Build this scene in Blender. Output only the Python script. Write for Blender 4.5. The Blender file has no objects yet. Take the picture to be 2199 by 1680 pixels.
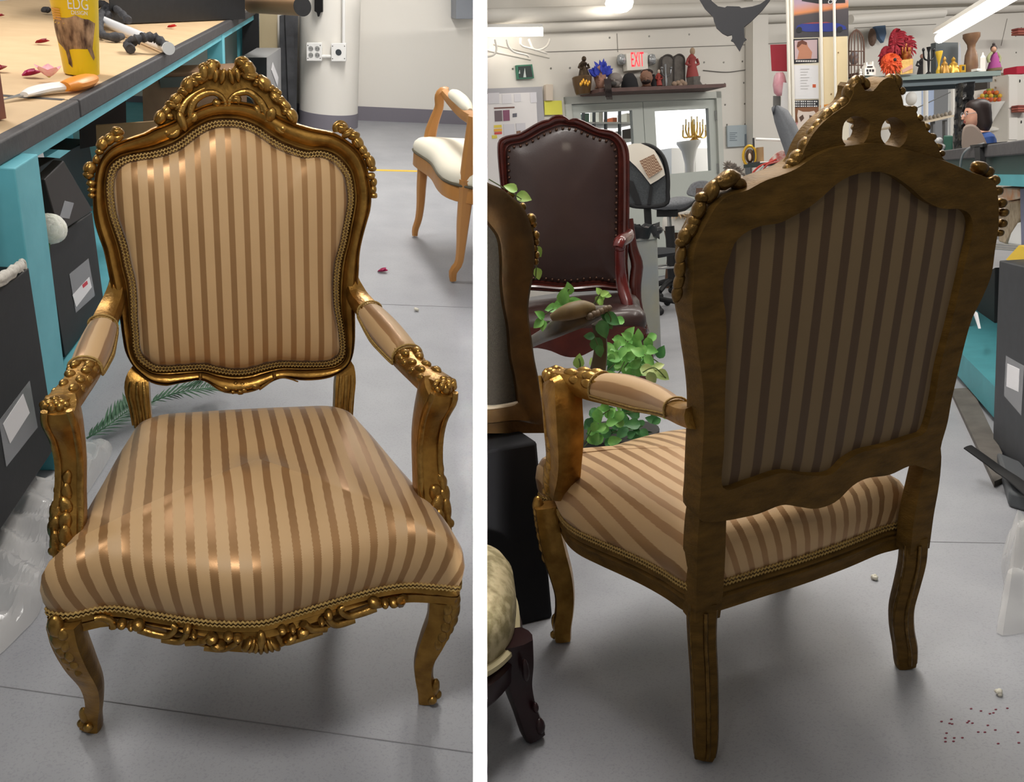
import bpy, bmesh, math, random
import numpy as np
from mathutils import Vector, Matrix
random.seed(7)
scene = bpy.context.scene
COL = scene.collection
PI = math.pi
F = 1900.0            # focal length in pixels of a 2199 x 1680 frame
CX, CY = 1099.5, 840.0

# ---------------------------------------------------------------- frames
class Frame:
    """A room's own coordinate frame (z up, floor at z=0) and the camera in it."""
    def __init__(s, R, C):
        s.R = np.array(R, float); s.C = np.array(C, float); s.T = Matrix.Identity(4)
    def ray(s, px, py):
        d = np.array([(px-CX)/F, (py-CY)/F, 1.0]) @ s.R
        return d
    def plane(s, px, py, p0, n):
        d = s.ray(px, py); n = np.array(n, float); p0 = np.array(p0, float)
        return s.C + d*(((p0-s.C)@n)/(d@n))
    def z(s, px, py, z=0.0): return s.plane(px, py, (0,0,z), (0,0,1))
    def y(s, px, py, y): return s.plane(px, py, (0,y,0), (0,1,0))
    def x(s, px, py, x): return s.plane(px, py, (x,0,0), (1,0,0))
    def d(s, px, py, depth): return s.C + s.ray(px, py)*depth
    def depth(s, p): return float((s.R @ (np.array(p)-s.C))[2])
    def pix(s, p):
        q = s.R @ (np.array(p)-s.C); return (q[0]/q[2]*F+CX, q[1]/q[2]*F+CY)
    def right(s): return s.R[0].copy()
    def up(s): return -s.R[1].copy()
    def fwd(s): return s.R[2].copy()

RL = [[0.943516,-0.314837,0.103224],[-0.047805,-0.437646,-0.897875],[0.32786,0.842225,-0.427977]]
CL = [-0.08492,-1.53175,1.32337]
RR = [[-0.932616,0.348896,-0.092187],[0.158997,0.167946,-0.97289],[-0.323955,-0.92199,-0.212102]]
CR = [0.96099,1.45268,0.99572]
def ortho(R):
    u,_,v = np.linalg.svd(np.array(R)); return u@v
FL = Frame(ortho(RL), CL); FR = Frame(ortho(RR), CR)
M3 = FR.R.T @ FL.R
t3 = FR.C - M3 @ FL.C
FL.T = Matrix([[*M3[0], t3[0]],[*M3[1], t3[1]],[*M3[2], t3[2]],[0,0,0,1]])

cam = bpy.data.cameras.new('camera'); camo = bpy.data.objects.new('camera', cam); COL.objects.link(camo)
cam.sensor_fit = 'HORIZONTAL'; cam.sensor_width = 36.0; cam.lens = F/2199*36.0; cam.clip_start = 0.05; cam.clip_end = 100
r, d_, f_ = FR.R
camo.matrix_world = Matrix([[r[0],-d_[0],-f_[0],FR.C[0]],[r[1],-d_[1],-f_[1],FR.C[1]],[r[2],-d_[2],-f_[2],FR.C[2]],[0,0,0,1]])
scene.camera = camo

# ---------------------------------------------------------------- mesh builder
def V3(p): return np.array(p, float)
def nrm(v):
    v = np.array(v, float); l = np.linalg.norm(v); return v/l if l > 1e-12 else v
class MB:
    def __init__(s): s.v = []; s.f = []; s.attr = None
    def add(s, vs, fs):
        b = len(s.v); s.v += [tuple(map(float, p)) for p in vs]; s.f += [tuple(b+i for i in f) for f in fs]; return s
    def hexa(s, P):   # bottom 4 (ccw) then top 4
        return s.add(P, [(3,2,1,0),(4,5,6,7),(0,1,5,4),(1,2,6,5),(2,3,7,6),(3,0,4,7)])
    def obox(s, o, a, b, c):
        o,a,b,c = map(V3,(o,a,b,c)); return s.hexa([o,o+a,o+a+b,o+b,o+c,o+a+c,o+a+b+c,o+b+c])
    def box(s, c, size, rz=0.0):
        c = V3(c); ca, sa = math.cos(rz), math.sin(rz)
        a = V3((ca,sa,0))*size[0]; b = V3((-sa,ca,0))*size[1]; u = V3((0,0,size[2]))
        return s.obox(c-a/2-b/2, a, b, u)         # c = centre of the underside
    def prism(s, poly, off, off0=(0,0,0)):
        poly = [V3(p) for p in poly]; off = V3(off); off0 = V3(off0); n = len(poly)
        vs = [p+off0 for p in poly]+[p+off for p in poly]
        return s.add(vs, [tuple(range(n-1,-1,-1)), tuple(range(n,2*n))]+[(i,(i+1)%n,n+(i+1)%n,n+i) for i in range(n)])
    def loft(s, rings, closed=True, cap=True, loop=False):
        m = len(rings[0]); vs = [p for r_ in rings for p in r_]; fs = []; k = len(rings)
        for i in range(k if loop else k-1):
            i2 = (i+1) % k
            for j in range(m if closed else m-1):
                j2 = (j+1) % m
                fs.append((i*m+j, i*m+j2, i2*m+j2, i2*m+j))
        if cap and closed and not loop:
            fs.append(tuple(range(m-1,-1,-1))); fs.append(tuple((k-1)*m+j for j in range(m)))
        return s.add(vs, fs)
    def grid(s, rows): return s.loft(rows, closed=False, cap=False)
    def tube(s, path, rad, n=8, closed=False, flat=None, sq=0.0, up=None, ups=None):
        """rad: number or list; flat: (a,b) factors across; sq: squareness of the section"""
        P = [V3(p) for p in path]; k = len(P)
        if not hasattr(rad, '__len__'): rad = [rad]*k
        T = []
        for i in range(k):
            a = P[(i-1) % k] if closed or i > 0 else P[i]; b = P[(i+1) % k] if closed or i < k-1 else P[i]
            T.append(nrm(b-a))
        ref = V3(up) if up is not None else (V3((0,0,1)) if abs(T[0][2]) < .9 else V3((1,0,0)))
        N = nrm(ref - T[0]*(ref@T[0])); rings = []
        for i in range(k):
            if ups is not None: N = V3(ups)
            elif up is not None: N = V3(up)
            N = nrm(N - T[i]*(N@T[i])); B = np.cross(T[i], N); ring = []
            fa, fb = flat if flat else (1,1)
            for j in range(n):
                a = 2*PI*(j+.5)/n; ca, sa = math.cos(a), math.sin(a)
                if sq: 
                    q = 1/max(abs(ca),abs(sa)); q = 1+(q-1)*sq; ca*=q; sa*=q
                ring.append(P[i]+(N*ca*fa+B*sa*fb)*rad[i])
            rings.append(ring)
        return s.loft(rings, loop=closed)
    def lathe(s, prof, base, axis=(0,0,1), n=20, ref=None):
        ax = nrm(axis); rf = V3(ref) if ref is not None else (V3((1,0,0)) if abs(ax[0]) < .8 else V3((0,1,0)))
        a = nrm(rf-ax*(rf@ax)); b = np.cross(ax,a); base = V3(base); rings = []
        for (rr, h) in prof:
            rings.append([base+ax*h+(a*math.cos(2*PI*j/n)+b*math.sin(2*PI*j/n))*max(rr,1e-4) for j in range(n)])
        return s.loft(rings)
    def cyl(s, a, b, r1, n=16, r2=None):
        a,b = V3(a),V3(b); L = np.linalg.norm(b-a); return s.lathe([(r1,0),(r2 if r2 is not None else r1,L)], a, b-a, n)
    def blob(s, c, A, B, Cc, nu=10, nv=6):
        c,A,B,Cc = map(V3,(c,A,B,Cc)); rings = []
        for i in range(nv+1):
            th = PI*i/nv; st = max(math.sin(th),.02)
            rings.append([c+Cc*math.cos(th)+(A*math.cos(2*PI*j/nu)+B*math.sin(2*PI*j/nu))*st for j in range(nu)])
        return s.loft(rings)
    def lobe(s, c, A, B, Cc, k=5, amp=.22, ph=0.0, nu=20, nv=7):
        """a carved boss: an ellipsoid whose rim swells into k lobes"""
        c,A,B,Cc = map(V3,(c,A,B,Cc)); rings = []
        for i in range(nv+1):
            th = PI*i/nv; st = max(math.sin(th),.02); ring = []
            for j in range(nu):
                a = 2*PI*j/nu; q = 1+amp*math.cos(k*a+ph)*st
                ring.append(c+Cc*math.cos(th)*(1-.25*amp*(1+math.cos(k*a+ph)))+(A*math.cos(a)+B*math.sin(a))*st*q)
            rings.append(ring)
        return s.loft(rings)
    def ball(s, c, r, nu=10, nv=6): return s.blob(c,(r,0,0),(0,r,0),(0,0,r),nu,nv)
    def leaf(s, base, dirv, nor, L, W, curl=.25, fold=.15, m=5):
        base = V3(base); dv = nrm(dirv); nor = nrm(V3(nor)-dv*(V3(nor)@dv)); sd = np.cross(dv,nor); rows = []
        for i in range(m+1):
            t = i/m; w = W*.5*math.sin(PI*min(1,(t*.97+.02)**.72))**.85; c = base+dv*L*t-nor*curl*L*t*t
            rows.append([c-sd*w+nor*w*fold*2, c-sd*w*.5+nor*w*fold*.6, c, c+sd*w*.5+nor*w*fold*.6, c+sd*w+nor*w*fold*2])
        return s.grid(rows)

def cr(pts, n, closed=True):
    """Catmull-Rom resample at even arc length"""
    P = np.array(pts, float); k = len(P); out = []
    segs = k if closed else k-1
    for i in range(segs):
        p0,p1,p2,p3 = (P[(i-1)%k],P[i],P[(i+1)%k],P[(i+2)%k]) if closed else (P[max(i-1,0)],P[i],P[i+1],P[min(i+2,k-1)])
        for t in np.linspace(0,1,9)[:-1]:
            out.append(.5*((2*p1)+(-p0+p2)*t+(2*p0-5*p1+4*p2-p3)*t*t+(-p0+3*p1-3*p2+p3)*t**3))
    if closed: out.append(P[0])
    else: out.append(P[-1])
    out = np.array(out); L = np.concatenate([[0],np.cumsum(np.linalg.norm(np.diff(out,axis=0),axis=1))])
    s = np.linspace(0,L[-1],n+1)[:-1] if closed else np.linspace(0,L[-1],n)
    return np.stack([np.interp(s,L,out[:,i]) for i in range(out.shape[1])],1)

# ---------------------------------------------------------------- objects
BASE = {}
def mesh_obj(name, mb, mat, base, bevel=0.0, smooth=True, sub=0, angle=40, clip=None):
    me = bpy.data.meshes.new(name)
    b = V3(base)
    me.from_pydata([tuple(V3(p)-b) for p in mb.v], [], mb.f)
    if mb.attr is not None:
        at_ = me.attributes.new('stripe','FLOAT','POINT'); at_.data.foreach_set('value',[float(x) for x in mb.attr])
    bm = bmesh.new(); bm.from_mesh(me)
    if clip is not None:
        for co, no in clip:
            g = bmesh.ops.bisect_plane(bm, geom=bm.verts[:]+bm.edges[:]+bm.faces[:], plane_co=tuple(V3(co)-b), plane_no=tuple(no), clear_outer=True, dist=1e-5)
            ed = [e for e in g['geom_cut'] if isinstance(e, bmesh.types.BMEdge)]
            if ed:
                try: bmesh.ops.holes_fill(bm, edges=ed)
                except Exception: pass
    bmesh.ops.remove_doubles(bm, verts=bm.verts[:], dist=1e-6)
    bmesh.ops.recalc_face_normals(bm, faces=bm.faces[:]); bm.to_mesh(me); bm.free()
    if smooth:
        me.polygons.foreach_set('use_smooth', [True]*len(me.polygons))
        try: me.set_sharp_from_angle(angle=math.radians(angle))
        except Exception: pass
    for m in (mat if isinstance(mat,(list,tuple)) else [mat]): me.materials.append(m)
    o = bpy.data.objects.new(name, me); COL.objects.link(o)
    if bevel:
        md = o.modifiers.new('bevel','BEVEL'); md.width = bevel; md.segments = 2; md.limit_method = 'ANGLE'; md.angle_limit = math.radians(35)
    if sub:
        md = o.modifiers.new('sub','SUBSURF'); md.levels = sub; md.render_levels = sub
    return o
def tag(o, label=None, cat=None, group=None, kind=None):
    if label: o['label'] = label
    if cat: o['category'] = cat
    if group: o['group'] = group
    if kind: o['kind'] = kind
    return o
def thing(fr, name, label, cat, base, group=None, rz=0.0):
    o = bpy.data.objects.new(name, None); COL.objects.link(o); o.empty_display_size = .1
    o.matrix_world = fr.T @ Matrix.Translation(Vector(tuple(map(float,base))))
    BASE[o.name] = V3(base); return tag(o, label, cat, group)
def part(name, mb, mat, parent, label=None, kind=None, **kw):
    b = BASE[parent.name]; o = mesh_obj(name, mb, mat, b, **kw); o.parent = parent; BASE[o.name] = b
    return tag(o, label, None, None, kind)
def solo(fr, name, mb, mat, label, cat, group=None, kind=None, base=None, **kw):
    P = np.array(mb.v)
    if base is None: base = ((P[:,0].min()+P[:,0].max())/2,(P[:,1].min()+P[:,1].max())/2,P[:,2].min())
    o = mesh_obj(name, mb, mat, base, **kw); BASE[o.name] = V3(base)
    o.matrix_world = fr.T @ Matrix.Translation(Vector(tuple(map(float,base))))
    return tag(o, label, cat, group, kind)
def struct(fr, name, mb, mat, label=None, **kw):
    return solo(fr, name, mb, mat, label, None, None, 'structure', **kw)

# ---------------------------------------------------------------- materials
def lin(c):
    if isinstance(c, str): c = tuple(int(c[i:i+2],16) for i in (0,2,4))
    if max(c) > 1.001: c = tuple(x/255 for x in c)
    return tuple((x/12.92 if x <= .04045 else ((x+.055)/1.055)**2.4) for x in c)+(1.0,)
MATS = {}
class NT:
    def __init__(s, m): s.t = m.node_tree; s.n = s.t.nodes; s.l = s.t.links
    def new(s, ty, **kw):
        nd = s.n.new(ty)
        for k,v in kw.items():
            if k.startswith('i_'): nd.inputs[k[2:].replace('_',' ')].default_value = v
            else: setattr(nd,k,v)
        return nd
    def link(s, a, b): s.l.new(a, b)
def mat(name, col, rough=.6, metal=0.0, col2=None, nscale=20, namt=.5, bump=0.0, bscale=80, stretch=None, spec=.5, sheen=0, coat=0, trans=0, alpha=1, emit=None, estr=0, sss=0, ior=1.45):
    if name in MATS: return MATS[name]
    m = bpy.data.materials.new(name); m.use_nodes = True; nt = NT(m); b = nt.n['Principled BSDF']
    b.inputs['Base Color'].default_value = lin(col); b.inputs['Roughness'].default_value = rough; b.inputs['Metallic'].default_value = metal
    b.inputs['Specular IOR Level'].default_value = spec; b.inputs['IOR'].default_value = ior
    if sheen: b.inputs['Sheen Weight'].default_value = sheen
    if coat: b.inputs['Coat Weight'].default_value = coat; b.inputs['Coat Roughness'].default_value = .08
    if trans: b.inputs['Transmission Weight'].default_value = trans
    if alpha < 1: b.inputs['Alpha'].default_value = alpha
    if sss: b.inputs['Subsurface Weight'].default_value = sss; b.inputs['Subsurface Scale'].default_value = .02
    if emit: b.inputs['Emission Color'].default_value = lin(emit); b.inputs['Emission Strength'].default_value = estr
    tc = nt.new('ShaderNodeTexCoord'); src = tc.outputs['Object']
    if stretch:
        mp = nt.new('ShaderNodeMapping'); mp.inputs['Scale'].default_value = stretch; nt.link(src, mp.inputs['Vector']); src = mp.outputs['Vector']
    if col2:
        no = nt.new('ShaderNodeTexNoise'); no.inputs['Scale'].default_value = nscale; no.inputs['Detail'].default_value = 4; nt.link(src, no.inputs['Vector'])
        rp = nt.new('ShaderNodeValToRGB'); rp.color_ramp.elements[0].position = .5-namt*.4; rp.color_ramp.elements[1].position = .5+namt*.4
        rp.color_ramp.elements[0].color = lin(col); rp.color_ramp.elements[1].color = lin(col2)
        nt.link(no.outputs['Fac'], rp.inputs['Fac']); nt.link(rp.outputs['Color'], b.inputs['Base Color'])
    if bump:
        nb = nt.new('ShaderNodeTexNoise'); nb.inputs['Scale'].default_value = bscale; nb.inputs['Detail'].default_value = 3; nt.link(src, nb.inputs['Vector'])
        bp = nt.new('ShaderNodeBump'); bp.inputs['Strength'].default_value = bump; bp.inputs['Distance'].default_value = .002
        nt.link(nb.outputs['Fac'], bp.inputs['Height']); nt.link(bp.outputs['Normal'], b.inputs['Normal'])
    MATS[name] = m; return m
def stripe_mat(name, ca, cb, period, frac, off=0.0, ra=.55, rb=.34, mb_=.25, rev=False):
    m = bpy.data.materials.new(name); m.use_nodes = True; nt = NT(m); b = nt.n['Principled BSDF']
    tc = nt.new('ShaderNodeTexCoord'); sp = nt.new('ShaderNodeSeparateXYZ'); nt.link(tc.outputs['Object'], sp.inputs[0])
    an = nt.new('ShaderNodeAttribute'); an.attribute_name = 'stripe'
    def mth(op, a, v=None):
        n = nt.new('ShaderNodeMath', operation=op); nt.link(a, n.inputs[0])
        if v is not None: n.inputs[1].default_value = v
        return n.outputs[0]
    # fine weave wobble on the stripe edge
    ed = mth('MULTIPLY', mth('SINE', mth('MULTIPLY', sp.outputs['Z'], 2200)), .00035)
    ad = nt.new('ShaderNodeMath', operation='ADD'); nt.link(an.outputs['Fac'], ad.inputs[0]); nt.link(ed, ad.inputs[1])
    fr_ = mth('FRACT', mth('ADD', mth('DIVIDE', ad.outputs[0], period), off+40))
    mr = nt.new('ShaderNodeMapRange'); mr.interpolation_type = 'SMOOTHSTEP'
    tri = mth('ABSOLUTE', mth('SUBTRACT', fr_, .5))      # 0 mid .. .5
    nt.link(tri, mr.inputs['Value']); mr.inputs['From Min'].default_value = frac/2-.02; mr.inputs['From Max'].default_value = frac/2+.02
    mr.inputs['To Min'].default_value = 1; mr.inputs['To Max'].default_value = 0
    mix = nt.new('ShaderNodeMix', data_type='RGBA'); nt.link(mr.outputs[0], mix.inputs['Factor'])
    mix.inputs['A'].default_value = lin(ca); mix.inputs['B'].default_value = lin(cb)
    nt.link(mix.outputs['Result'], b.inputs['Base Color'])
    for key,va,vb in (('Roughness',ra,rb),('Metallic',0,mb_)):
        r2 = nt.new('ShaderNodeMapRange'); nt.link(mr.outputs[0], r2.inputs['Value']); r2.inputs['To Min'].default_value = va; r2.inputs['To Max'].default_value = vb
        nt.link(r2.outputs[0], b.inputs[key])
    b.inputs['Sheen Weight'].default_value = .25; b.inputs['Sheen Roughness'].default_value = .4
    nb = nt.new('ShaderNodeTexNoise'); nb.inputs['Scale'].default_value = 900; nt.link(tc.outputs['Object'], nb.inputs['Vector'])
    bp = nt.new('ShaderNodeBump'); bp.inputs['Strength'].default_value = .15; bp.inputs['Distance'].default_value = .0006
    nt.link(nb.outputs['Fac'], bp.inputs['Height']); nt.link(bp.outputs['Normal'], b.inputs['Normal'])
    MATS[name] = m; return m
# ---------------------------------------------------------------- gilt armchair
GOLD = mat('antique_gold_leaf','b98d45',.33,.85,'6b4a1c',30,.8,.35,140)
GOLDHI = mat('worn_bright_gold','bd9550',.3,.88,'6d4d20',70,.9,.4,240)
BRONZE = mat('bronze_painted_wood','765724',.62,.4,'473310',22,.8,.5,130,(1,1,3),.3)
STRIPE = stripe_mat('striped_satin','b8966a','9a744a',.0292,.40,0.1,rb=.36,mb_=.45)
GIMP = mat('gold_braid','b59757',.6,.15,'80622f',150,.7,.5,400)

def plane_axes(y0, z0, slope):
    V = nrm((0,slope,1)); return V3((0,y0,z0)), V3((1,0,0)), V, np.cross((1,0,0),V)     # origin, u, v, forward normal

def ray_out(poly, c, a):
    """distance from c along angle a to the farthest crossing with the polygon"""
    d = np.array([math.cos(a),math.sin(a)]); best = 0
    for i in range(len(poly)):
        p,q = poly[i],poly[(i+1)%len(poly)]; e = q-p; den = d[0]*e[1]-d[1]*e[0]
        if abs(den) < 1e-12: continue
        w = p-c; t = (w[0]*e[1]-w[1]*e[0])/den; s = (w[0]*d[1]-w[1]*d[0])/den
        if t > 0 and -1e-9 <= s <= 1+1e-9: best = max(best,t)
    return best
def zigzag(pts, nor, amp, rad, mb, n):
    P = cr(pts, n, True); k = len(P)
    for ph in (0,1):
        Q = []
        for i in range(k):
            t = nrm(P[(i+1)%k]-P[i-1]); sd = np.cross(t, nor)
            Q.append(P[i]+sd*amp*(1 if (i+ph)%2 else -1)*.55+sd*(amp*1.0 if ph else -amp*1.0)+V3(nor)*.001*((i+ph)%2))
        mb.tube(Q, rad, 5, closed=True)
def zig_open(pts, nors, amp, rad, mb, n):
    P = cr(pts, n, False); N = cr(nors, n, False); k = len(P)
    for ph in (0,1):
        Q = []
        for i in range(k):
            t = nrm(P[min(i+1,k-1)]-P[max(i-1,0)]); sd = nrm(np.cross(t, N[i]))
            Q.append(P[i]+sd*amp*(1 if (i+ph)%2 else -1)*.5+sd*(amp if ph else -amp))
        mb.tube(Q, rad, 5)

def armchair(fr, name, label, K, group=None):
    t = thing(fr, name, label, 'chair', (0,0,0), group)
    front = K['face'] == 'front'
    O0,U,V,Nf = plane_axes(K['by'],K['bz'],K['slope'])
    face_off = 0.0 if front else 0.045                       # traced face: front of the frame, or its back
    O0f = O0 + (Nf*face_off if not front else 0)               # origin of the front face
    Orear = O0f - Nf*.045
    tro = O0f if front else Orear
    def uv(px, py, off=0.0):
        p = fr.plane(px, py, tro+Nf*off, Nf)-tro
        return np.array([p@U, p@V])
    def at(uvp, h=0.0): return O0f+U*uvp[0]+V*uvp[1]+Nf*h
    fp = lambda px,py,h=0.0: fr.plane(px,py,O0f+Nf*h,Nf)        # a pixel on the front face, raised by h
    I = np.array([uv(*p) for p in K['I']]); O = np.array([uv(*p) for p in K['O']])
    I = cr(I,240); O = cr(O,400)
    c = np.array([(I[:,0].min()+I[:,0].max())/2, I[:,1].min()*.5+I[:,1].max()*.5])
    N = 200; angs = [2*PI*k/N for k in range(N)]
    ri = [ray_out(I,c,a) for a in angs]; ro = [ray_out(O,c,a) for a in angs]
    D = [np.array([math.cos(a),math.sin(a)]) for a in angs]
    ri = np.array(ri); ro = np.maximum(np.array(ro), ri+.008)
    # moulded frame: profile from the opening to the outer edge, then round the back
    prof = [(0,-.045),(0,-.012),(.02,-.004),(.07,.003),(.13,.004),(.18,-.001),(.24,-.003),(.32,.004),(.48,.011),(.66,.012),(.78,.007),(.82,.002),(.86,.006),(.92,.009),(.97,.006),(1,-.004),(1.0,-.04),(.985,-.045)]
    rings = []
    for tt,h in prof:
        rings.append([at(c+D[k]*(ri[k]+(ro[k]-ri[k])*tt), h) for k in range(N)])
    mb = MB(); mb.loft(rings, loop=True)
    bf = part('back_frame', mb, K['framemat'], t, angle=50)
    # crest plate with two pierced openings
    CO = [uv(*p) for p in K['crest']]
    mb = MB(); hs = [[uv(*p) for p in h] for h in K['holes']]
    bm = bmesh.new(); eds = []
    th0,th1 = (-.038,-.004)
    def ringv(poly, n):
        P = cr(np.array(poly),n); vs = [bm.verts.new(tuple(at(p,0))) for p in P]
        return vs, [bm.edges.new((vs[i],vs[(i+1)%len(vs)])) for i in range(len(vs))]
    for poly,n in [(CO,110)]+[(h,28) for h in hs]:
        eds += ringv(poly,n)[1]
    bmesh.ops.triangle_fill(bm, use_beauty=True, use_dissolve=False, edges=eds)
    bm.normal_update(); bm.verts.index_update(); bm.faces.ensure_lookup_table()
    # drop faces in the holes
    def inside(poly,p):
        r_ = False; n = len(poly)
        for i in range(n):
            a,b = poly[i],poly[i-1]
            if (a[1] > p[1]) != (b[1] > p[1]) and p[0] < (b[0]-a[0])*(p[1]-a[1])/(b[1]-a[1])+a[0]: r_ = not r_
        return r_
    hd = [cr(np.array(h),28) for h in hs]; kill = []
    for f in bm.faces:
        q = V3(f.calc_center_median())-O0f; q2 = np.array([q@U,q@V])
        if any(inside(h,q2) for h in hd): kill.append(f)
    bmesh.ops.delete(bm, geom=kill, context='FACES')
    bm.verts.index_update(); vs = [V3(v.co) for v in bm.verts]; fs = [[v.index for v in f.verts] for f in bm.faces]
    be = [(e.verts[0].index,e.verts[1].index) for e in bm.edges if len(e.link_faces) == 1]; bm.free(); n = len(vs)
    mb = MB(); mb.add([v+Nf*th1 for v in vs]+[v+Nf*th0 for v in vs], fs+[[n+i for i in reversed(f)] for f in fs]+[(a,b,n+b,n+a) for a,b in be])
    part('crest', mb, K['framemat'], t, angle=35)
    # carved scrolls, leaves and flowers lying on the front
    hc_ = .004 if front else -.026
    def carve(items, mb, sc=1.0):
        for it in items:
            k = it[0]
            if k == 'b':       # blob x,y,r,(elong, ang)
                _,x,y,r_ = it[:4]; el = it[4] if len(it) > 4 else 1.0; an = math.radians(it[5]) if len(it) > 5 else 0
                p = fp(x,y,hc_); mpp = fr.depth(p)/F; a = r_*mpp; ax = U*math.cos(an)*(-1 if not front else 1)+V*math.sin(an); bx = np.cross(Nf,ax)
                kk_ = 2+int(x+y)%3; mb.lobe(p, ax*a*el*1.12, bx*a*.95, Nf*min(a*1.15,.017)*sc, kk_, .08, x*.7)
                if r_ > 9: mb.lobe(p+Nf*min(a*.45,.007)+bx*a*.45, ax*a*el*.8, bx*a*.42, Nf*min(a*.8,.012)*sc, 2, .1, y*.5)
            elif k == 't':     # tube pts, r0, r1
                _,pts,r0,r1 = it; q = cr([fp(x,y,.004) for x,y in pts],max(10,len(pts)*5),False); mpp = fr.depth(q[0])/F
                rr = [ (r0+(r1-r0)*i/(len(q)-1))*mpp*(.55+.45*math.sin(PI*min(1,.12+i/(len(q)-1)))) for i in range(len(q))]
                mb.tube(q, rr, 8, up=Nf)
            elif k == 'l':     # leaf from x,y to x2,y2, width px
                _,x,y,x2,y2,w = it; p = fp(x,y,.002); q = fp(x2,y2,.010); mpp = fr.depth(p)/F
                L = np.linalg.norm(q-p); d = nrm(q-p); sd = np.cross(d,Nf)
                mid = (p+q)/2+Nf*.006
                mb.blob(mid, d*L*.55, sd*w*.5*mpp, Nf*.009, 10, 6)
    for key,nm in (('carvecrest','crest_carved_trim'),('carveside','shoulder_carved_trim'),('carverail','rail_carved_trim')):
        for grp in K[key]:
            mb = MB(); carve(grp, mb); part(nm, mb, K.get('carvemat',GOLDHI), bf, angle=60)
    if K.get('holecover'):
        mb = MB()
        for x,y,r_ in K['holecover']: p = fp(x,y,.012); mpp = fr.depth(p)/F; mb.lobe(p,U*r_*mpp,V*r_*mpp,Nf*.012,4,.2,x)
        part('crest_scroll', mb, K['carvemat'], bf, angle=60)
    # upholstery: domed front pad, flat rear panel, braid
    g = .014
    UI = [c+D[k]*(ri[k]-g) for k in range(N)]
    mb = MB(); rg = []
    for s_,h in ((1.0,-.012),(.995,.0),(.975,.010),(.94,.018),(.88,.024),(.78,.030),(.6,.035),(.4,.038),(.2,.040),(.02,.041)):
        rg.append([at(c+(p-c)*s_, h) for p in UI])
    mb.loft(rg[::-1]); mb.attr = [p[0] for p in mb.v]; part('back_cushion', mb, STRIPE, t, angle=80)
    mb = MB(); rg = []
    for s_,h in ((1.02,-.02),(1.02,-.030),(.9,-.034),(.5,-.036),(.02,-.037)): rg.append([at(c+D[k]*ri[k]*s_, h) for k in range(N)])
    mb.loft(rg[::-1]); mb.attr = [p[0] for p in mb.v]; part('back_panel', mb, K['rearmat'], t, angle=80)
    mb = MB(); zigzag([at(c+D[k]*(ri[k]-.008),.004) for k in range(0,N,2)], Nf, .0032, .0021, mb, 520)
    part('back_braid', mb, GIMP, t, angle=80)
    # stiles below the back, rear legs
    for S in K['stiles']:
        mb = MB(); pts = [fr.y(x,y,yy) for x,y,yy,w in S]; rr = [w*.5*fr.depth(p)/F for p,(x,y,yy,w) in zip(pts,S)]
        q = cr(np.column_stack([pts,rr]),14,False); mb.tube(q[:,:3], q[:,3], 12, flat=(1,.8), sq=.75, up=(1,0,0))
        so = part('stile', mb, K['framemat'], t, angle=40)
        if front:
            mb = MB()
            for kx in (-.55,0,.55): mb.tube([q[i,:3]+V3((kx,-.86,0))*q[i,3] for i in range(3,14)], .0042, 6)
            part('fluted_trim', mb, GOLDHI, so, angle=60)
    for kind,L in K['legs']:
        foot = L[-1]; fp3 = fr.z(foot[0],foot[1],K.get('footz',0.0)); ytop = L[0][2]; n_ = len(L); pts = []
        for i,l in enumerate(L):
            s_ = i/(n_-1); ss = s_*s_*(3-2*s_)
            pts.append(fr.y(l[0],l[1],ytop+(fp3[1]-ytop)*ss))
        rr = [l[3]*.5*fr.depth(p)/F*.93 for p,l in zip(pts,L)]
        q = cr(np.column_stack([pts,rr]),26,False); q[:,2] = np.maximum(q[:,2],.006)
        mb = MB(); upv = fr.right(); mb.tube(q[:,:3], q[:,3], 12, sq=.45, up=nrm(upv-V3((0,0,1))*upv[2]), flat=(1,.9))
        lg = part('leg', mb, K['framemat'] if kind == 'rear' else GOLD, t, angle=40)
        if kind == 'rear' and not front:
            mb = MB(); fo = -fr.fwd(); fo = nrm(fo-V3((0,0,1))*fo[2]); ri_ = np.cross((0,0,1),fo)
            for kx,kf in ((-.82,.55),(.1,1.0),(.82,.55)): mb.tube([q[i,:3]+ri_*kx*q[i,3]+fo*kf*q[i,3]*.92 for i in range(1,25)], .0042, 6)
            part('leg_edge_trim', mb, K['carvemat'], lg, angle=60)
        if kind == 'front':    # carved knee and scroll foot
            mb = MB(); fwd = -fr.fwd(); fwd = nrm(fwd-V3((0,0,1))*fwd[2]); k2 = q
            for i,sc in ((1,.55),(3,.6),(5,.5),(7,.42),(9,.3)):
                p = q[i,:3]; r_ = q[i,3]; out = nrm(V3((np.sign(p[0]),-1,0)))
                mb.lobe(p+out*r_*.72+V3((0,0,.01)), np.cross(out,(0,0,1))*r_*sc, V3((0,0,1))*r_*sc*1.5, out*r_*.5, 3, .12, i)
                for sx in (-1,1): mb.lobe(p+out*r_*.6+np.cross(out,(0,0,1))*r_*.5*sx, np.cross(out,(0,0,1))*r_*.28, V3((0,0,1))*r_*.55, out*r_*.4, 2, .12, i+sx)
            part('knee_carved_trim', mb, GOLDHI, lg, angle=60); mb = MB()
            p = q[-2,:3]; r_ = q[-2,3]; out = nrm(V3((np.sign(p[0]),-1,0)))
            for sx in (-1,1): mb.ball(p+out*r_*.8+np.cross(out,(0,0,1))*r_*.45*sx+V3((0,0,.006)), r_*.5)
            mb.blob(p+out*r_*.75+V3((0,0,r_*1.6)), np.cross(out,(0,0,1))*r_*.6, out*r_*.45, V3((0,0,1))*r_*1.1)
            part('foot_scroll', mb, GOLDHI, lg, angle=60)
    # seat
    gz = K['gz']
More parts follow.
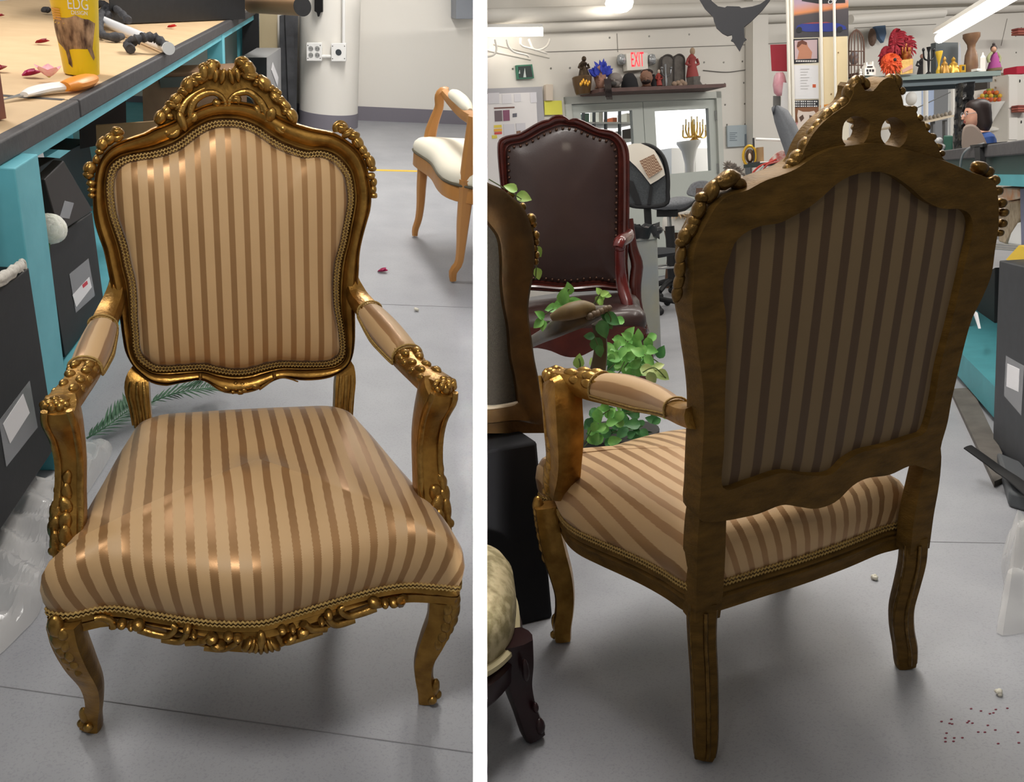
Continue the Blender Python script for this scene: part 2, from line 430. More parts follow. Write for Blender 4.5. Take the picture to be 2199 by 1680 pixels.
    def seatpt(p): return fr.z(p[0],p[1],gz) if abs(p[0]) > 10 else V3((p[0],p[1],gz))
    SO = cr([seatpt(p) for p in K['seat']],160); cen = SO.mean(0)
    cen = V3((0,(SO[:,1].min()+SO[:,1].max())/2,gz))
    mb = MB(); rg = []
    for s_,dz in K['dome']:
        ring = []
        for p in SO:
            q = cen+(p-cen)*s_; fr_ = (p[1]-SO[:,1].min())/(np.ptp(SO[:,1])); dd = dz*(1-K['drop']*fr_) 
            ring.append((q[0],q[1],gz+dd))
        rg.append(ring)
    ra = np.array(rg); seg = np.linalg.norm(np.diff(ra[::-1],axis=0),axis=2).mean(1); arc = np.concatenate([[0],np.cumsum(seg)])   # centre -> edge
    Rm = np.linalg.norm(ra[0]-cen,axis=1).mean(); at_l = []
    for k_,ring in enumerate(ra[::-1]):
        f_ = arc[k_]/arc[-1]; w_ = K.get('fan',.5)
        at_l += [ w_*(SO[j]-cen)[0]*f_+(1-w_)*(ring[j][0]-cen[0]) for j in range(len(ring))]
    mb.loft(rg[::-1]); mb.attr = at_l; part('seat_cushion', mb, STRIPE, t, angle=80)
    mb = MB(); k = len(SO); nn = []
    out = [nrm(SO[i]-cen) for i in range(k)]
    for ph in (-1,1):
        n2 = 620; P = cr(SO,n2); Q = []
        for i,p in enumerate(P):
            o_ = nrm(p-cen); Q.append(p+o_*.004+V3((0,0,.004+ph*.0035+.0018*(1 if i%2 else -1))))
        mb.tube(Q, .0024, 5, closed=True)
    part('seat_braid', mb, GIMP, t, angle=80)
    # rails with the carved apron below the braid
    lo = K['raildrop']; rings = []
    Pn = cr(SO,240); mb = MB(); low = []
    for p in Pn: 
        drop = lo(p); o_ = nrm((p-cen)*V3((1,1,0)))
        low.append((p,o_,drop))
    for (ins,h) in ((.004,-.001),(.010,-.010),(.004,-.016),(.010,-.45),(.004,-.8),(.006,-1),(-.028,-1),(-.028,-.001)):
        ring = []
        for p,o_,dr in low:
            hh = h*dr if h < -.02 or h == -1 else h
            ring.append(p+o_*(ins-.006)+V3((0,0,hh-.002)))
        rings.append(ring)
    mb.loft(rings, loop=True); rl = part('seat_rail', mb, K['railmat'], t, angle=40)
    if K.get('apron'):
        mb = MB()
        fr_pts = [p for p in Pn if p[1] < -.1]; fx = [fr.pix(p)[0] for p in fr_pts]
        K['apy'] = lambda x: float(fr_pts[int(np.argmin([abs(a-x) for a in fx]))][1])-.010
        def ap(x,y,yy): return fr.y(x,y,yy)
        for it in K['apron']:
            if it[0] == 'b':
                _,x,y,r_,el,an = it; yy = K['apy'](x); p = ap(x,y,yy); mpp = fr.depth(p)/F; a = math.radians(an); ax = V3((math.cos(a),0,math.sin(a))); bx = V3((-math.sin(a),0,math.cos(a)))
                mb.lobe(p, ax*r_*mpp*el, bx*r_*mpp, (0,-.014,0), 2, .08, x)
            else:
                _,pts,r0,r1 = it; q = cr([ap(x,y,K['apy'](x)) for x,y in pts],max(10,len(pts)*5),False); mpp = fr.depth(q[0])/F
                mb.tube(q,[(r0+(r1-r0)*i/(len(q)-1))*mpp for i in range(len(q))],8)
        part('apron_carved_trim', mb, GOLDHI, rl, angle=60)
    # arms
    for A in K['arms']:
        pts = [fr.y(x,y,yy) for x,y,yy,w in A['path']]; rr = [w*.5*fr.depth(p)/F for p,(x,y,yy,w) in zip(pts,A['path'])]
        q = cr(np.column_stack([pts,rr]),30,False); mb = MB(); mb.tube(q[:,:3], q[:,3], 12, flat=(.8,1), sq=.35, up=(0,0,1))
        am = part('arm', mb, GOLD, t, angle=45)
        # upholstered pad
        i0,i1 = A['pad']; seg = cr(q[int(i0*29):int(i1*29)+1],24,False); mb = MB(); rows = []; ed1 = []; ed2 = []
        for i in range(24):
            s_ = i/23; P_ = seg[i,:3]; r_ = seg[i,3]; T_ = nrm(seg[min(i+1,23),:3]-seg[max(i-1,0),:3]); B_ = nrm(np.cross(T_,(0,0,1))); N_ = np.cross(B_,T_)
            if N_[2] < 0: N_ = -N_
            bulge = (math.sin(PI*s_)**.45) if 0 < s_ < 1 else 0
            row = []
            for j in range(11):
                a = -PI*.62+PI*1.24*j/10; row.append(P_+B_*math.sin(a)*r_*(1.05+.06*bulge)+N_*(math.cos(a)*r_*(.82+.28*bulge)+r_*.05))
            rows.append(row); ed1.append(row[0]+B_*-.001); ed2.append(row[-1]+B_*.001)
        mb.grid(rows); mb.attr = [ (j-5)*.0075+.004 for i in range(24) for j in range(11)]; pd = part('arm_pad', mb, K['padmat'], am, angle=80)
        mb = MB(); nor = V3((0,0,1)); loop = ed1+[rows[-1][j]+N_*.001 for j in range(1,10)]+ed2[::-1]+[rows[0][j]+V3((0,0,.001)) for j in range(9,0,-1)]
        Pn_ = cr(loop,260); kk = len(Pn_); ctr = Pn_.mean(0)
        for ph in (-1,1):
            mb.tube([p+V3((0,0,ph*.0026))+nrm(p-ctr)*(.002+.0015*(i%2)) for i,p in enumerate(Pn_)],.0022,5,closed=True)
        part('arm_braid', mb, GIMP, am, angle=80)
        # knuckle flowers
        mb = MB(); e = q[-1,:3]; r_ = q[-1,3]; T_ = nrm(q[-1,:3]-q[-4,:3]); B_ = nrm(np.cross(T_,(0,0,1)))
        for kk in range(6):
            a = 2*PI*kk/6; cc = e-T_*r_*.25+V3((0,0,r_*.55)); dd = B_*math.cos(a)+T_*math.sin(a); mb.lobe(cc+dd*r_*.42, dd*r_*.42, np.cross((0,0,1),dd)*r_*.3, V3((0,0,1))*r_*.28, 2, .1, kk)
        mb.lobe(e-T_*r_*.25+V3((0,0,r_*.72)), T_*r_*.34, B_*r_*.34, V3((0,0,r_*.3)), 5, .12, 0)
        for kk in range(9):
            a = 2*PI*kk/9+.2; dd = B_*math.cos(a)+T_*math.sin(a); cc = e-T_*r_*.2+V3((0,0,r_*.25)); mb.lobe(cc+dd*r_*.78, dd*r_*.34, np.cross((0,0,1),dd)*r_*.3, V3((0,0,1))*r_*.42, 2, .1, kk)
        for kk in range(7): 
            j = 29-3-kk*1; p = q[max(j,int(i1*29)+1),:3]; rr_ = q[max(j,0),3]
            mb.lobe(p+V3((0,0,rr_*.72))+B_*rr_*.45*(1 if kk%2 else -1), T_*rr_*.55, B_*rr_*.34, V3((0,0,1))*rr_*.34, 2, .1, kk); mb.lobe(p+V3((0,0,rr_*.35))+B_*rr_*.8*(-1 if kk%2 else 1), T_*rr_*.5, B_*rr_*.25, V3((0,0,1))*rr_*.34, 2, .1, kk)
        mb.ball(e+T_*r_*.35+B_*r_*.1, r_*.55); mb.ball(e+B_*r_*.7+T_*r_*.1,r_*.35); mb.ball(e-B_*r_*.7+T_*r_*.1,r_*.35)
        part('arm_carved_trim', mb, GOLDHI, am, angle=60)
        pts = [fr.y(x,y,yy) for x,y,yy,w in A['post']]; rr = [w*.5*fr.depth(p)/F for p,(x,y,yy,w) in zip(pts,A['post'])]
        q = cr(np.column_stack([pts,rr]),24,False); mb = MB(); mb.tube(q[:,:3], q[:,3]*.95, 12, sq=.55, up=(0,1,0), flat=(1.0,1))
        po = part('arm_post', mb, GOLD, t, angle=40)
        mb = MB(); sg = np.sign(q[0,0])
        for i,sc in ((12,.40),(14,.46),(16,.52),(17,.5),(18,.56),(19,.6),(20,.6),(21,.62),(22,.6)):
            p = q[i,:3]; r_ = q[i,3]; o_ = nrm(V3((sg*.6,-1,0))); b_ = np.cross(o_,(0,0,1))
            mb.lobe(p+o_*r_*.82+b_*r_*.3*(1 if i%2 else -1), b_*r_*sc*.8, V3((0,0,1))*r_*sc*1.6, o_*r_*.42, 3, .12, i)
            mb.lobe(p+o_*r_*.7-b_*r_*.5*sg, b_*r_*sc*.5, V3((0,0,1))*r_*sc*.8, o_*r_*.35, 2, .12, i*2)
        p = q[22,:3]; r_ = q[22,3]; mb.ball(p+V3((sg*r_*.95,-r_*.5,0)), r_*.4); mb.ball(p+V3((sg*r_*.3,-r_*1.05,0)), r_*.42)
        for kx,ky in ((-.62,-.92),(.75,-.95)):
            ed = [q[i,:3]+V3((sg*kx,ky,0))*q[i,3] for i in range(0,24)]
            mb.tube(ed, .0055, 6)
        part('post_carved_trim', mb, GOLDHI, po, angle=60)
    return t

# ---- left room: the chair seen from the front
def mirror(items, x0, f=lambda x:x):
    out = []
    for it in items:
        if it[0] == 'b': out.append((it[0],2*x0-it[1])+it[2:4]+((it[4],180-it[5]) if len(it) > 4 else ()))
        elif it[0] == 't': out.append(('t',[(2*x0-x,y) for x,y in it[1]],it[2],it[3]))
        else: out.append(('l',2*x0-it[1],it[2],2*x0-it[3],it[4],it[5]))
    return out
crestL = [('t',[(410,258),(409,240),(417,218),(434,204),(456,199),(474,206),(484,222),(480,234),(468,236),(461,228),(463,218)],10,5),
 ('b',465,221,9),('t',[(398,278),(388,258),(388,240),(400,218),(420,200),(440,190)],11,5),('l',398,282,384,240,20),('b',417,252,9,1.4,60),
 ('t',[(384,275),(376,288),(362,291),(355,284)],8,8),('b',358,285,9),
 ('b',345,252,13,1.3,60),('b',357,238,11,1.2,50),('b',364,250,9),('b',368,226,12),('b',378,214,13,1.2,45),('b',388,206,8),('b',381,228,8,1.4,70),('b',394,196,11),('b',404,182,15,1.2,60),('b',417,177,11),
 ('l',434,178,440,140,22),('l',448,172,458,132,26),('b',441,146,13),('b',457,140,14),('b',430,168,14,1.3,10),('l',462,178,464,150,14),('l',474,182,482,148,14)]
crestR = [('t',[(562,240),(560,226),(549,208),(532,198),(514,200),(500,207),(492,220),(496,232),(508,232),(513,224)],10,5),
 ('b',508,214,10),('t',[(574,262),(570,240),(560,218),(545,200),(528,190)],11,5),('l',576,262,586,232,24),('b',553,238,9,1.4,110),
 ('t',[(592,262),(596,276),(606,283),(614,278)],8,8),('b',608,276,9),
 ('b',626,248,13,1.3,120),('b',614,240,10),('b',612,226,11,1.2,130),('b',602,216,11),('b',592,210,12,1.2,130),('b',590,196,9),('b',598,200,7),('b',581,190,9),('b',566,180,16,1.1,120),('b',553,178,11),
 ('l',540,170,528,134,30),('b',520,134,14),('b',531,146,16),('b',536,162,14,1.2,170),('l',512,178,508,148,14),('l',500,182,492,148,14)]
sideL = [('t',[(262,290),(250,298),(242,290),(248,279),(259,280)],9,8),('b',252,283,12),('b',236,299,12,1.2,50),('b',221,309,13,1.2,60),('b',214,326,8),('b',207,343,8,1.2,80),('b',193,362,13,1.2,60),('b',190,376,10),('b',196,394,9),('b',197,408,8),('b',197,420,7)]
sideR = [('t',[(722,284),(722,272),(733,266),(743,274),(740,286)],9,8),('b',734,275,12),('b',747,286,10,1.4,30),('b',760,292,12),('b',768,306,12,1.2,120),('b',779,322,10,1.2,110),('b',786,334,9),('b',795,348,11,1.3,100),('b',799,362,8),('b',796,378,9),('b',802,392,8,1.2,90),('b',801,408,8,1.2,90),('b',803,420,7)]
railL = [('b',512,832,7),('b',521,826,6),('b',503,834,6),('b',516,842,7),('b',506,824,5),('b',524,838,7),('b',500,842,5),('b',486,834,9),('b',548,829,9),
 ('t',[(482,840),(468,830),(452,818),(432,812),(412,813)],5,3),('t',[(556,836),(572,824),(590,811),(614,811),(640,820)],5,3),('l',430,814,430,800,9),('l',588,812,588,798,9)]
def apy_left(x): 
    return -.262-.055*math.exp(-((x-555)/240)**2)
apL = [('b',560,1376,12,2.0,90)]+[('b',560+dx,1388-abs(dx)*.15,7,2.6,90+dx*1.2) for dx in (-30,-20,-10,0,10,20,30)]+[
 ('t',[(202,1330),(222,1328),(240,1336),(243,1348)],7,9),('b',262,1340,9,1.2,0),('b',282,1344,8,1,0),('b',297,1342,13,1.1,30),('t',[(300,1352),(330,1362),(360,1366),(378,1352),(370,1344)],10,6),('t',[(350,1372),(385,1378),(400,1366),(404,1352)],10,7),('b',402,1350,9,1.2,60),('b',416,1362,7,1,0),
 ('t',[(400,1380),(440,1376),(455,1362)],9,9),('b',455,1372,10,1.5,20),('b',470,1386,10,1.8,-20),('t',[(440,1390),(480,1394),(510,1380)],9,7),('b',510,1370,7,1.4,10),('b',490,1366,7,1.5,10),
 ('t',[(905,1288),(885,1280),(866,1286),(860,1296)],7,9),('b',845,1294,10,1.2,0),('b',826,1296,9,1,0),('b',804,1294,13,1.1,150),('t',[(806,1306),(775,1318),(748,1324),(730,1312),(738,1305)],10,6),('t',[(760,1330),(724,1342),(706,1332),(702,1320)],10,7),('b',706,1320,9,1.2,120),('b',690,1334,7,1,0),
 ('t',[(700,1350),(670,1352),(652,1340)],9,9),('b',650,1358,10,1.6,20),('t',[(690,1356),(650,1370),(620,1380)],9,7),('b',622,1372,10,1.6,25),('b',606,1352,7,1.4,0),('b',628,1350,7,1,0)]
KL = dict(face='front', by=.262, bz=.50, slope=.206, framemat=GOLD, rearmat=STRIPE, padmat=STRIPE, railmat=GOLD, gz=.325, footz=0,
 I=[(492,256),(522,260),(552,272),(585,295),(615,311),(660,326),(691,324),(723,336),(748,364),(756,386),(760,415),(760,434),(757,454),(751,486),(745,520),(737,550),(732,578),(729,614),(729,642),(731,672),(736,700),(740,734),(741,762),(729,779),(707,787),(657,789),(608,789),(572,795),(535,805),(500,807),(461,801),(436,795),(387,797),(338,799),(319,793),(296,775),(287,752),(285,720),(281,690),(280,659),(276,612),(266,572),(257,529),(246,495),(234,457),(228,411),(229,385),(234,361),(245,348),(261,337),(287,331),(328,324),(366,312),(392,297),(421,275),(455,259)],
 O=[(495,216),(530,219),(570,232),(605,250),(637,264),(672,274),(717,284),(748,302),(772,323),(786,350),(794,385),(798,418),(796,449),(789,475),(781,503),(775,529),(772,554),(771,582),(769,612),(766,640),(763,670),(763,700),(762,735),(757,765),(745,788),(720,806),(690,815),(650,817),(612,812),(588,818),(565,832),(540,842),(512,846),(484,844),(465,836),(446,822),(427,816),(400,821),(380,824),(356,829),(325,822),(303,804),(285,785),(269,755),(262,720),(258,690),(250,655),(240,625),(234,597),(228,566),(221,535),(212,510),(203,479),(199,448),(199,418),(202,386),(209,355),(223,329),(245,309),(277,295),(309,284),(328,273),(360,262),(390,248),(420,232),(455,219)],
 crest=[(338,272),(343,255),(352,240),(364,222),(380,204),(396,188),(412,174),(428,164),(436,144),(450,132),(462,134),(472,148),(486,152),(500,146),(508,132),(520,128),(533,138),(541,160),(560,168),(574,182),(590,202),(610,224),(630,250),(638,268),(600,262),(560,246),(530,236),(495,234),(455,236),(420,246),(390,262),(360,274)],
 holes=[[(424,230),(429,214),(442,204),(458,202),(470,212),(468,226),(450,229)],[(516,226),(512,212),(522,203),(538,208),(548,222),(548,231),(530,227)]],
 carvecrest=[crestL,crestR], carveside=[sideL,sideR], carverail=[railL],
 stiles=[[(300,786,.285,24),(296,808,.275,44),(295,835,.262,52),(300,868,.25,46),(306,910,.235,42)],[(735,770,.285,20),(741,790,.275,38),(740,820,.262,46),(738,850,.25,44),(735,905,.235,42)]],
 legs=[('front',[(140,1330,-.275,74),(150,1372,0,72),(172,1420,0,64),(197,1465,0,48),(203,1505,0,38),(199,1535,0,40),(197,1562,0,48)]),
       ('front',[(952,1280,-.275,70),(948,1325,0,70),(930,1370,0,64),(912,1415,0,50),(911,1455,0,42),(917,1480,0,44),(919,1504,0,46)]),
       ('rear',[(.0,0,.23,0)]),('rear',[(.0,0,.23,0)])],
 seat=[(104,1312),(117,1321),(150,1325),(180,1320),(211,1312),(249,1309),(287,1314),(344,1324),(407,1334),(470,1341),(530,1342),(575,1338),(626,1322),(689,1303),(752,1284),(815,1268),(878,1260),(942,1264),(985,1262),(.322,-.24),(.28,-.05),(.24,.14),(.205,.235),(.1,.25),(-.1,.25),(-.205,.235),(-.24,.14),(-.28,-.05),(-.322,-.24)],
 dome=[(1.0,0),(1.015,.02),(1.02,.045),(1.005,.072),(.97,.092),(.91,.106),(.8,.117),(.6,.127),(.4,.132),(.2,.134),(.02,.135)], drop=.10,
 raildrop=lambda p: .03+.028*math.exp(-((p[0]-.0)/.17)**2)*(1 if p[1] < -.1 else 0),
 apron=apL, apy=apy_left,
 arms=[dict(path=[(246,575,.315,14),(249,600,.312,26),(250,622,.302,38),(243,652,.275,46),(228,685,.23,50),(208,738,.12,60),(186,790,0,62),(165,828,-.07,58),(140,860,-.13,62),(118,878,-.17,56)],pad=(.32,.70),
            post=[(128,868,-.168,70),(134,890,-.16,80),(146,930,-.14,68),(154,985,-.13,62),(153,1050,-.14,64),(150,1110,-.16,72),(150,1160,-.18,66),(140,1185,-.19,40)]),
       dict(path=[(757,570,.315,14),(756,594,.312,26),(759,616,.302,38),(769,642,.275,46),(788,664,.23,48),(826,712,.12,60),(870,764,0,62),(897,797,-.07,54),(930,822,-.13,62),(955,833,-.17,54)],pad=(.31,.72),
            post=[(944,830,-.168,70),(936,850,-.16,80),(922,890,-.14,68),(915,940,-.13,64),(916,1000,-.14,64),(922,1060,-.16,72),(930,1105,-.18,66),(945,1130,-.19,40)])])
# rear legs of the left chair (hidden by the seat): from the frame's own measures
def px(fr, p): x,y = fr.pix(p); return x,y
KL['legs'] = KL['legs'][:2]
for sx in (-1,1):
    L = []
    for (xx,yy,zz,w) in ((.205,.228,.30,.05),(.215,.235,.2,.046),(.225,.25,.1,.036),(.232,.275,.0,.036)):
        a,b = FL.pix((xx*sx,yy,zz)); L.append((a,b,.228,w*F/FL.depth((xx*sx,yy,zz))))
    KL['legs'].append(('rear',L))
chairL = armchair(FL,'gilded_armchair','gold carved armchair with striped satin seat seen from the front beside the turquoise bench',KL)

# ---- right room: the same model of chair seen from behind
KR = dict(face='rear', by=.285, bz=.50, slope=.206, framemat=BRONZE, carvemat=mat('shaded_bronze_carving','8a6932',.3,.75,'3d2b11',60,.85,.5,220), rearmat=None, padmat=STRIPE, railmat=BRONZE, gz=.325, footz=0,  # carving bronze has the backlit chair's shade put into its colour
 I=[(1553,1049),(1555,960),(1557,860),(1560,760),(1559,681),(1553,640),(1553,610),(1556,585),(1567,553),(1576,525),(1593,506),(1614,493),(1640,484),(1675,479),(1705,464),(1734,448),(1766,423),(1801,392),(1839,374),(1884,369),(1919,378),(1954,402),(1989,432),(2024,448),(2060,449),(2080,458),(2089,480),(2086,515),(2077,550),(2062,615),(2042,700),(2020,785),(2007,860),(1996,905),(1985,932),(1960,941),(1901,960),(1850,972),(1815,992),(1785,1019),(1734,1022),(1679,1016),(1609,1038)],
 holecover=[(1833,303,12),(1841,274,11),(1830,258,8),(1822,312,7),(1916,310,12),(1922,278,10),(1914,258,8)], fan=.6,
 O=[(1504,1118),(1504,1060),(1507,990),(1511,920),(1511,860),(1505,800),(1499,760),(1493,710),(1486,675),(1486,640),(1490,600),(1488,560),(1492,532),(1505,500),(1519,475),(1534,447),(1556,424),(1582,413),(1602,409),(1640,388),(1680,374),(1712,360),(1750,335),(1790,318),(1840,310),(1884,308),(1930,316),(1980,330),(2030,345),(2067,360),(2089,370),(2119,380),(2138,392),(2143,415),(2146,450),(2145,490),(2138,535),(2130,590),(2110,640),(2088,685),(2072,740),(2058,800),(2044,860),(2035,910),(2022,955),(2010,1012),(1962,1000),(1911,1021),(1864,1028),(1832,1044),(1795,1079),(1753,1094),(1716,1090),(1679,1086),(1632,1104),(1595,1113),(1553,1120)],
 crest=[(1690,385),(1722,352),(1736,320),(1750,294),(1768,271),(1791,250),(1814,234),(1830,222),(1840,202),(1842,184),(1850,179),(1858,182),(1866,196),(1885,195),(1894,182),(1907,170),(1920,167),(1930,174),(1939,193),(1946,215),(1950,230),(1968,229),(1977,244),(1981,261),(1993,262),(1998,282),(2009,288),(2012,302),(2021,311),(2026,328),(2036,345),(2060,362),(2000,350),(1930,336),(1884,332),(1820,338),(1760,360),(1716,382)],
 holes=[[(1816,290),(1820,266),(1836,252),(1856,252),(1874,262),(1875,275),(1868,300),(1850,318),(1832,318),(1818,305)],[(1899,285),(1905,265),(1920,253),(1936,255),(1952,268),(1957,288),(1950,308),(1934,320),(1916,316),(1902,302)]],
 carvecrest=[[('b',1832,184,15,1.3,60),('b',1824,204,16,1.3,100),('b',1846,172,11),('b',1858,180,10,1.3,120),('l',1822,222,1836,176,14),('b',1808,226,15,1.4,40),('b',1790,240,15,1.4,40),('b',1772,254,16,1.3,50),('b',1757,272,15,1.3,50),('b',1744,290,15,1.3,60),('b',1730,310,16,1.2,60),('b',1714,336,17,1.2,40),('b',1704,350,15),('b',1694,362,12,1.4,20)],
   [('b',1908,176,13,1.3,60),('b',1924,176,13,1.3,110),('b',1935,196,9),('b',1960,236,9),('b',1974,254,8),('b',1988,274,9),('b',2001,294,9),('b',2014,316,9),('b',2022,330,7)]],
 carveside=[[('b',1560,386,20,1.5,20),('b',1545,392,14),('b',1582,392,16,1.4,-30),('b',1526,412,18,1.3,60),('b',1508,424,14),('b',1500,450,16,1.3,70),('b',1490,476,14),('b',1484,492,16,1.2,60),('b',1470,508,15,1.2,80),('b',1463,520,12),('b',1462,548,12,1.6,80),('b',1460,578,13,1.6,85),('b',1458,605,12,1.6,75),('b',1454,630,12,1.6,80)],
   [('b',2104,360,15,1.3,-20),('b',2120,370,13),('b',2134,388,12),('b',2142,410,11),('b',2150,436,11),('b',2154,456,11),('b',2152,480,10),('b',2146,500,9)]],
 carverail=[[('b',1700,1072,6),('b',1760,1076,7)]],
 stiles=[[(1520,1040,.262,54),(1517,1085,.25,70),(1513,1150,.246,75),(1511,1220,.242,74),(1509,1280,.238,70),(1506,1320,.234,66)],[(1992,950,.262,40),(1989,985,.25,50),(1980,1040,.246,56),(1968,1100,.24,58),(1962,1150,.236,57),(1960,1175,.232,55)]],
 legs=[('rear',[(1506,1290,.235,70),(1506,1364,0,64),(1511,1457,0,61),(1513,1550,0,58),(1513,1600,0,54),(1511,1634,0,42)]),
       ('rear',[(1961,1150,.235,57),(1958,1205,0,55),(1947,1255,0,52),(1935,1305,0,50),(1935,1348,0,50),(1942,1390,0,50),(1943,1432,0,44)]),
       ('front',[(1172,1085,-.255,56),(1180,1135,0,58),(1191,1185,0,60),(1204,1230,0,56),(1212,1272,0,48),(1212,1310,0,44),(1207,1345,0,44),(1209,1378,0,38)])],
 seat=[(1189,1076),(1209,1117),(1236,1143),(1284,1166),(1331,1186),(1378,1207),(1425,1232),(1466,1258),(1500,1268),(1544,1257),(1632,1230),(1725,1202),(1818,1169),(1887,1141),(1945,1123),(-.235,.14),(-.285,-.05),(-.325,-.24),(-.33,-.29),(-.27,-.30),(-.15,-.31),(0,-.34),(.15,-.31),(.27,-.30),(1160,1068),(1178,1066)],
 dome=[(1.0,0),(1.015,.02),(1.02,.045),(1.005,.072),(.97,.092),(.91,.106),(.8,.117),(.6,.127),(.4,.132),(.2,.134),(.02,.135)], drop=.10,
 raildrop=lambda p: .045, apron=None,
 arms=[dict(path=[(1500,896,.285,66),(1476,892,.24,56),(1444,878,.17,54),(1402,862,.07,66),(1340,844,-.02,74),(1280,832,-.09,70),(1235,820,-.14,62),(1190,812,-.18,58)],pad=(.24,.76),
            post=[(1197,808,-.172,68),(1204,826,-.165,78),(1209,870,-.14,76),(1213,930,-.13,74),(1213,985,-.14,66),(1207,1030,-.165,66),(1198,1062,-.185,44)])])
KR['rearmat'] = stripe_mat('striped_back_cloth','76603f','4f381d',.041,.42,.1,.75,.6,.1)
# far arm (hidden behind the back): mirrored measures of the near one
am = KR['arms'][0]
def mir(path):
    out = []
    for x,y,yy,w in path:
        p = FR.y(x,y,yy); q = (-p[0],p[1],p[2]); a,b = FR.pix(q); out.append((a,b,yy,w*FR.depth(p)/FR.depth(q)))
    return out
KR['arms'].append(dict(path=mir(am['path']),pad=am['pad'],post=mir(am['post'])))
KR['legs'].append(('front',[ (lambda p,w:(*FR.pix((-p[0],p[1],p[2])),l[2],w))(FR.y(l[0],l[1],-.25),l[3]*.9) for l in KR['legs'][2][1]]))
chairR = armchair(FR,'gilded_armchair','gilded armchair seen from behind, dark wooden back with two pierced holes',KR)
# ---------------------------------------------------------------- shells
def floor_mat():
    m = bpy.data.materials.new('grey_vinyl_floor'); m.use_nodes = True; nt = NT(m); b = nt.n['Principled BSDF']; b.inputs['Roughness'].default_value = .42; b.inputs['Specular IOR Level'].default_value = .4
    tc = nt.new('ShaderNodeTexCoord'); out = None
    for sc,lo,hi,ca,cb in ((5,.3,.7,'a3a4a8','98999e'),(220,.56,.62,'ffffff','b9babd'),(330,.66,.70,'ffffff','77787b')):
        no = nt.new('ShaderNodeTexNoise'); no.inputs['Scale'].default_value = sc; no.inputs['Detail'].default_value = 2; nt.link(tc.outputs['Object'],no.inputs['Vector'])
        rp = nt.new('ShaderNodeValToRGB'); rp.color_ramp.elements[0].position = lo; rp.color_ramp.elements[1].position = hi; rp.color_ramp.elements[0].color = lin(ca); rp.color_ramp.elements[1].color = lin(cb); nt.link(no.outputs['Fac'],rp.inputs['Fac'])
        if out is None: out = rp.outputs['Color']
        else: mx = nt.new('ShaderNodeMix',data_type='RGBA',blend_type='MULTIPLY'); mx.inputs['Factor'].default_value = .2; nt.link(out,mx.inputs['A']); nt.link(rp.outputs['Color'],mx.inputs['B']); out = mx.outputs['Result']
    nt.link(out,b.inputs['Base Color']); return m
FLOORM = floor_mat() or mat('grey_vinyl_floor','a5a6aa',.40,0,'999a9f',6,.9,.03,300,spec=.4)
WHITEW = mat('white_wall_paint','e6e2da',.6)
PART = mat('white_partition_paint','fbfbfb',.7)
# partition between the two rooms, seen end-on
def P_(u, v, dep, side=0.0):
    """camera-space point on the partition plane: pixel column 1031 at depth dep, shifted sideways in metres"""
    p = FR.C+FR.ray(1031, CY)*dep+FR.right()*side+FR.up()*v
    return p
D0 = .7; half = 15*D0/F
mb = MB(); a = [P_(0,-3.2,D0,-half),P_(0,-3.2,D0,half),P_(0,-3.2,9.5,half),P_(0,-3.2,9.5,-half)]; mb.hexa(a+[p+FR.up()*6.4 for p in a])
wall_mid = struct(FR,'wall_partition',mb,PART,smooth=False)
PN_R = np.cross(FR.ray(1031,CY), FR.up()); PN_R = nrm(PN_R)          # normal of the partition
if PN_R@FR.right() < 0: PN_R = -PN_R
CLIP_R = [(FR.C+PN_R*(half+.004), tuple(-PN_R))]                        # keep the right side
dl = FL.ray(1031,CY); PN_L = nrm(np.cross(dl, FL.up())); PN_L = PN_L if PN_L@FL.right() < 0 else -PN_L
CLIP_L = [(FL.C+PN_L*(half+.004), tuple(-PN_L))]
def poly_floor(fr, x0,x1,y0,y1, clip, name):
    mb = MB(); mb.box(((x0+x1)/2,(y0+y1)/2,-.12),(x1-x0,y1-y0,.12)); return struct(fr,name,mb,FLOORM,clip=clip,smooth=False)
poly_floor(FL,-4,5,-2.6,7,CLIP_L,'floor_left')
poly_floor(FR,-8,6,-10,3.4,CLIP_R,'floor_right')
# ---------------------------------------------------------------- light and view
w = bpy.data.worlds.new('world'); scene.world = w; w.use_nodes = True
w.node_tree.nodes['Background'].inputs[0].default_value = (1,.98,.95,1); w.node_tree.nodes['Background'].inputs[1].default_value = .18
def area(fr, name, p, target, sx, sy, power, col=(1,.93,.84), spread=PI):
    l = bpy.data.lights.new(name,'AREA'); l.shape = 'RECTANGLE'; l.size = sx; l.size_y = sy; l.energy = power; l.color = col; l.spread = spread
    o = bpy.data.objects.new(name,l); COL.objects.link(o)
    d = Vector(tuple(V3(target)-V3(p))); o.matrix_world = fr.T @ (Matrix.Translation(Vector(tuple(map(float,p)))) @ d.to_track_quat('-Z','Y').to_matrix().to_4x4())
    return o
NEU = (1,.965,.92)
area(FL,'ceiling_or_fill_light',(.9,.9,2.55),(.3,.2,0),.35,1.6,44,NEU)
area(FL,'ceiling_or_fill_light',(1.1,3.8,2.7),(1.1,3.6,0),.4,2.4,95,NEU)
area(FL,'ceiling_or_fill_light',(-1.2,2.4,2.6),(-.9,2.2,0),.3,1.8,45,NEU)
area(FL,'ceiling_or_fill_light',(-.45,-.75,2.3),(-.1,.3,.4),.5,.5,22,NEU)  # added fill lamp for the chair front, not a ceiling fixture
area(FR,'ceiling_or_fill_light',(-1.5,-1.7,2.9),(-1.2,-1.5,0),.35,1.6,31,(1,.94,.86))
area(FR,'ceiling_or_fill_light',(-3.2,-1.6,2.9),(-3.2,-1.6,0),.35,1.6,28,(1,.94,.86))
area(FR,'ceiling_or_fill_light',(.25,1.95,2.4),(0,.2,.9),.3,.3,3.2,(1,.88,.7))
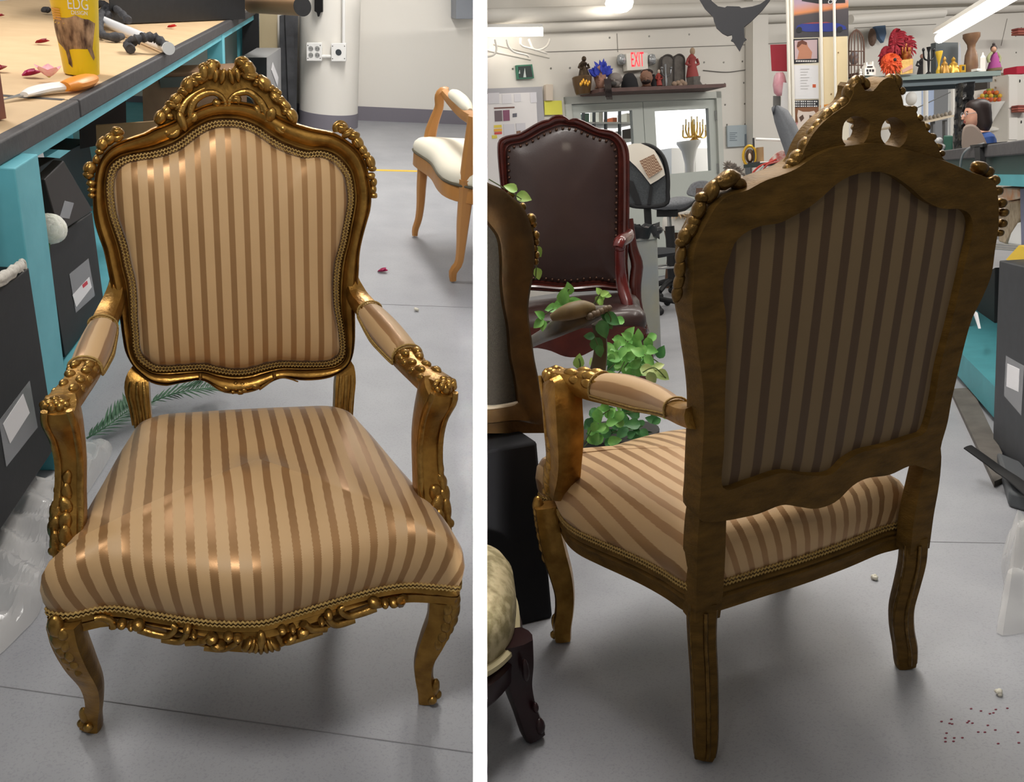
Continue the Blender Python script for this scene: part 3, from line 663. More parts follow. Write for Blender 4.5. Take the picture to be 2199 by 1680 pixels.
# slim unseen light added behind the viewer to whiten the partition's end face
l = bpy.data.lights.new('partition_fill_light','AREA'); l.shape = 'RECTANGLE'; l.size = .03; l.size_y = .8; l.energy = .35; l.spread = math.radians(3); l.color = (1,.98,.96)
o = bpy.data.objects.new('partition_fill_light',l); COL.objects.link(o); pl_ = FR.C-FR.ray(1031,CY)*.35; X = nrm(FR.right()-FR.ray(1031,CY)*(FR.right()@FR.ray(1031,CY))/(FR.ray(1031,CY)@FR.ray(1031,CY))); Y = FR.up(); Z = -nrm(FR.ray(1031,CY)); X = np.cross(Y,Z)
o.matrix_world = Matrix([[X[0],Y[0],Z[0],pl_[0]],[X[1],Y[1],Z[1],pl_[1]],[X[2],Y[2],Z[2],pl_[2]],[0,0,0,1]])
vs = scene.view_settings; vs.view_transform = 'Standard'; vs.look = 'None'; vs.exposure = 0.0; vs.gamma = 1.0
# ---------------------------------------------------------------- a vertical plane in a room, addressed by where it is seen
class Pl:
    def __init__(s, fr, cx, cy, D=None, yaw=0.0, p0=None, n=None):
        s.fr = fr; s.p0 = fr.d(cx,cy,D) if p0 is None else V3(p0)
        if n is None:
            d = fr.ray(cx,cy)*V3((1,1,0)); d = nrm(d); c_,s_ = math.cos(math.radians(yaw)),math.sin(math.radians(yaw))
            n = -V3((d[0]*c_-d[1]*s_, d[0]*s_+d[1]*c_, 0))
        s.n = nrm(n); s.u = nrm(np.cross((0,0,1),s.n)); s.z = V3((0,0,1)); s.m = fr.depth(s.p0)/F
    def p(s, x, y, h=0.0): return s.fr.plane(x,y,s.p0+s.n*h,s.n)
    def prism(s, mb, pts, th, h=0.0): return mb.prism([s.p(x,y,h) for x,y in pts], -s.n*th)
    def box(s, mb, x0, y0, x1, y1, th, h=0.0): return s.prism(mb,[(x0,y1),(x1,y1),(x1,y0),(x0,y0)],th,h)
    def blob(s, mb, x, y, rx, ry, rz=None, h=0.0, nu=10, nv=6, rot=0):
        a = math.radians(rot); ca,sa = math.cos(a),math.sin(a); rz = rz if rz is not None else min(rx,ry)
        return mb.blob(s.p(x,y,h),(s.u*ca+s.z*sa)*rx*s.m,-s.n*rz*s.m,(s.z*ca-s.u*sa)*ry*s.m,nu,nv)
    def tube(s, mb, pts, r, n=8, res=0, closed=False, **kw):
        P = [s.p(q[0],q[1],q[2] if len(q) > 2 else 0) for q in pts]
        if res: 
            rr = r if hasattr(r,'__len__') else [r]*len(P)
            q = cr(np.column_stack([P,rr]),res,closed); P = q[:,:3]; r = [x*s.m for x in q[:,3]]
        else: r = [x*s.m for x in r] if hasattr(r,'__len__') else r*s.m
        return mb.tube(P,r,n,closed=closed,**kw)
    def lathe(s, mb, x, y0, y1, prof, h=0.0, n=16):
        b = s.p(x,y0,h); t_ = s.p(x,y1,h); H = (t_-b)[2]
        return mb.lathe([(r_*s.m,k*H) for r_,k in prof], b, (0,0,1), n)
def flower(fr, c, up, R_, n, mats, mb, open_=.5):
    up = nrm(up); a = nrm(np.cross(up,(0.3,1,.2))); b = np.cross(up,a)
    for k in range(n):
        ring = k/n; an = k*2.4; d = a*math.cos(an)+b*math.sin(an); t_ = .35+.65*ring
        mb.leaf(V3(c)-up*.004, d*t_+up*(1.1-ring*(1.0-open_)), up-d*.5, R_*(.55+.55*ring), R_*.9, curl=-.25+ring*.35, fold=.25)
def text_mesh(txt, size):
    cu = bpy.data.curves.new('t','FONT'); cu.body = txt; cu.size = size; cu.align_x = 'CENTER'; cu.align_y = 'CENTER'
    o = bpy.data.objects.new('t',cu); COL.objects.link(o); dg = bpy.context.evaluated_depsgraph_get(); me = o.evaluated_get(dg).to_mesh()
    vs = [tuple(v.co) for v in me.vertices]; fs = [tuple(p.vertices) for p in me.polygons]; o.to_mesh_clear() if False else None
    bpy.data.objects.remove(o); bpy.data.curves.remove(cu); return vs, fs
def lettering(mb, txt, c, u, v, n, h, w=None, lift=.0008):
    """letters of height h centred at c on the plane (u,v), stretched to width w"""
    vs,fs = text_mesh(txt,1.0); A = np.array(vs); mn,mx = A.min(0),A.max(0); ctr = (mn+mx)/2; sy = h/(mx[1]-mn[1]); sx = w/(mx[0]-mn[0]) if w else sy
    mb.add([V3(c)+V3(u)*(p[0]-ctr[0])*sx+V3(v)*(p[1]-ctr[1])*sy+V3(n)*lift for p in A], fs)

TEAL = mat('turquoise_paint','6fbfcd',.5,0,'5fb0bf',9,.6,.15,60)
BLACKB = mat('black_card','121214',.6,0,'19191b',30,.5,.1,90)
RUBBER = mat('black_rubber_edging','3b393b',.6,0,'4a4849',40,.6,.3,120)
KRAFT = mat('brown_kraft_paper','d3b68e',.65,0,'c9aa82',7,.6,.1,30)
CARD = mat('brown_cardboard','a58763',.75,0,'93754f',14,.6)
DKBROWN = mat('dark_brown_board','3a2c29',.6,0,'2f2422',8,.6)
PAPER = mat('white_paper','e9e8ea',.6)
POCKET = mat('clear_label_pocket','77787b',.15,0,spec=.6)
REDP = mat('crimson_petal','a0101f',.5,0,'7d0b2a',60,.5)
MAGP = mat('magenta_petal','b81d62',.5,0,'8f1440',60,.5)
GREY = mat('grey_paint','8e9094',.5)
STEEL = mat('brushed_steel','b8b8b8',.3,.9)

# ---- room shell, left
bL = FL.z(768,258); bR = FL.z(1016,268); wd = nrm(bR-bL)
wn = nrm(np.cross(wd,(0,0,1)));  wn = wn if wn@(FL.C-bL) > 0 else -wn
mb = MB(); mb.obox(bL-wd*4.5-wn*.1-V3((0,0,.1)), wd*9, wn*.1, (0,0,3.3)); struct(FL,'wall_back',mb,WHITEW,clip=CLIP_L,smooth=False)
mb = MB(); mb.obox(bL-wd*4.5+wn*.0005, wd*9, wn*.012, (0,0,.118)); struct(FL,'baseboard_back',mb,mat('grey_rubber_base','7b7780',.5),clip=CLIP_L,smooth=False)
cc = (FL.z(643,276)+FL.z(766,279))/2; cr_ = np.linalg.norm(FL.z(643,276)-FL.z(766,279))/2*1.0
cc = cc+nrm(cc-FL.C)*V3((1,1,0))*cr_*.9
mb = MB(); mb.lathe([(cr_,.11),(cr_,3.2)],(cc[0],cc[1],0),n=40); col = struct(FL,'column',mb,WHITEW)
mb = MB(); mb.lathe([(cr_+.004,0),(cr_+.004,.115),(cr_-.01,.115)],(cc[0],cc[1],0),n=40); struct(FL,'trim_column_base',mb,MATS['grey_rubber_base'])
mb = MB(); a = FL.z(760,366); b = FL.z(1016,372.5); e = nrm(b-a); n_ = nrm(np.cross((0,0,1),e)); mb.obox(a-e*.3-V3((0,0,.0)), e*3.2, n_*.045,(0,0,.0015)); struct(FL,'floor_tape_line',mb,mat('yellow_floor_tape','e3b83c',.5),clip=CLIP_L,smooth=False)
SEAM = mat('floor_seam','88878a',.6)
for nm,(x0,y0,x1,y1) in (('floor_seam',(0,1475,1016,1618)),('floor_seam',(770,652,1016,661))):
    a = FL.z(x0,y0,.0004); b = FL.z(x1,y1,.0004); e = b-a; n_ = nrm(np.cross((0,0,1),e)); mb = MB(); a = a-e*.3; mb.obox(a,e*1.6,n_*.002,(0,0,.0006)); struct(FL,nm,mb,SEAM,clip=CLIP_L,smooth=False)
# column fittings
def colp(x,y,off=0.0):
    d = FL.ray(x,y); o = FL.C; A = d[0]**2+d[1]**2; B = 2*((o[0]-cc[0])*d[0]+(o[1]-cc[1])*d[1]); Cq = (o[0]-cc[0])**2+(o[1]-cc[1])**2-(cr_+off)**2
    disc = B*B-4*A*Cq; tt = (-B-math.sqrt(max(disc,0)))/(2*A); return o+d*tt
cp = colp(700,110); cn = nrm((cp-V3((cc[0],cc[1],cp[2]))))
CP = Pl(FL,0,0,p0=cp+cn*.01,n=cn)
WPLAST = mat('white_plastic_plate','f0efec',.4)
def outlet(x0,y0,x1,y1,kind,label):
    o = thing(FL,'power_outlet' if kind == 4 else 'round_socket_plate',label,'outlet',CP.p((x0+x1)/2,y1))
    mb = MB(); CP.box(mb,x0,y0,x1,y1,.05,.035); part('box',mb,WPLAST,o,bevel=.004)
    mb = MB(); cx_,cy_ = (x0+x1)/2,(y0+y1)/2; Wd = (x1-x0)
    for sx,sy in (((-1,-1),(1,-1),(-1,1),(1,1)) if kind == 4 else ((0,0),)):
        q = CP.p(cx_+sx*Wd*.21,cy_+sy*Wd*.21,.0355); rr = (Wd*.16 if kind == 4 else Wd*.2)*CP.m
        m1 = MB(); m1.lathe([(rr,-.002),(rr,.002)],q,CP.n,14); part('socket',m1,mat('dark_socket','3a3f44',.5) if kind != 4 else mat('grey_socket_face','9a9a98',.5),o)
        if kind == 4:
            for dx in (-.4,.4): mb.obox(q+CP.u*rr*dx+CP.n*.002-CP.z*rr*.3, CP.u*rr*.18, CP.z*rr*.6, CP.n*.001)
    for sx in (-1,1):
        for sy in (-1,1): mb.lathe([(.004,0),(.004,.0015)],CP.p(cx_+sx*Wd*.4,cy_+sy*Wd*.42,.0352),CP.n,8)
    part('screw',mb,mat('dark_screw','404040',.4,.6),o); return o
outlet(658,92,691,131,4,'white four-socket power outlet on the round column')
outlet(711,93,743,132,1,'white square plate with one dark round socket on the column')
mb = MB(); CP.tube(mb,[(738,-60,.012),(738,93,.012)],3.4); solo(FL,'wiring_conduit',mb,WPLAST,'white vertical conduit pipe running up the round column','conduit')
mb = MB(); CP.tube(mb,[(691,121,.012),(711,121,.012)],3.4); solo(FL,'conduit_link',mb,WPLAST,'short white conduit joining the two socket boxes','conduit')
mb = MB(); CP.prism(mb,[(675,-25),(693,-25),(693,26),(688,27),(685,36),(682,36),(680,27),(675,24)],.04,.05); solo(FL,'black_bracket',mb,mat('black_metal','1b1b1c',.4,.5),'small black pointed bracket high on the round column','bracket',bevel=.003)
WP = Pl(FL,0,0,p0=bL,n=wn)
mb = MB(); WP.box(mb,979,-60,1030,41,.13,.14); o = solo(FL,'wall_cabinet_box',mb,mat('grey_metal_box','8f949c',.4,.3),'grey metal box on the white back wall','electrical box',clip=CLIP_L,bevel=.004)

# ---- turquoise workbench
TD = nrm((.171,1,0)); TN = V3((TD[1],-TD[0],0)); T0 = V3((-.5,.82,0)); TH = .85       # edge direction, outward normal
TP = Pl(FL,0,0,p0=T0,n=TN)
def tb(s,w,z): return T0+TD*s-TN*w+V3((0,0,z))
bench = thing(FL,'workbench','long turquoise workbench with brown paper top and black rubber edge','workbench',(-.8,2.5,0))
def tslab(s0,s1,w0,w1,z0,z1): m1 = MB(); a = tb(s0,w0,z0); m1.obox(a,TD*(s1-s0),-TN*(w1-w0),(0,0,z1-z0)); return m1
s_seam = float((FL.plane(163,235,T0+V3((0,0,0)),TN)-T0)@TD)
SEND = 5.6
part('tabletop',tslab(-1.2,s_seam-.006,.012,1.25,TH-.045,TH),KRAFT,bench,smooth=False)
part('tabletop',tslab(s_seam+.006,SEND,.012,1.25,TH-.045,TH),KRAFT,bench,smooth=False)
mb = MB(); a = FL.z(0,222,TH+.0006); b = FL.z(135,226,TH+.0006); mb.obox(tb(s_seam-.02,.03,TH+.0004),-TN*1.2-TD*.1,TD*.03,(0,0,.0006)); part('paper_seam_tape',mb,RUBBER,bench,smooth=False)
for s0,s1 in ((-1.2,s_seam-.004),(s_seam+.004,SEND)):
    mb = MB(); m2 = tslab(s0,s1,-.012,.02,TH-.05,TH+.003); part('rubber_edging',m2,RUBBER,bench,bevel=.006)
part('apron',tslab(-1.2,SEND,.004,.05,TH-.088,TH-.05),TEAL,bench,smooth=False)
part('lower_rail',tslab(-1.2,SEND,.03,.075,.0,.075),TEAL,bench,smooth=False)
part('lower_shelf',tslab(-1.2,SEND,.075,1.2,.045,.07),TEAL,bench,smooth=False)
for s0,dp,w0 in ((-.073,.163,-.045),(float((FL.plane(143,300,T0-TN*.56,TN)-T0)@TD),.11,.56),(3.66,.10,.0),(SEND-.1,.09,.05)):
    part('leg',tslab(s0,s0+dp,w0,w0+.09,0,TH-.05),TEAL,bench,smooth=False,bevel=.003)
for s0 in (3.0,SEND-.2): part('leg',tslab(s0,s0+.09,1.12,1.2,0,TH-.05),TEAL,bench,smooth=False)
for k,(s0,s1) in enumerate(((-1.1,.75),(.95,2.6))):  # black blocks added to darken the shelf back, standing in for shade
    solo(FL,'under_bench_shade',tslab(s0,s1,.70,1.12,.073,.70),BLACKB,('long black chest added as shade on the bench shelf behind the black archive boxes','long black chest added as shade on the bench shelf behind the brown cartons')[k],'filler',bevel=.004)
# things lying on the bench
zt = TH+.0042
tz = lambda x,y,z=0.0: FL.z(x,y,zt+z)
a,b = tz(238,53),tz(527,41); e = b-a; n_ = nrm(FL.ray(238,53)*V3((1,1,0)))
mb = MB(); mb.obox(a,e,n_*.5,(0,0,.42)); solo(FL,'storage_crate',mb,BLACKB,'large black crate standing on the brown paper bench top','crate',bevel=.004)
# yellow cup printed with a striped cat
cb = tz(176,158); m_ = FL.depth(cb)/F; rb_ = 35*m_; tip = FL.plane(152,-40,cb,nrm(V3((-FL.fwd()[0],-FL.fwd()[1],0)))); ax = nrm(tip-cb); H = np.linalg.norm(tip-cb)
ax = nrm(V3((0,0,1))+.35*(ax-V3((0,0,1))))
cup = thing(FL,'printed_cup','tall yellow printed cup on the bench behind the knife','cup',cb)
mb = MB(); rt = 49*m_; mb.lathe([(rb_*.96,0),(rb_,.003),(rt,H),(rt+.002,H+.003),(rt-.004,H)],cb,ax,40); part('body',mb,mat('yellow_print','f2cf16',.35),cup)
rf = FL.right()-ax*(FL.right()@ax); rf = nrm(rf); tf = np.cross(ax,rf); 
if tf@(FL.C-cb) < 0: tf = -tf
def cupp(a,h,lift=.0012):     # a: angle from the side facing the camera, h 0..1
    r_ = rb_+(rt-rb_)*h+lift; return cb+ax*H*h+(tf*math.cos(a)+rf*math.sin(a))*r_
def patch(mb,poly,n=6,lift=.0012): # polygon in (angle,h): fan of small quads through rows
    ys = sorted(p[1] for p in poly); y0,y1 = ys[0],ys[-1]; rows = []
    for i in range(n+1):
        h = y0+(y1-y0)*(i/n*.996+.002); xs = []
        for j in range(len(poly)):
            p,q = poly[j],poly[(j+1)%len(poly)]
            if (p[1]-h)*(q[1]-h) <= 0 and p[1] != q[1]: xs.append(p[0]+(q[0]-p[0])*(h-p[1])/(q[1]-p[1]))
        x0,x1 = min(xs),max(xs); rows.append([cupp(x0+(x1-x0)*k/8,h,lift) for k in range(9)])
    mb.grid(rows)
FURM = mat('striped_fur_print','4a2f1d',.5,0,'bf9c78',55,.4,0,80,(1,1,.35))
mb = MB(); patch(mb,[(-1.1,.52),(-1.0,.40),(-.75,.33),(-.45,.30),(-.3,.26),(-.05,.30),(.25,.33),(.6,.32),(1.1,.30),(1.35,.58),(1.0,.62),(.4,.66),(-.1,.64),(-.6,.62)],10); patch(mb,[(-.32,.30),(-.12,.32),(-.02,.14),(-.05,.085),(-.28,.09),(-.24,.14)],6); patch(mb,[(.75,.34),(1.05,.34),(1.25,.20),(1.15,.17),(.95,.24)],5)
part('animal_print',mb,FURM,cup)
mb = MB()
for txt,a0,h0,hh,ww in (('EDG',.55,.785,.034,.06),('DESIGN',.58,.69,.012,.048)):
    c_ = cupp(a0,h0,.0022); nn = nrm(tf*math.cos(a0)+rf*math.sin(a0)); uu = nrm(np.cross(ax,nn)); uu = uu if uu@rf > 0 else -uu
    lettering(mb,txt,c_,uu,ax,nn,hh,ww,.0006)
part('print_lettering',mb,PAPER,cup,smooth=False)
mb = MB()
for k in range(5): 
    c_ = cupp(-.5,.70-.026*k,.0018); uu = nrm(tf*math.sin(.45)+rf*math.cos(.45)); mb.obox(c_-uu*.018,uu*.036,ax*.005,tf*.0004)
part('small_print',mb,mat('pale_orange_print','e9a94f',.5),cup,smooth=False)
# knife with white and orange handle
kn = thing(FL,'craft_knife','craft knife with a white and orange handle lying on the bench','knife',tz(120,190))
mb = MB(); P_k = [tz(52,203,.012),tz(70,197,.012),tz(95,191,.014),tz(125,187,.015),tz(148,185,.015)]; mb.tube(cr(P_k,20,False),[.010+.010*math.sin(PI*.5*min(1,i/9)) for i in range(20)],12,flat=(.7,1.15),up=(0,0,1)); part('grip',mb,mat('white_grip','efece8',.35),kn)
mb = MB(); P_k = [tz(138,186,.018),tz(162,180,.020),tz(186,173,.019),tz(206,165,.014)]; mb.tube(cr(P_k,16,False),[.019,.022,.025,.027,.028,.028,.0275,.027,.026,.025,.023,.021,.018,.015,.011,.005],12,flat=(.75,1.1),up=(0,0,1)); part('handle_end',mb,mat('orange_grip','e8902c',.4),kn)
mb = MB(); a,b = tz(6,216,.003),tz(56,203,.008); d_k = nrm(b-a); sk = nrm(np.cross((0,0,1),d_k))*1.6; mb.hexa([a,b-sk*.008,b+sk*.008,a+sk*.003,a+V3((0,0,.002)),b-sk*.008+V3((0,0,.003)),b+sk*.008+V3((0,0,.003)),a+sk*.003+V3((0,0,.002))]); part('blade',mb,STEEL,kn,smooth=False)
# petals and flowers
def petal(name,x,y,L,ang,m_,label,fr=FL,z=zt,group=None,cat='petal'):
    c_ = fr.z(x,y,z+.001); a = math.radians(ang); d = fr.right()*math.cos(a)*V3((1,1,0))+nrm(fr.fwd()*V3((1,1,0)))*math.sin(a); d = nrm(d)
    mb = MB(); mb.leaf(c_-d*L/2,d,(0,0,1),L,L*.75,curl=-.25,fold=.35); mb.leaf(c_-d*L*.2+V3((0,0,.003)),d*.6+np.cross((0,0,1),d)*.7,(0,0,1),L*.6,L*.45,curl=-.5,fold=.4)
    return solo(fr,name,mb,m_,label,cat,group,angle=80)
petal('rose_petal',92,94,.055,10,REDP,'dark crimson petal left of the yellow cup on the bench')
petal('rose_petal',370,60,.05,0,mat('bright_red_petal','c41a25',.5),'bright red petal in front of the black crate on the bench')
petal('rose_petal',2,36,.035,20,REDP,'small dark red petal at the bench edge of the picture, upper one')
petal('rose_petal',3,152,.05,70,REDP,'dark red petal by the reddish brown block on the bench')
petal('rose_petal',70,164,.06,35,MAGP,'magenta petal beside the small pink flower on the bench')
petal('rose_petal',822,585,.05,-10,MAGP,'magenta petal lying on the grey floor right of the chair back',z=0)
mb = MB(); c_ = tz(105,166,.012); PINK = mat('pink_petal','ec9cb0',.5,0,'f6d2d4',50,.6)
for k in range(5):
    a = 2*PI*k/5+.4; d = V3((math.cos(a),math.sin(a),.45)); mb.leaf(c_,d,V3((-math.cos(a)*.4,-math.sin(a)*.4,1)),.052,.046,curl=-.3,fold=.2)
fl = thing(FL,'pink_blossom','small pink and white blossom lying on the bench by the knife','flower',tz(103,165)); part('petals',mb,PINK,fl,angle=80)
mb = MB(); mb.ball(c_+V3((0,0,.006)),.007); part('flower_centre',mb,mat('green_yellow','b9b45a',.6),fl)
# white tube wrapped with grey twisted fabric
tubeo = thing(FL,'wrapped_tube','white tube with twisted dark grey fabric lying on the bench','tube',tz(285,70))
a,b = tz(205,38,.024),tz(362,104,.027); mb = MB(); r_ = .023; dv = nrm(b-a); mb.tube([a,b],r_,20); part('tube_body',mb,mat('white_gloss_tube','f2f2f4',.25),tubeo)
mb = MB(); mb.lathe([(r_*1.12,-.004),(r_*1.12,.003)],b,dv,20); part('tube_cap',mb,mat('clear_cap','e6e9ea',.15),tubeo)
FAB = mat('dark_grey_twisted_fabric','4a4a4d',.8,0,'2e2e31',60,.6,.6,90)
def rope(pts,r0,n=60,amp=.25):
    q = cr(pts,n,False); mb = MB(); mb.tube(q,[r0*(1+amp*math.sin(i*1.35)+.12*math.sin(i*3.1)) for i in range(n)],9); return mb
up_ = V3((0,0,1))
part('fabric_twist',rope([tz(280,105,.02),tz(276,96,.024),tz(290,86,.05),tz(312,80,.062),tz(335,82,.058),tz(352,95,.04),tz(362,103,.022)],.017),FAB,tubeo)
part('fabric_twist',rope([tz(276,44,.06),tz(255,24,.075),tz(236,16,.065),tz(220,28,.05),tz(212,58,.026),tz(222,76,.021),tz(246,80,.019),tz(262,78,.019)],.017),FAB,tubeo)
part('fabric_twist',rope([tz(203,14,.03),tz(216,8,.05),tz(230,16,.06),tz(234,38,.04)],.017),FAB,tubeo)
mb = MB(); c_ = tz(99,22,.018)
for k in range(9): mb.blob(c_+V3((.012*math.sin(k*2.4),.012*math.cos(k*2.4),.002*(k%3))),(.014,0,.004),(0,.011,0),(.003,0,.013),8,5)
solo(FL,'fabric_bud',mb,FAB,'crumpled dark grey fabric bud left of the yellow cup','fabric')
mb = MB(); a = tz(-55,256); mb.obox(a,FL.right()*V3((1,1,0))*.05,nrm(FL.fwd()*V3((1,1,0)))*.05,(0,0,.12)); solo(FL,'wooden_block',mb,mat('reddish_brown_wood','7a4636',.5),'reddish brown wooden block at the edge of the bench','block')
a,b = tz(540,10,.06),FL.z(648,14,zt+.13); mb = MB(); mb.tube([a,b],.055,28); ro = thing(FL,'cardboard_roll','big brown cardboard roll lying across the far bench end','roll',(a+b)/2-V3((0,0,.055))); part('roll_body',mb,mat('kraft_roll','a98662',.6),ro)
mb = MB(); mb.lathe([(.054,-.001),(.057,.012)],b,b-a,28); part('end_cap',mb,BLACKB,ro)

# ---- boxes and bits under the bench
def tface(name,pts,depth,m_,label,cat,off,group=None,pocket=None,paper=None,red=None,base_z=None):
    """a box whose face towards the aisle is seen as pts"""
    PP = Pl(FL,0,0,p0=T0+TN*off,n=TN); P3 = [PP.p(x,y) for x,y in pts]
    base_z = .078 if base_z is None else base_z
    if base_z is not None:
        for p in P3: p[2] = max(p[2],base_z)
    o = thing(FL,name,label,cat,(np.mean([p[0] for p in P3]),np.mean([p[1] for p in P3]),min(p[2] for p in P3)),group)
    mb = MB(); mb.prism(P3,-TN*depth); part('box_body',mb,m_,o,bevel=.003)
    if pocket: mb = MB(); mb.prism([PP.p(x,y,.0012) for x,y in pocket],-TN*.001); pk = part('label_pocket',mb,POCKET,o,smooth=False)
    if paper: mb = MB(); mb.prism([PP.p(x,y,.0022) for x,y in paper],-TN*.0008); part('paper_label',mb,PAPER,pk if pocket else o,smooth=False)
    if red: mb = MB(); mb.prism([PP.p(x,y,.003) for x,y in red],-TN*.0007); part('red_mark',mb,mat('red_print','c8283c',.5),pk,smooth=False)
    return o
tface('archive_box',[(-90,700),(62,575),(121,962),(-60,1230)],.42,BLACKB,'large black archive box nearest the camera under the bench','box',.055,'black archive boxes',
      [(-2,905),(64,818),(81,918),(14,1003)],[(7,911),(50,846),(64,887),(22,953)])
tface('archive_box',[(100,522),(198,456),(224,655),(140,768)],.42,BLACKB,'black archive box with a red marked label behind the bench leg','box',-.075,'black archive boxes',
      [(149,589),(190,555),(204,635),(163,672)],[(156,634),(192,595),(197,617),(164,660)],[(177,612),(187,603),(189,610),(179,619)])
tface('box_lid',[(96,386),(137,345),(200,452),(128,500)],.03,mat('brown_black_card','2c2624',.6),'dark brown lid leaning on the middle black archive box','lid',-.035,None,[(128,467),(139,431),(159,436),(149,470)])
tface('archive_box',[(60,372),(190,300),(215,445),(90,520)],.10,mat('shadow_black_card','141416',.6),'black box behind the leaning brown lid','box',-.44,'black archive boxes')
PPb = Pl(FL,0,0,p0=T0-TN*.35,n=TN); PPd = Pl(FL,420,250,4.75); PPe = Pl(FL,240,250,4.0)
mb = MB(); PPd.prism(mb,[(305,160),(530,150),(530,345),(310,345)],.3); dr = thing(FL,'drawer_unit','brown wooden drawer unit with a metal runner under the bench','drawer unit',PPd.p(420,345)); part('carcass',mb,mat('brown_drawer_wood','8a6b50',.6,0,'775a42',9,.5),dr,smooth=False)
mb = MB(); PPd.prism(mb,[(342,167),(410,164),(410,186),(345,189)],.01,.012); part('metal_runner',mb,mat('dull_steel','5f6460',.4,.8),dr,smooth=False)
PPf = Pl(FL,275,300,3.7); mb = MB(); PPf.prism(mb,[(206,270),(345,260),(345,420),(212,430)],.02); solo(FL,'cardboard_sheet',mb,CARD,'brown cardboard sheet standing behind the upper left of the chair','cardboard',smooth=False)
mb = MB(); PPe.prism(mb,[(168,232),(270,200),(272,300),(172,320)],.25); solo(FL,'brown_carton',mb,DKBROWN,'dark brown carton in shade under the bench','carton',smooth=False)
PPc = Pl(FL,0,0,p0=T0-TN*.02,n=TN)
mb = MB(); PPc.prism(mb,[(57,338),(60,322),(88,309),(95,338)],.05,.0); solo(FL,'paper_stack',mb,PAPER,'white papers poking out behind the bench leg','papers',smooth=False)
mb = MB(); PPc.prism(mb,[(100,337),(125,322),(152,323),(128,340)],.03,.0); solo(FL,'teal_folder',mb,TEAL,'turquoise folder beside the white papers under the bench','folder',smooth=False)
# peony, lace roll
PE = Pl(FL,0,0,p0=T0-TN*.02,n=TN); pc = PE.p(108,492); mb = MB(); CREAM = mat('cream_petals','fbfbf2',.6,0,'eef0e0',40,.4)
up2 = nrm(FL.C-pc+V3((0,0,.6))); ra_ = nrm(np.cross(up2,(0,0,1))); rb2 = np.cross(up2,ra_); mb.lobe(pc,ra_*.026,rb2*.030,up2*.022,6,.12,0,24,9)
for k in range(26):
    th_ = .25+1.35*(k/25); ph_ = k*2.4; dd = up2*math.cos(th_)+(ra_*math.cos(ph_)+rb2*math.sin(ph_))*math.sin(th_); tt_ = nrm(np.cross(dd,up2)+.01*ra_); c2_ = pc+dd*.034; mb.lobe(c2_,tt_*.020,np.cross(dd,tt_)*.016,dd*.010,5,.2,k,15,6)
pe = thing(FL,'white_peony','white artificial peony between the bench leg and black box','flower',PE.p(105,560)); part('bloom',mb,CREAM,pe,angle=80)
mb = MB(); mb.tube(cr([pc,PE.p(104,530),PE.p(105,562)],8,False),.004,6); part('stem',mb,mat('stem_green','3f6b35',.6),pe)
mb = MB(); LP_ = Pl(FL,0,0,p0=T0+TN*.02,n=TN)
for k in range(3):
    h_ = .03-.02*k; mb.tube(cr([LP_.p(-30,606+20*k,h_),LP_.p(0,598+16*k,h_+.01),LP_.p(26,582+13*k,h_+.012),LP_.p(46,570+11*k,h_)],20,False),[.012+.002*math.sin(i*1.3+k) for i in range(20)],10,flat=(1,.75))
for k in range(3):
    c_ = LP_.p(48,574+12*k,.028-.02*k); mb.tube([c_+TD*.013*math.cos(a)+V3((0,0,.015*math.sin(a))) for a in np.linspace(0,2*PI,20)[:-1]],.006,7,closed=True)
solo(FL,'lace_roll',mb,mat('white_lace','e8e4dc',.8,0,'c9c4ba',120,.5,.6,200),'bundle of white lace lying on the nearest black archive box','lace')
# cabinets beyond the bench end
fp_ = lambda x,y,D: FL.d(x,y,D)
KP = Pl(FL,600,120,6.1,yaw=-8)
mb = MB(); KP.prism(mb,[(515,124),(572,124),(572,330),(515,330)],.02,.02); cab = thing(FL,'file_cabinet','grey steel cabinet with a black front and paper tag','cabinet',KP.p(560,330)); 
KA,KB = KP.p(572,124),KP.p(515,124); dpth = KP.p(603,100,-.75)-KA; dpth[2] = 0; zb = V3((0,0,-KA[2]+.0))
part('front_panel',mb,BLACKB,cab,smooth=False)
mb = MB(); mb.hexa([KA+zb,KB+zb,KB+zb+dpth,KA+zb+dpth,KA,KB,KB+dpth,KA+dpth]); part('body',mb,mat('grey_cabinet','a3a3a4',.5),cab,smooth=False)
e = nrm(dpth); nn = nrm(np.cross(e,(0,0,1))); nn = nn if nn@FL.right() > 0 else -nn; TG = Pl(FL,0,0,p0=KA,n=nn)
mb = MB(); mb.prism([TG.p(x,y,.004) for x,y in ((586,134),(598,166),(596,186),(583,150))],-nn*.002); part('paper_tag',mb,PAPER,cab,smooth=False)
K2 = Pl(FL,600,120,7.08,yaw=0)
mb = MB(); K2.box(mb,520,20,556,420,.04); solo(FL,'tall_black_cabinet',mb,BLACKB,'tall black cabinet under the far bench end','cabinet',smooth=False)
mb = MB(); K2.box(mb,557,20,596,420,.04); solo(FL,'beige_cupboard',mb,mat('beige_board','b5a483',.6),'beige cupboard side between black cabinet and black panel','cupboard',smooth=False)
mb = MB(); K2.prism(mb,[(600,35),(622,28),(640,30),(636,300),(600,300)],.06,.05); K2.prism(mb,[(612,30),(630,28),(634,290),(622,290)],.03,.075); solo(FL,'leaning_sheet',mb,mat('black_dusty_panel','2b2b2e',.5,0,'4a4b4e',9,.5),'tall black sheet leaning by the white column','sheet',smooth=False)
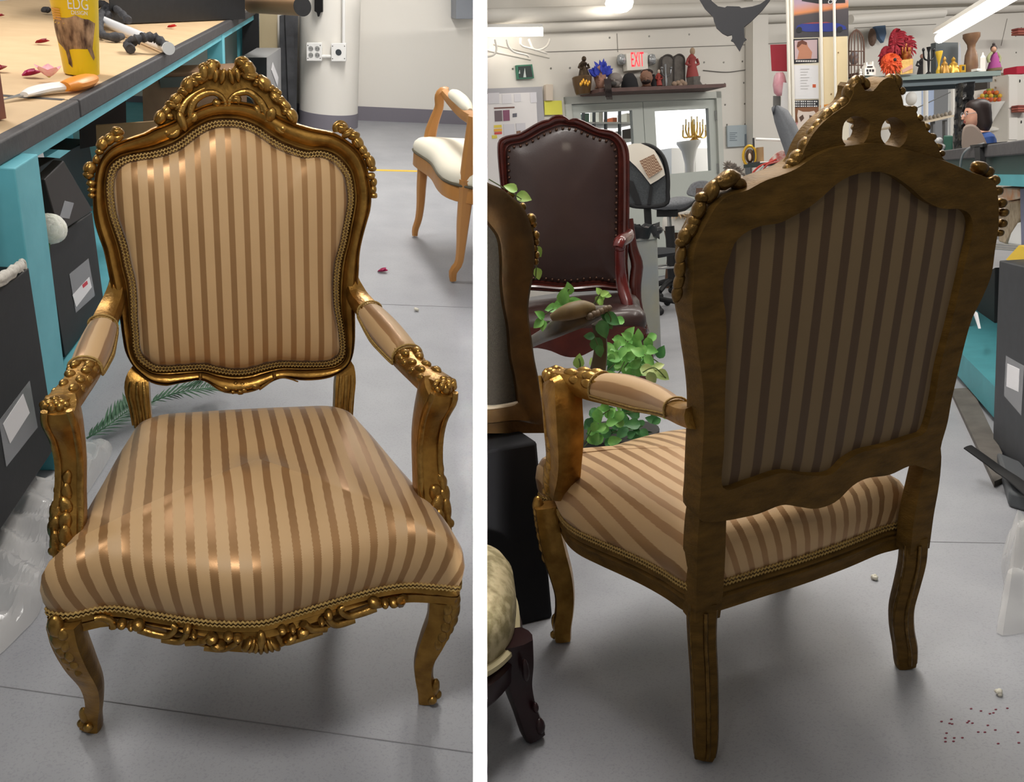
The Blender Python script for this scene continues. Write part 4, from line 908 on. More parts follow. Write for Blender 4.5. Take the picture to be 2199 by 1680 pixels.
# plastic sheet and fern on the floor
PLAST = mat('crumpled_clear_plastic','efedea',.18,0,alpha=.42,bump=.7,bscale=40,spec=.8)
def crumple(fr,outline,zmax,seed,n=26,rise=5):
    rnd = random.Random(seed); P = [fr.z(x,y,0) for x,y in outline]; P = np.array(P); x0,x1,y0,y1 = P[:,0].min(),P[:,0].max(),P[:,1].min(),P[:,1].max()
    c_ = P.mean(0); bnd = cr(P,72); rows = []; ks = [(rnd.uniform(8,40),rnd.uniform(8,40),rnd.uniform(0,6),rnd.uniform(.3,1)) for _ in range(10)]
    for i in range(n+1):
        s_ = 1-i/n*.995; row = []
        for p in bnd:
            q = c_+(p-c_)*s_; h = sum(w*abs(math.sin(q[0]*a+q[1]*b+f)) for a,b,f,w in ks)/5.5
            row.append((q[0],q[1],.003+zmax*h*(min(1,i/rise)**.7)))
        rows.append(row)
    mb = MB(); mb.loft(rows,cap=False); return mb
solo(FL,'plastic_sheet',crumple(FL,[(-60,1130),(20,1105),(70,1060),(120,1035),(190,960),(238,955),(236,985),(190,1060),(150,1130),(110,1200),(95,1290),(60,1350),(-60,1420)],.055,3),PLAST,'crumpled clear plastic sheeting on the floor left of the chair','plastic sheet',angle=25)
FERN = mat('fern_green','2f4f3a',.6,0,'557a5c',40,.5)
def frond(fr,pts,L,label,z=.02,n=30,w=.004):
    q = cr([fr.z(x,y,z+dz) for x,y,dz in pts],n,False); mb = MB(); mb.tube(q,[.003*(1-.7*i/n) for i in range(n)],5)
    for i in range(1,n):
        t_ = nrm(q[min(i+1,n-1)]-q[i-1]); sd = nrm(np.cross(t_,(0,0,1))); l = L*math.sin(PI*(.12+.86*i/n))
        for sg in (-1,1):
            mb.leaf(q[i],sd*sg+t_*.9+V3((0,0,.15+.3*(i%2))),(0,0,1),l*(.8+.4*((i*7)%5)/5),.0075,curl=.15,fold=.1,m=3)
    return solo(fr,'fern_frond',mb,FERN,label,'fern',angle=80)
frond(FL,[(186,942,0),(230,915,.02),(275,882,.04),(310,862,.03)],.085,'dark green fern frond on the floor behind the left arm of the chair')
frond(FL,[(322,866,0),(360,850,.02),(410,838,.04),(475,830,.03)],.085,'grey green fern frond seen between chair back and seat')
# floor crumbs
def crumb(fr,x,y,r_,m_,label,seed=1,z=0.0):
    rnd = random.Random(seed); mb = MB(); c_ = fr.z(x,y,z)
    for k in range(6): mb.ball(c_+V3((rnd.uniform(-1,1)*r_*.6,rnd.uniform(-1,1)*r_*.6,r_*(.5+rnd.random()*.5))),r_*rnd.uniform(.45,.7),7,5)
    return solo(fr,'foam_crumb',mb,m_,label,'crumb')
CRUMB = mat('off_white_foam','d9d4c4',.8)
crumb(FL,894,668,.010,CRUMB,'white crumb on the floor right of the chair arm')

# ---- cream chair cut by the frame of the view
WOOD = mat('honey_beech_wood','c28a4e',.4,0,'b37a3f',18,.6,.05,80,(1,1,.2))
CREAMF = mat('cream_upholstery','e9e2cf',.7)
PIP = mat('dark_olive_piping','57503f',.7)
cch = thing(FL,'cream_armchair','beech wood armchair with cream seat by the right hand wall','chair',(1.15,2.6,0))
legA = FL.z(890,509); legB = FL.z(972,607)
def pl_tube(pts,r,par,nm,m_,n=10,res=24,**kw):
    q = cr(np.column_stack([[p for p in pts],r]),res,False); mb = MB(); mb.tube(q[:,:3],q[:,3],n,sq=.4,**kw); return part(nm,mb,m_,par,clip=CLIP_L)
yA = legA; VA = Pl(FL,0,0,p0=legA,n=(-.35,-1,0)); VB = Pl(FL,0,0,p0=legB,n=(-.35,-1,0))
mA = VA.m; mB = VB.m
pl_tube([VA.p(x,y) for x,y in ((911,318),(908,360),(905,400),(903,440),(899,470),(892,492),(891,506))],[12*mA,11*mA,10*mA,8.5*mA,7.5*mA,7*mA,6*mA],cch,'leg',WOOD)
pl_tube([VB.p(x,y) for x,y in ((1002,385),(999,430),(994,480),(990,530),(985,565),(973,583),(973,603))],[17*mB,15*mB,13*mB,10*mB,9*mB,9*mB,7*mB],cch,'leg',WOOD)
pl_tube([VB.p(x,y) for x,y in ((1002,392),(1006,350),(1012,300),(1018,250))],[15*mB,14*mB,13*mB,12*mB],cch,'stile',WOOD)
ap_ = pl_tube([VA.p(x,y) for x,y in ((922,316),(925,285),(934,255),(943,230),(944,208),(952,197),(962,198))],[13*mA,12*mA,10*mA,9*mA,10*mA,10*mA,9*mA],cch,'arm_post',WOOD)
q0 = VA.p(955,199); q1 = VB.p(1030,262); pl_tube([q0,(q0*2+q1)/3+V3((0,0,-.01)),(q0+q1*2)/3-V3((0,0,.015)),q1],[.021,.028,.03,.028],cch,'arm',WOOD)
mb = MB(); aa = q0*.8+q1*.2; bb = q0*.25+q1*.75; mb.tube(cr([aa+V3((0,0,.02)),(aa+bb)/2+V3((0,0,.025)),bb+V3((0,0,.012))],12,False),[.012,.024,.029,.031,.032,.032,.032,.031,.03,.028,.024,.012],12); part('arm_pad',mb,CREAMF,cch,clip=CLIP_L)
zS = .42; S0 = V3((legA[0],legA[1],0)); S1 = V3((legB[0],legB[1],0)); SR = FL.right()*V3((1,1,0)); SR = nrm(SR)
out_ = [S0-SR*.03,S0*.6+S1*.4-SR*.02,S1-SR*.03,S1+SR*.35-V3((0,.02,0)),S0*.5+S1*.5+SR*.5,S0+SR*.42+V3((0,.1,0)),S0+SR*.1+V3((0,.06,0))]
SO_ = cr(out_,70); ctr = SO_.mean(0); zA = float(VA.p(911,330)[2]); zB = float(VB.p(1000,392)[2]); zS = (zA+zB)/2
mb = MB(); mb.loft([[(*(ctr+(p-ctr)*k)[:2],zS+h) for p in SO_] for k,h in ((.97,-.075),(1.0,-.07),(1.0,-.012),(.98,0))]); part('seat_rail',mb,WOOD,cch,clip=CLIP_L)
mb = MB(); mb.loft([[(*(ctr+(p-ctr)*k)[:2],zS+h) for p in SO_] for k,h in ((1.0,0),(1.01,.02),(.99,.045),(.93,.065),(.8,.08),(.5,.092),(.02,.096))]); part('seat_cushion',mb,CREAMF,cch,clip=CLIP_L,angle=80)
mb = MB(); mb.tube([(p[0],p[1],zS+.002) for p in SO_+ (SO_-ctr)*.01],.006,6,closed=True); part('piping',mb,PIP,cch,clip=CLIP_L)
# ================================================================ right room
dW = FR.ray(4755,80); dW = nrm(dW*V3((1,1,0))); w0 = FR.z(1450,590); nW = nrm(np.cross(dW,(0,0,1))); nW = nW if nW@(FR.C-w0) > 0 else -nW
W = Pl(FR,0,0,p0=w0,n=nW)
def wx(x,y): p = W.p(x,y)-w0; return float(p@W.u), float(p[2])
def at_wall(u,z,h=0.0): return V3((w0[0],w0[1],0))+W.u*u+V3((0,0,z))+W.n*h
def wall_slab(u0,u1,z0,z1,th=.12,h=0.0): m1 = MB(); a = at_wall(u0,z0,h); m1.obox(a,W.u*(u1-u0),-W.n*th,(0,0,z1-z0)); return m1
CZ = 3.25
uL,_ = wx(900,300); dl_,zt_ = wx(1210,207); dr_,_ = wx(1549,300); zdoor = wx(1380,203)[1]
wl,wzt = wx(1938,190); wr,_ = wx(2056,250); wzb = wx(2000,318)[1]
uR,_ = wx(2330,300)
PANEL = mat('white_metal_panel','dcd8d0',.5)
struct(FR,'wall_far',wall_slab(uL,dl_,0,CZ),PANEL,clip=CLIP_R,smooth=False)
struct(FR,'wall_far_above_door',wall_slab(dl_,dr_,zdoor,CZ),PANEL,smooth=False)
struct(FR,'wall_far_middle',wall_slab(dr_,wl,0,CZ),PANEL,smooth=False)
struct(FR,'wall_far_above_window',wall_slab(wl,wr,wzt,CZ),PANEL,smooth=False)
struct(FR,'wall_far_below_window',wall_slab(wl,wr,0,wzb),PANEL,smooth=False)
struct(FR,'wall_far_right',wall_slab(wr,uR,0,CZ),PANEL,smooth=False)
mb = MB(); mb.box((-4,-4.5,CZ),(16,16,.1)); struct(FR,'ceiling',mb,mat('pale_ceiling','d9d6d0',.7),clip=CLIP_R,smooth=False)
# the bright room beyond the doors
bz = at_wall(dl_-1.2,0,-4.0)
LBY = uR-dl_+4
mb = MB(); mb.obox(at_wall(dl_-2,0,-4.0),W.u*LBY,-W.n*.1,(0,0,3)); struct(FR,'wall_beyond',mb,mat('pale_blue_wall','c8d6f0',.6),smooth=False)
mb = MB(); mb.obox(at_wall(wl-2.5,0,-3.9),W.u*(uR-wl+4),-W.n*.05,(0,0,2.85)); struct(FR,'wall_beyond_window',mb,mat('bright_white_wall','f4f4f2',.6),smooth=False)
mb = MB(); mb.obox(at_wall(dl_-2,-.1,-.12),W.u*LBY,-W.n*4.2,(0,0,.1)); struct(FR,'floor_beyond',mb,FLOORM,smooth=False)
mb = MB(); mb.obox(at_wall(dl_-2,2.9,-.12),W.u*LBY,-W.n*4.2,(0,0,.1)); struct(FR,'ceiling_beyond',mb,MATS['pale_ceiling'],smooth=False)
def arlight(p,target,sx,sy,e,col=(1,.95,.9),name='ceiling_or_fill_light'): return area(FR,name,p,target,sx,sy,e,col)
c1 = at_wall((dl_+dr_)/2+.3,2.8,-2.0); arlight(c1,c1-V3((0,0,1)),1.5,1.2,26,(.9,.95,1))
c2 = at_wall((wl+wr)/2,2.8,-1.8); c2 = at_wall((wl+wr)/2+.6,2.3,-.7); arlight(c2,at_wall((wl+wr)/2+.6,1.3,-4.0),2.5,1.2,260,(1,1,1))  # second lamp: added fill aimed at the wall beyond the window
for u_,e_ in ((wx(1150,300)[0],26),(wx(1480,300)[0],34),(wx(1780,300)[0],46),(wx(2080,300)[0],60),(wx(2300,300)[0],46)):
    c3 = at_wall(u_,CZ-.12,3.2); arlight(c3,c3-V3((0,0,1))+W.n*-.35,1.6,.3,e_,(1,.955,.9))
# rivets and panel seams
mb = MB()
for (x,y) in ((1183,147),(1224,146),(1512,134),(1554,134),(1594,132),(1515,182),(1556,180),(1597,178),(1557,225),(1599,223),(1561,268),(1600,267),(1561,312),(1636,130),(1639,178),(1641,222),(1309,81),(1394,78),(1480,74),(1101,148),(2181,77),(2182,113),(2175,172),(2193,60)): 
    mb.lathe([(.010,0),(.010,.004)],W.p(x,y,.001),W.n,8)
struct(FR,'trim_wall_rivets',mb,mat('rivet_grey','77756f',.4,.6))
for k,(pts) in enumerate((((1160,112),(1560,98)),((1560,98),(1690,92)),((1613,110),(1620,380)),((1325,72),(1327,112)),((1835,60),(2010,52)),((2163,40),(2150,98)))):
    mb = MB(); W.tube(mb,[(x,y,.004) for x,y in pts],.8,5); struct(FR,'trim_panel_seam_%d'%(k+1),mb,mat('seam_grey','8d8a84',.6))
mb = MB(); W.tube(mb,[(1510,151,.01),(1560,155,.01),(1600,150,.01),(1612,149,.01)],.9,5,res=12); solo(FR,'wall_wire',mb,mat('grey_wire','6b6965',.6),'thin grey wire along the wall right of the exit shelf','wire')
for x0,x1,nm in ((1613,1650,'wide'),):
    mb = MB(); W.box(mb,1617,-200,1650,560,.12,.13); struct(FR,'trim_wall_post',mb,PANEL,smooth=False)
# ---- pipes and lamps under the ceiling
Pp = Pl(FR,1300,50,8.9); Pp.n = W.n; Pp.u = W.u
WP_ = mat('white_painted_pipe','dedad2',.5)
def pipe(name,pts,r_,label,h=0.0,m_=None): mb = MB(); Pp.tube(mb,[(x,y,h) for x,y in pts],r_,20); return solo(FR,name,mb,m_ or WP_,label,'pipe',clip=CLIP_R)
pipe('ceiling_pipe',[(1000,36),(1700,14)],14,'thick white pipe below the ceiling, upper one above the exit sign',.1)
pipe('ceiling_duct',[(1000,62),(2300,10)],13,'white round duct running along the top of the far wall',.0)
pipe('ceiling_pipe',[(1826,42),(2026,28)],11,'short thick white pipe with a rounded end above the costume shelf',.5)
pipe('ceiling_pipe',[(1700,6),(2300,-8)],12,'thick white pipe at the very top right under the ceiling',.2)
for k,(pts,lab) in enumerate(((((1046,122),(1060,118),(1066,105),(1063,85)),'white cable loop under the ceiling at the far left'),(((1088,85),(1092,100),(1105,112),(1130,118),(1136,123)),'white cable hanging below the lamp above the whiteboard'),(((1118,82),(1120,98),(1150,107),(1175,115)),'white flexible conduit with a bend above the green picture'),(((1135,84),(1145,105),(1160,107),(1175,98),(1181,84)),'white cable loop beside the lamp end'))):
    mb = MB(); Pp.tube(mb,[(x,y,.2) for x,y in pts],2.2,6,res=24); solo(FR,'hanging_cable',mb,WP_,lab,'cable')
for k,(x0,y0,x1,y1) in enumerate(((1060,95,1180,124),(1046,108,1140,128))):
    mb = MB(); Pp.tube(mb,[(x0,y0,-.05),(x1,y1,-.05)],1.6,6); solo(FR,'cable_tray_rod',mb,WP_,('upper' if k == 0 else 'lower')+' thin white rod of the cable run at the ceiling left','rod',clip=CLIP_R)
LAMP = mat('lit_lamp_tube','ffffff',.3,emit='fff6ea',estr=9)
def lamp(a,b,r_,label,housing=True):
    a,b = V3(a),V3(b); o = thing(FR,'fluorescent_lamp',label,'ceiling lamp',a); mb = MB(); mb.tube([a,b],r_,12); part('tube',mb,LAMP,o,clip=CLIP_R)
    e = b-a; s_ = nrm(np.cross(e,(0,0,1))); mb = MB(); mb.obox(a-s_*r_*1.3+V3((0,0,r_*1.05)),e,s_*r_*2.6,(0,0,r_*.8)); part('housing',mb,mat('lamp_housing','e4e2dc',.5),o,clip=CLIP_R,smooth=False); return o
lamp(FR.d(1046,70,8.2),FR.d(1166,69,8.2),.035,'bright white fluorescent lamp at upper left above the whiteboard')
lamp(FR.d(2018,82,7.6),FR.d(2235,-45,5.6),.042,'glaring fluorescent lamp slanting across the upper right corner')
mb = MB(); Pp.blob(mb,1330,6,34,20,20,.4); o = solo(FR,'ceiling_globe_lamp',mb,LAMP,'glowing round ceiling lamp above the exit sign','ceiling lamp')
# ---- doors
DOORM = mat('pale_grey_green_door','bfc5bf',.5); GL = mat('window_glass','ffffff',.02,trans=1.0,ior=1.05,spec=.3)
def fr_ring(mb,outer,inner,th,h):   # two px quads
    for i in range(4):
        j = (i+1)%4; P4 = [outer[i],outer[j],inner[j],inner[i]]; W.prism(mb,P4,th,h)
mb = MB(); u0,u1 = dl_,dr_
m1 = MB()
for a,b,z0,z1 in ((u0,u0+.07,0,zdoor),(u1-.07,u1,0,zdoor),(u0,u1,zdoor-.07,zdoor)): q = at_wall(a,z0,.03); m1.obox(q,W.u*(b-a),-W.n*.16,(0,0,z1-z0))
struct(FR,'door_frame',m1,mat('door_frame_grey','c6c9c2',.5),smooth=False)
um = wx(1385,300)[0]
def door(nm,a,b,win):
    o = None; x0,y0,x1,y1 = win; wa,wz1 = wx(x0,y0); wb,wz0 = wx(x1,y1); m1 = MB(); z1 = zdoor-.075; z0 = .01
    for p,q,s,t_ in ((a,wa,z0,z1),(wb,b,z0,z1),(wa,wb,z0,wz0),(wa,wb,wz1,z1)): m1.obox(at_wall(p,s,.0),W.u*(q-p),-W.n*.05,(0,0,t_-s))
    d = struct(FR,nm,m1,DOORM,smooth=False)
    m2 = MB(); m2.obox(at_wall(wa,wz0,-.02),W.u*(wb-wa),-W.n*.006,(0,0,wz1-wz0)); part('glass_pane',m2,GL,d,smooth=False)
    m2 = MB()
    for zz in (.25,zdoor*.55,zdoor-.3): m2.obox(at_wall(b-.012 if nm == 'door_2' else a-.005,zz,.02),W.u*.016,-W.n*.02,(0,0,.1))
    part('hinge',m2,STEEL,d,smooth=False)
door('door_1',u0+.072,um-.004,(1247,242,1364,345)); door('door_2',um+.004,u1-.072,(1406,238,1527,366))
# things beyond the doors
Bp = Pl(FR,1490,300,11.2); Bp.n = W.n; Bp.u = W.u
GOLDY = mat('pale_gold_metal','d9b15a',.35,.6); WHT = mat('white_plaster','eeebe4',.6)
def y0_(P_,x,h=0.0): q = P_.p(x,400,h); return FR.pix((q[0],q[1],0.004))[1]
ch = thing(FR,'candelabra','gold many-armed candelabra on a white pedestal behind the door window','candelabra',Bp.p(1491,y0_(Bp,1491)))
mb = MB(); Bp.lathe(mb,1491,y0_(Bp,1491),302,[(22,0),(22,.03),(9,.06),(8,.5),(10,.8),(16,.92),(26,.98),(26,1)],n=14); part('pedestal',mb,WHT,ch)
mb = MB(); Bp.lathe(mb,1491,302,255,[(12,0),(4,.15),(6,.3),(3,.5),(4,.8),(1,1)],n=12)
for k in range(9):
    a = -24+6*k; hh = 268-abs(k-4)*-3-((k%2)*9); Bp.tube(mb,[(1491,290,0),(1491+a*.6,295,.05*math.sin(k)),(1491+a,hh+14,.08*math.sin(k*2)),(1491+a,hh,.08*math.sin(k*2))],2.0,6,res=12)
part('arms',mb,GOLDY,ch)
mb = MB()
for k in range(9): a = -24+6*k; hh = 268+abs(k-4)*3-((k%2)*9); Bp.tube(mb,[(1491+a,hh,.08*math.sin(k*2)),(1491+a,hh-12,.08*math.sin(k*2))],1.9,6)
part('candles',mb,mat('ivory_candle','f4e7c8',.6),ch)
for k,(x0,x1,lab) in enumerate(((1442,1470,'left'),(1494,1528,'right'))):
    mb = MB(); Bp.box(mb,x0,y0_(Bp,x0,-.6),x1,318,.5,-.6); solo(FR,'white_cabinet',mb,WHT,'white cabinet in the room beyond, %s of the pedestal'%lab,'cabinet',smooth=False)
sh = thing(FR,'metal_shelving','grey metal shelving seen through the left door window','shelving',Bp.p(1300,470))
for x in (1252,1275,1300,1330): mb = MB(); Bp.box(mb,x,y0_(Bp,x,-.3),x+4,225,.03,-.3); part('upright',mb,mat('dark_grey_metal','5d6060',.5,.4),sh,smooth=False)
for y in (262,298,330): mb = MB(); Bp.box(mb,1248,y,1372,y+4,.5,-.3); part('shelf_board',mb,mat('pale_board','cfcdc4',.6),sh,smooth=False)
rr_ = random.Random(5); cols = ['5f7d6a','b9b6a6','7b6f63','d8d2c2','4c4a46','9aa2a0','a8572f','e7e3d7']
for k in range(11):
    x = 1256+k*10; y = (262,298,330)[k%3]; hh = rr_.uniform(9,24); mb = MB(); Bp.box(mb,x,y-hh,x+9,y,.2,-.35); solo(FR,'shelf_carton',mb,mat('carton_'+cols[k%8],cols[k%8],.6),'small carton in the shelving behind the left door window','carton','cartons beyond the left door',smooth=False)
# ---- exit sign
ex = thing(FR,'exit_sign','white exit sign with red letters and two round lamps above the doors','exit sign',W.p(1369,152))
mb = MB(); W.prism(mb,[(1347,152),(1392,149),(1391,113),(1345,115)],.07,.09); part('housing',mb,mat('exit_housing','efebe2',.5),ex,bevel=.004)
mb = MB(); a,b = W.p(1353,127),W.p(1385,126); lettering(mb,'EXIT',W.p(1369,127.5,.091),nrm(b-a),(0,0,1),W.n,27*W.m,31*W.m,.002); part('letters',mb,mat('lit_exit_red','ff2a3c',.5,emit='ff2434',estr=1.2),ex,smooth=False)
for x in (1335,1400): mb = MB(); W.lathe(mb,x,140,116,[(2,0),(7,.1),(9,.5),(7,.9),(2,1)],.06); W.blob(mb,x,128,7,7,4,.11); part('emergency_lamp',mb,mat('lamp_glass_grey','a9adb0',.2,.3),ex)
# ---- shelf over the doors with props
S1 = W
o = thing(FR,'wall_shelf','brown plank shelf with old props above the doors','shelf',W.p(1370,200)); mb = MB(); SD = .34
a,b = W.p(1246,201),W.p(1513,190); e = b-a; mb.obox(a,e,W.n*SD,(0,0,-.035)); part('board',mb,mat('mauve_brown_board','6e5550',.6,0,'5c4541',10,.5),o,smooth=False)
mat('dark_bracket','4b4541',.5)
def y1(x): return 201-(x-1246)*11/267+2.0          # where things stand on the shelf (front half)
H1 = .17
def onshelf(nm,x,label,cat): return thing(FR,nm,label,cat,W.p(x,y1(x),H1))
BRZ = mat('dark_bronze','574734',.4,.6,'3c3128',40,.5); SKIN1 = mat('waxy_skin','b08a70',.6); DARKC = mat('near_black_cloth','242428',.8); STONE = mat('grey_stone_prop','77726d',.8,0,'5f5b57',20,.6); HAIRD = mat('dark_hair','2d2220',.6)
t = onshelf('lantern_bowl',1252,'dark bowl with glowing gold fragments at the left end of the shelf','bowl')
mb = MB(); W.lathe(mb,1252,y1(1252),164,[(13,0),(15,.15),(18,.6),(19,.95),(17,1)],H1); part('bowl',mb,mat('brown_smoked_glass','5b4326',.3),t)
mb = MB(); 
for k in range(7): W.blob(mb,1247+k*3,181+((k*7)%5)*-2,2.5,4,2,H1+.09)
part('gold_pieces',mb,mat('gold_pieces','f0b548',.3,.7),t)
def figure(nm,x,base,top,r_,m_body,m_head,label,cat='figurine',w=1.0,h=H1):
    t = thing(FR,nm,label,cat,W.p(x,base,h)); mb = MB(); W.lathe(mb,x,base,top+(base-top)*.22,[(r_*1.0,0),(r_*.95,.1),(r_*.7,.45),(r_*.5,.62),(r_*.75,.82),(r_*.3,.97),(r_*.15,1)],h,14)
    W.tube(mb,[(x-r_*.7,top+(base-top)*.38,h),(x-r_*1.0,top+(base-top)*.55,h),(x-r_*.3,top+(base-top)*.62,h+.03)],r_*.22,6); W.tube(mb,[(x+r_*.7,top+(base-top)*.38,h),(x+r_*1.0,top+(base-top)*.55,h),(x+r_*.3,top+(base-top)*.62,h+.03)],r_*.22,6)
    part('body',mb,m_body,t); mb = MB(); W.blob(mb,x,top+(base-top)*.13,r_*.42,(base-top)*.12,r_*.4,h); part('head',mb,m_head,t); return t
figure('bronze_statuette',1254,164,121,11,BRZ,BRZ,'dark bronze statuette standing on the bowl at the shelf end')
def head(nm,x,base,w_,h_,m_,label,extra=None,cat='prop head'):
    t = onshelf(nm,x,label,cat); mb = MB(); W.blob(mb,x,base-h_*.58,w_*.5,h_*.45,w_*.5,H1,14,10); W.blob(mb,x,base-h_*.28,w_*.36,h_*.28,w_*.36,H1+.02,12,8); W.lathe(mb,x,base,base-h_*.4,[(w_*.42,0),(w_*.3,.3),(w_*.3,1)],H1-.02)
    W.blob(mb,x-w_*.05,base-h_*.48,w_*.07,h_*.12,w_*.1,H1+w_*.5*W.m); 
    for sx in (-1,1): W.blob(mb,x+sx*w_*.2,base-h_*.6,w_*.1,h_*.03,w_*.05,H1+w_*.45*W.m); W.blob(mb,x+sx*w_*.5,base-h_*.55,w_*.06,h_*.1,w_*.06,H1)
    W.blob(mb,x-w_*.03,base-h_*.3,w_*.14,h_*.035,w_*.06,H1+w_*.4*W.m)
    part('face',mb,m_,t); return t
t = head('feathered_head',1288,189,24,44,mat('tan_mask_skin','b28672',.6),'tan prop head wearing a tall blue feather headdress')
mb = MB(); rf_ = random.Random(3)
for k in range(46):
    a = rf_.uniform(-1,1); c_ = W.p(1290+a*13,160-rf_.random()*10+abs(a)*6,H1+rf_.uniform(-.06,.08)); mb.leaf(c_,W.u*a*.9+V3((0,0,rf_.uniform(.2,1.0)))+W.n*rf_.uniform(-.3,.5),W.n,rf_.uniform(12,22)*W.m,9*W.m,curl=.2,fold=.1)
part('feathers',mb,mat('royal_blue_feathers','2a36a8',.7,0,'3d50c8',50,.6),t,angle=80)
mb = MB()
for k in range(12): W.tube(mb,[(1298+k*1.2,170,H1+.08),(1300+k*1.1,190,SD+.03),(1300+k*1.2,200,SD+.02),(1300+k*1.1+(k%3-1)*2,204+(k*5)%15,SD+.02)],1.0,5,res=12)
part('hair_tail',mb,HAIRD,t)
t = head('grey_mask_head',1320,188,30,29,mat('grey_mask','8b8480',.7),'grey bearded mask head lying between the blue feathers and black hood')
mb = MB(); W.blob(mb,1316,180,9,5,6,H1+.06); part('beard',mb,mat('dark_grey_beard','4c4a49',.8),t)
t = onshelf('black_hood',1353,'black rounded hood in the middle of the prop shelf','hood'); mb = MB(); W.lathe(mb,1353,y1(1353),156,[(16,0),(17,.3),(15,.65),(9,.92),(2,1)],H1); part('shell',mb,DARKC,t)
t = head('bearded_head',1388,186,25,34,mat('brown_skin_head','94705d',.6),'prop head with dark beard and hair right of the black hood')
mb = MB(); W.blob(mb,1389,156,13,7,12,H1-.01); W.blob(mb,1388,176,10,5,8,H1+.04); part('hair',mb,HAIRD,t)
mb = MB(); W.lathe(mb,1405,y1(1405),160,[(7,0),(6,.5),(3,1)],H1-.02); solo(FR,'dark_cloth_bundle',mb,DARKC,'dark cloth bundle beside the bearded head','cloth')
figure('santa_figurine',1415,184,149,7,mat('santa_red','a8463e',.6),mat('cream_beard','e0cfc0',.7),'small figurine in red with white beard on the prop shelf')
t = onshelf('candelabra',1431,'tarnished silver candelabra on the prop shelf','candelabra'); mb = MB(); W.lathe(mb,1431,y1(1431),138,[(8,0),(2,.1),(3,.4),(1.5,.7),(3,1)],H1+.03)
for sx in (-1,1): W.tube(mb,[(1431,165,H1+.03),(1431+sx*8,160,H1+.03),(1431+sx*10,148,H1+.03)],1.5,6,res=10); W.blob(mb,1431+sx*10,146,3,3,3,H1+.03)
part('stand',mb,mat('tarnished_silver','8d9093',.3,.8),t)
for x0,x1,ht,lab in ((1421,1447,118,'left grey arched tombstone on the prop shelf'),(1447,1470,117,'right grey arched tombstone with dark rim on the prop shelf')):
    pts = [(x0,184),(x0,ht+12)]+[((x0+x1)/2-(x1-x0)/2*math.cos(a),ht+12-12*math.sin(a)) for a in np.linspace(.2,PI-.2,9)]+[(x1,ht+12),(x1,184)]
    t = thing(FR,'tombstone_prop',lab,'tombstone',W.p((x0+x1)/2,184,H1-.06)); mb = MB(); W.prism(mb,pts,.05,H1-.06); part('slab',mb,STONE,t)
    mb = MB(); W.tube(mb,[(x,y,H1-.055) for x,y in pts],1.8,6); part('rim',mb,mat('dark_stone_rim','4a4644',.8),t)
t = onshelf('stone_pieces',1462,'small pale stone pieces in front of the tombstones','stones'); mb = MB()
for k,(x,y) in enumerate(((1448,180),(1456,178),(1464,176),(1470,180),(1460,183))): W.blob(mb,x,y,6,5,5,H1+.05)
part('pieces',mb,mat('sandy_stone','a58f7c',.8),t)
figure('red_dress_figure',1487,166,102,13,mat('faded_red_dress','a14a48',.7),mat('figure_skin','b39a80',.6),'figure in a faded red dress at the right end of the prop shelf')
mb = MB(); W.lathe(mb,1490,y1(1490),166,[(19,0),(20,.3),(15,.6),(16,1)],H1,6); solo(FR,'figure_stand',mb,STONE,'rough grey block under the red dressed figure','block')
# ---- board, notes, picture
mb = MB(); wb = thing(FR,'whiteboard','white notice board with grey frame and pinned papers at left','notice board',W.p(1100,420))
W.prism(mb,[(1000,440),(1182,436),(1164,186),(1000,192)],.03,.04); part('frame',mb,mat('grey_board_frame','a9a8ad',.5),wb,smooth=False)
mb = MB(); W.prism(mb,[(1000,440),(1162,436),(1151,198),(1000,204)],.006,.046); part('board',mb,mat('white_board','e6e3e3',.4),wb,smooth=False)
for q,c_,nm in (([(1048,200),(1072,199),(1072,222),(1048,223)],'d5d3d8','paper'),([(1078,203),(1098,202),(1099,222),(1079,223)],'dcdade','paper'),([(1104,202),(1118,201),(1119,218),(1105,219)],'d9d7dc','paper'),([(1138,199),(1152,198),(1153,220),(1140,221)],'dedce2','paper'),([(1062,238),(1078,237),(1079,260),(1063,261)],'75686c','photo'),([(1080,237),(1094,236),(1095,259),(1081,260)],'8d5a72','photo'),([(1101,244),(1110,243),(1110,251),(1101,252)],'6b6b75','photo'),([(1061,269),(1077,268),(1078,274),(1061,275)],'e8d15a','paper'),([(1061,277),(1078,276),(1078,282),(1061,283)],'e8b04a','paper'),([(1062,284),(1078,283),(1078,288),(1062,289)],'d8574f','paper'),([(1081,267),(1104,266),(1106,290),(1082,291)],'d6d4da','paper'),([(1108,265),(1128,264),(1129,280),(1109,281)],'d2d0d6','paper'),([(1109,282),(1118,281),(1119,292),(1110,293)],'8a6653','photo'),([(1056,291),(1067,290),(1068,297),(1057,298)],'e0d05a','paper'),([(1061,231),(1105,229),(1105,232),(1061,234)],'7a5a52','paper')):
    mb = MB(); W.prism(mb,q,.002,.050); part('pinned_'+nm,mb,mat('note_'+c_,c_,.7),wb,smooth=False)
t = thing(FR,'framed_picture','small dark picture in a green frame above the notice board','picture',W.p(1128,170)); mb = MB(); W.prism(mb,[(1112,170),(1147,168),(1143,138),(1109,140)],.03,.04); part('frame',mb,mat('green_frame','3f7a62',.5),t,smooth=False)
mb = MB(); W.prism(mb,[(1115,167),(1144,165),(1140,141),(1113,143)],.004,.045); part('picture',mb,mat('dark_slate_picture','2f3a38',.5),t,smooth=False)
mb = MB(); W.prism(mb,[(1124,166),(1130,166),(1127,146)],.002,.048); W.prism(mb,[(1114,158),(1117,158),(1116,150)],.002,.048); part('pale_figures',mb,mat('pale_figure','c9d2cf',.5),t,smooth=False)
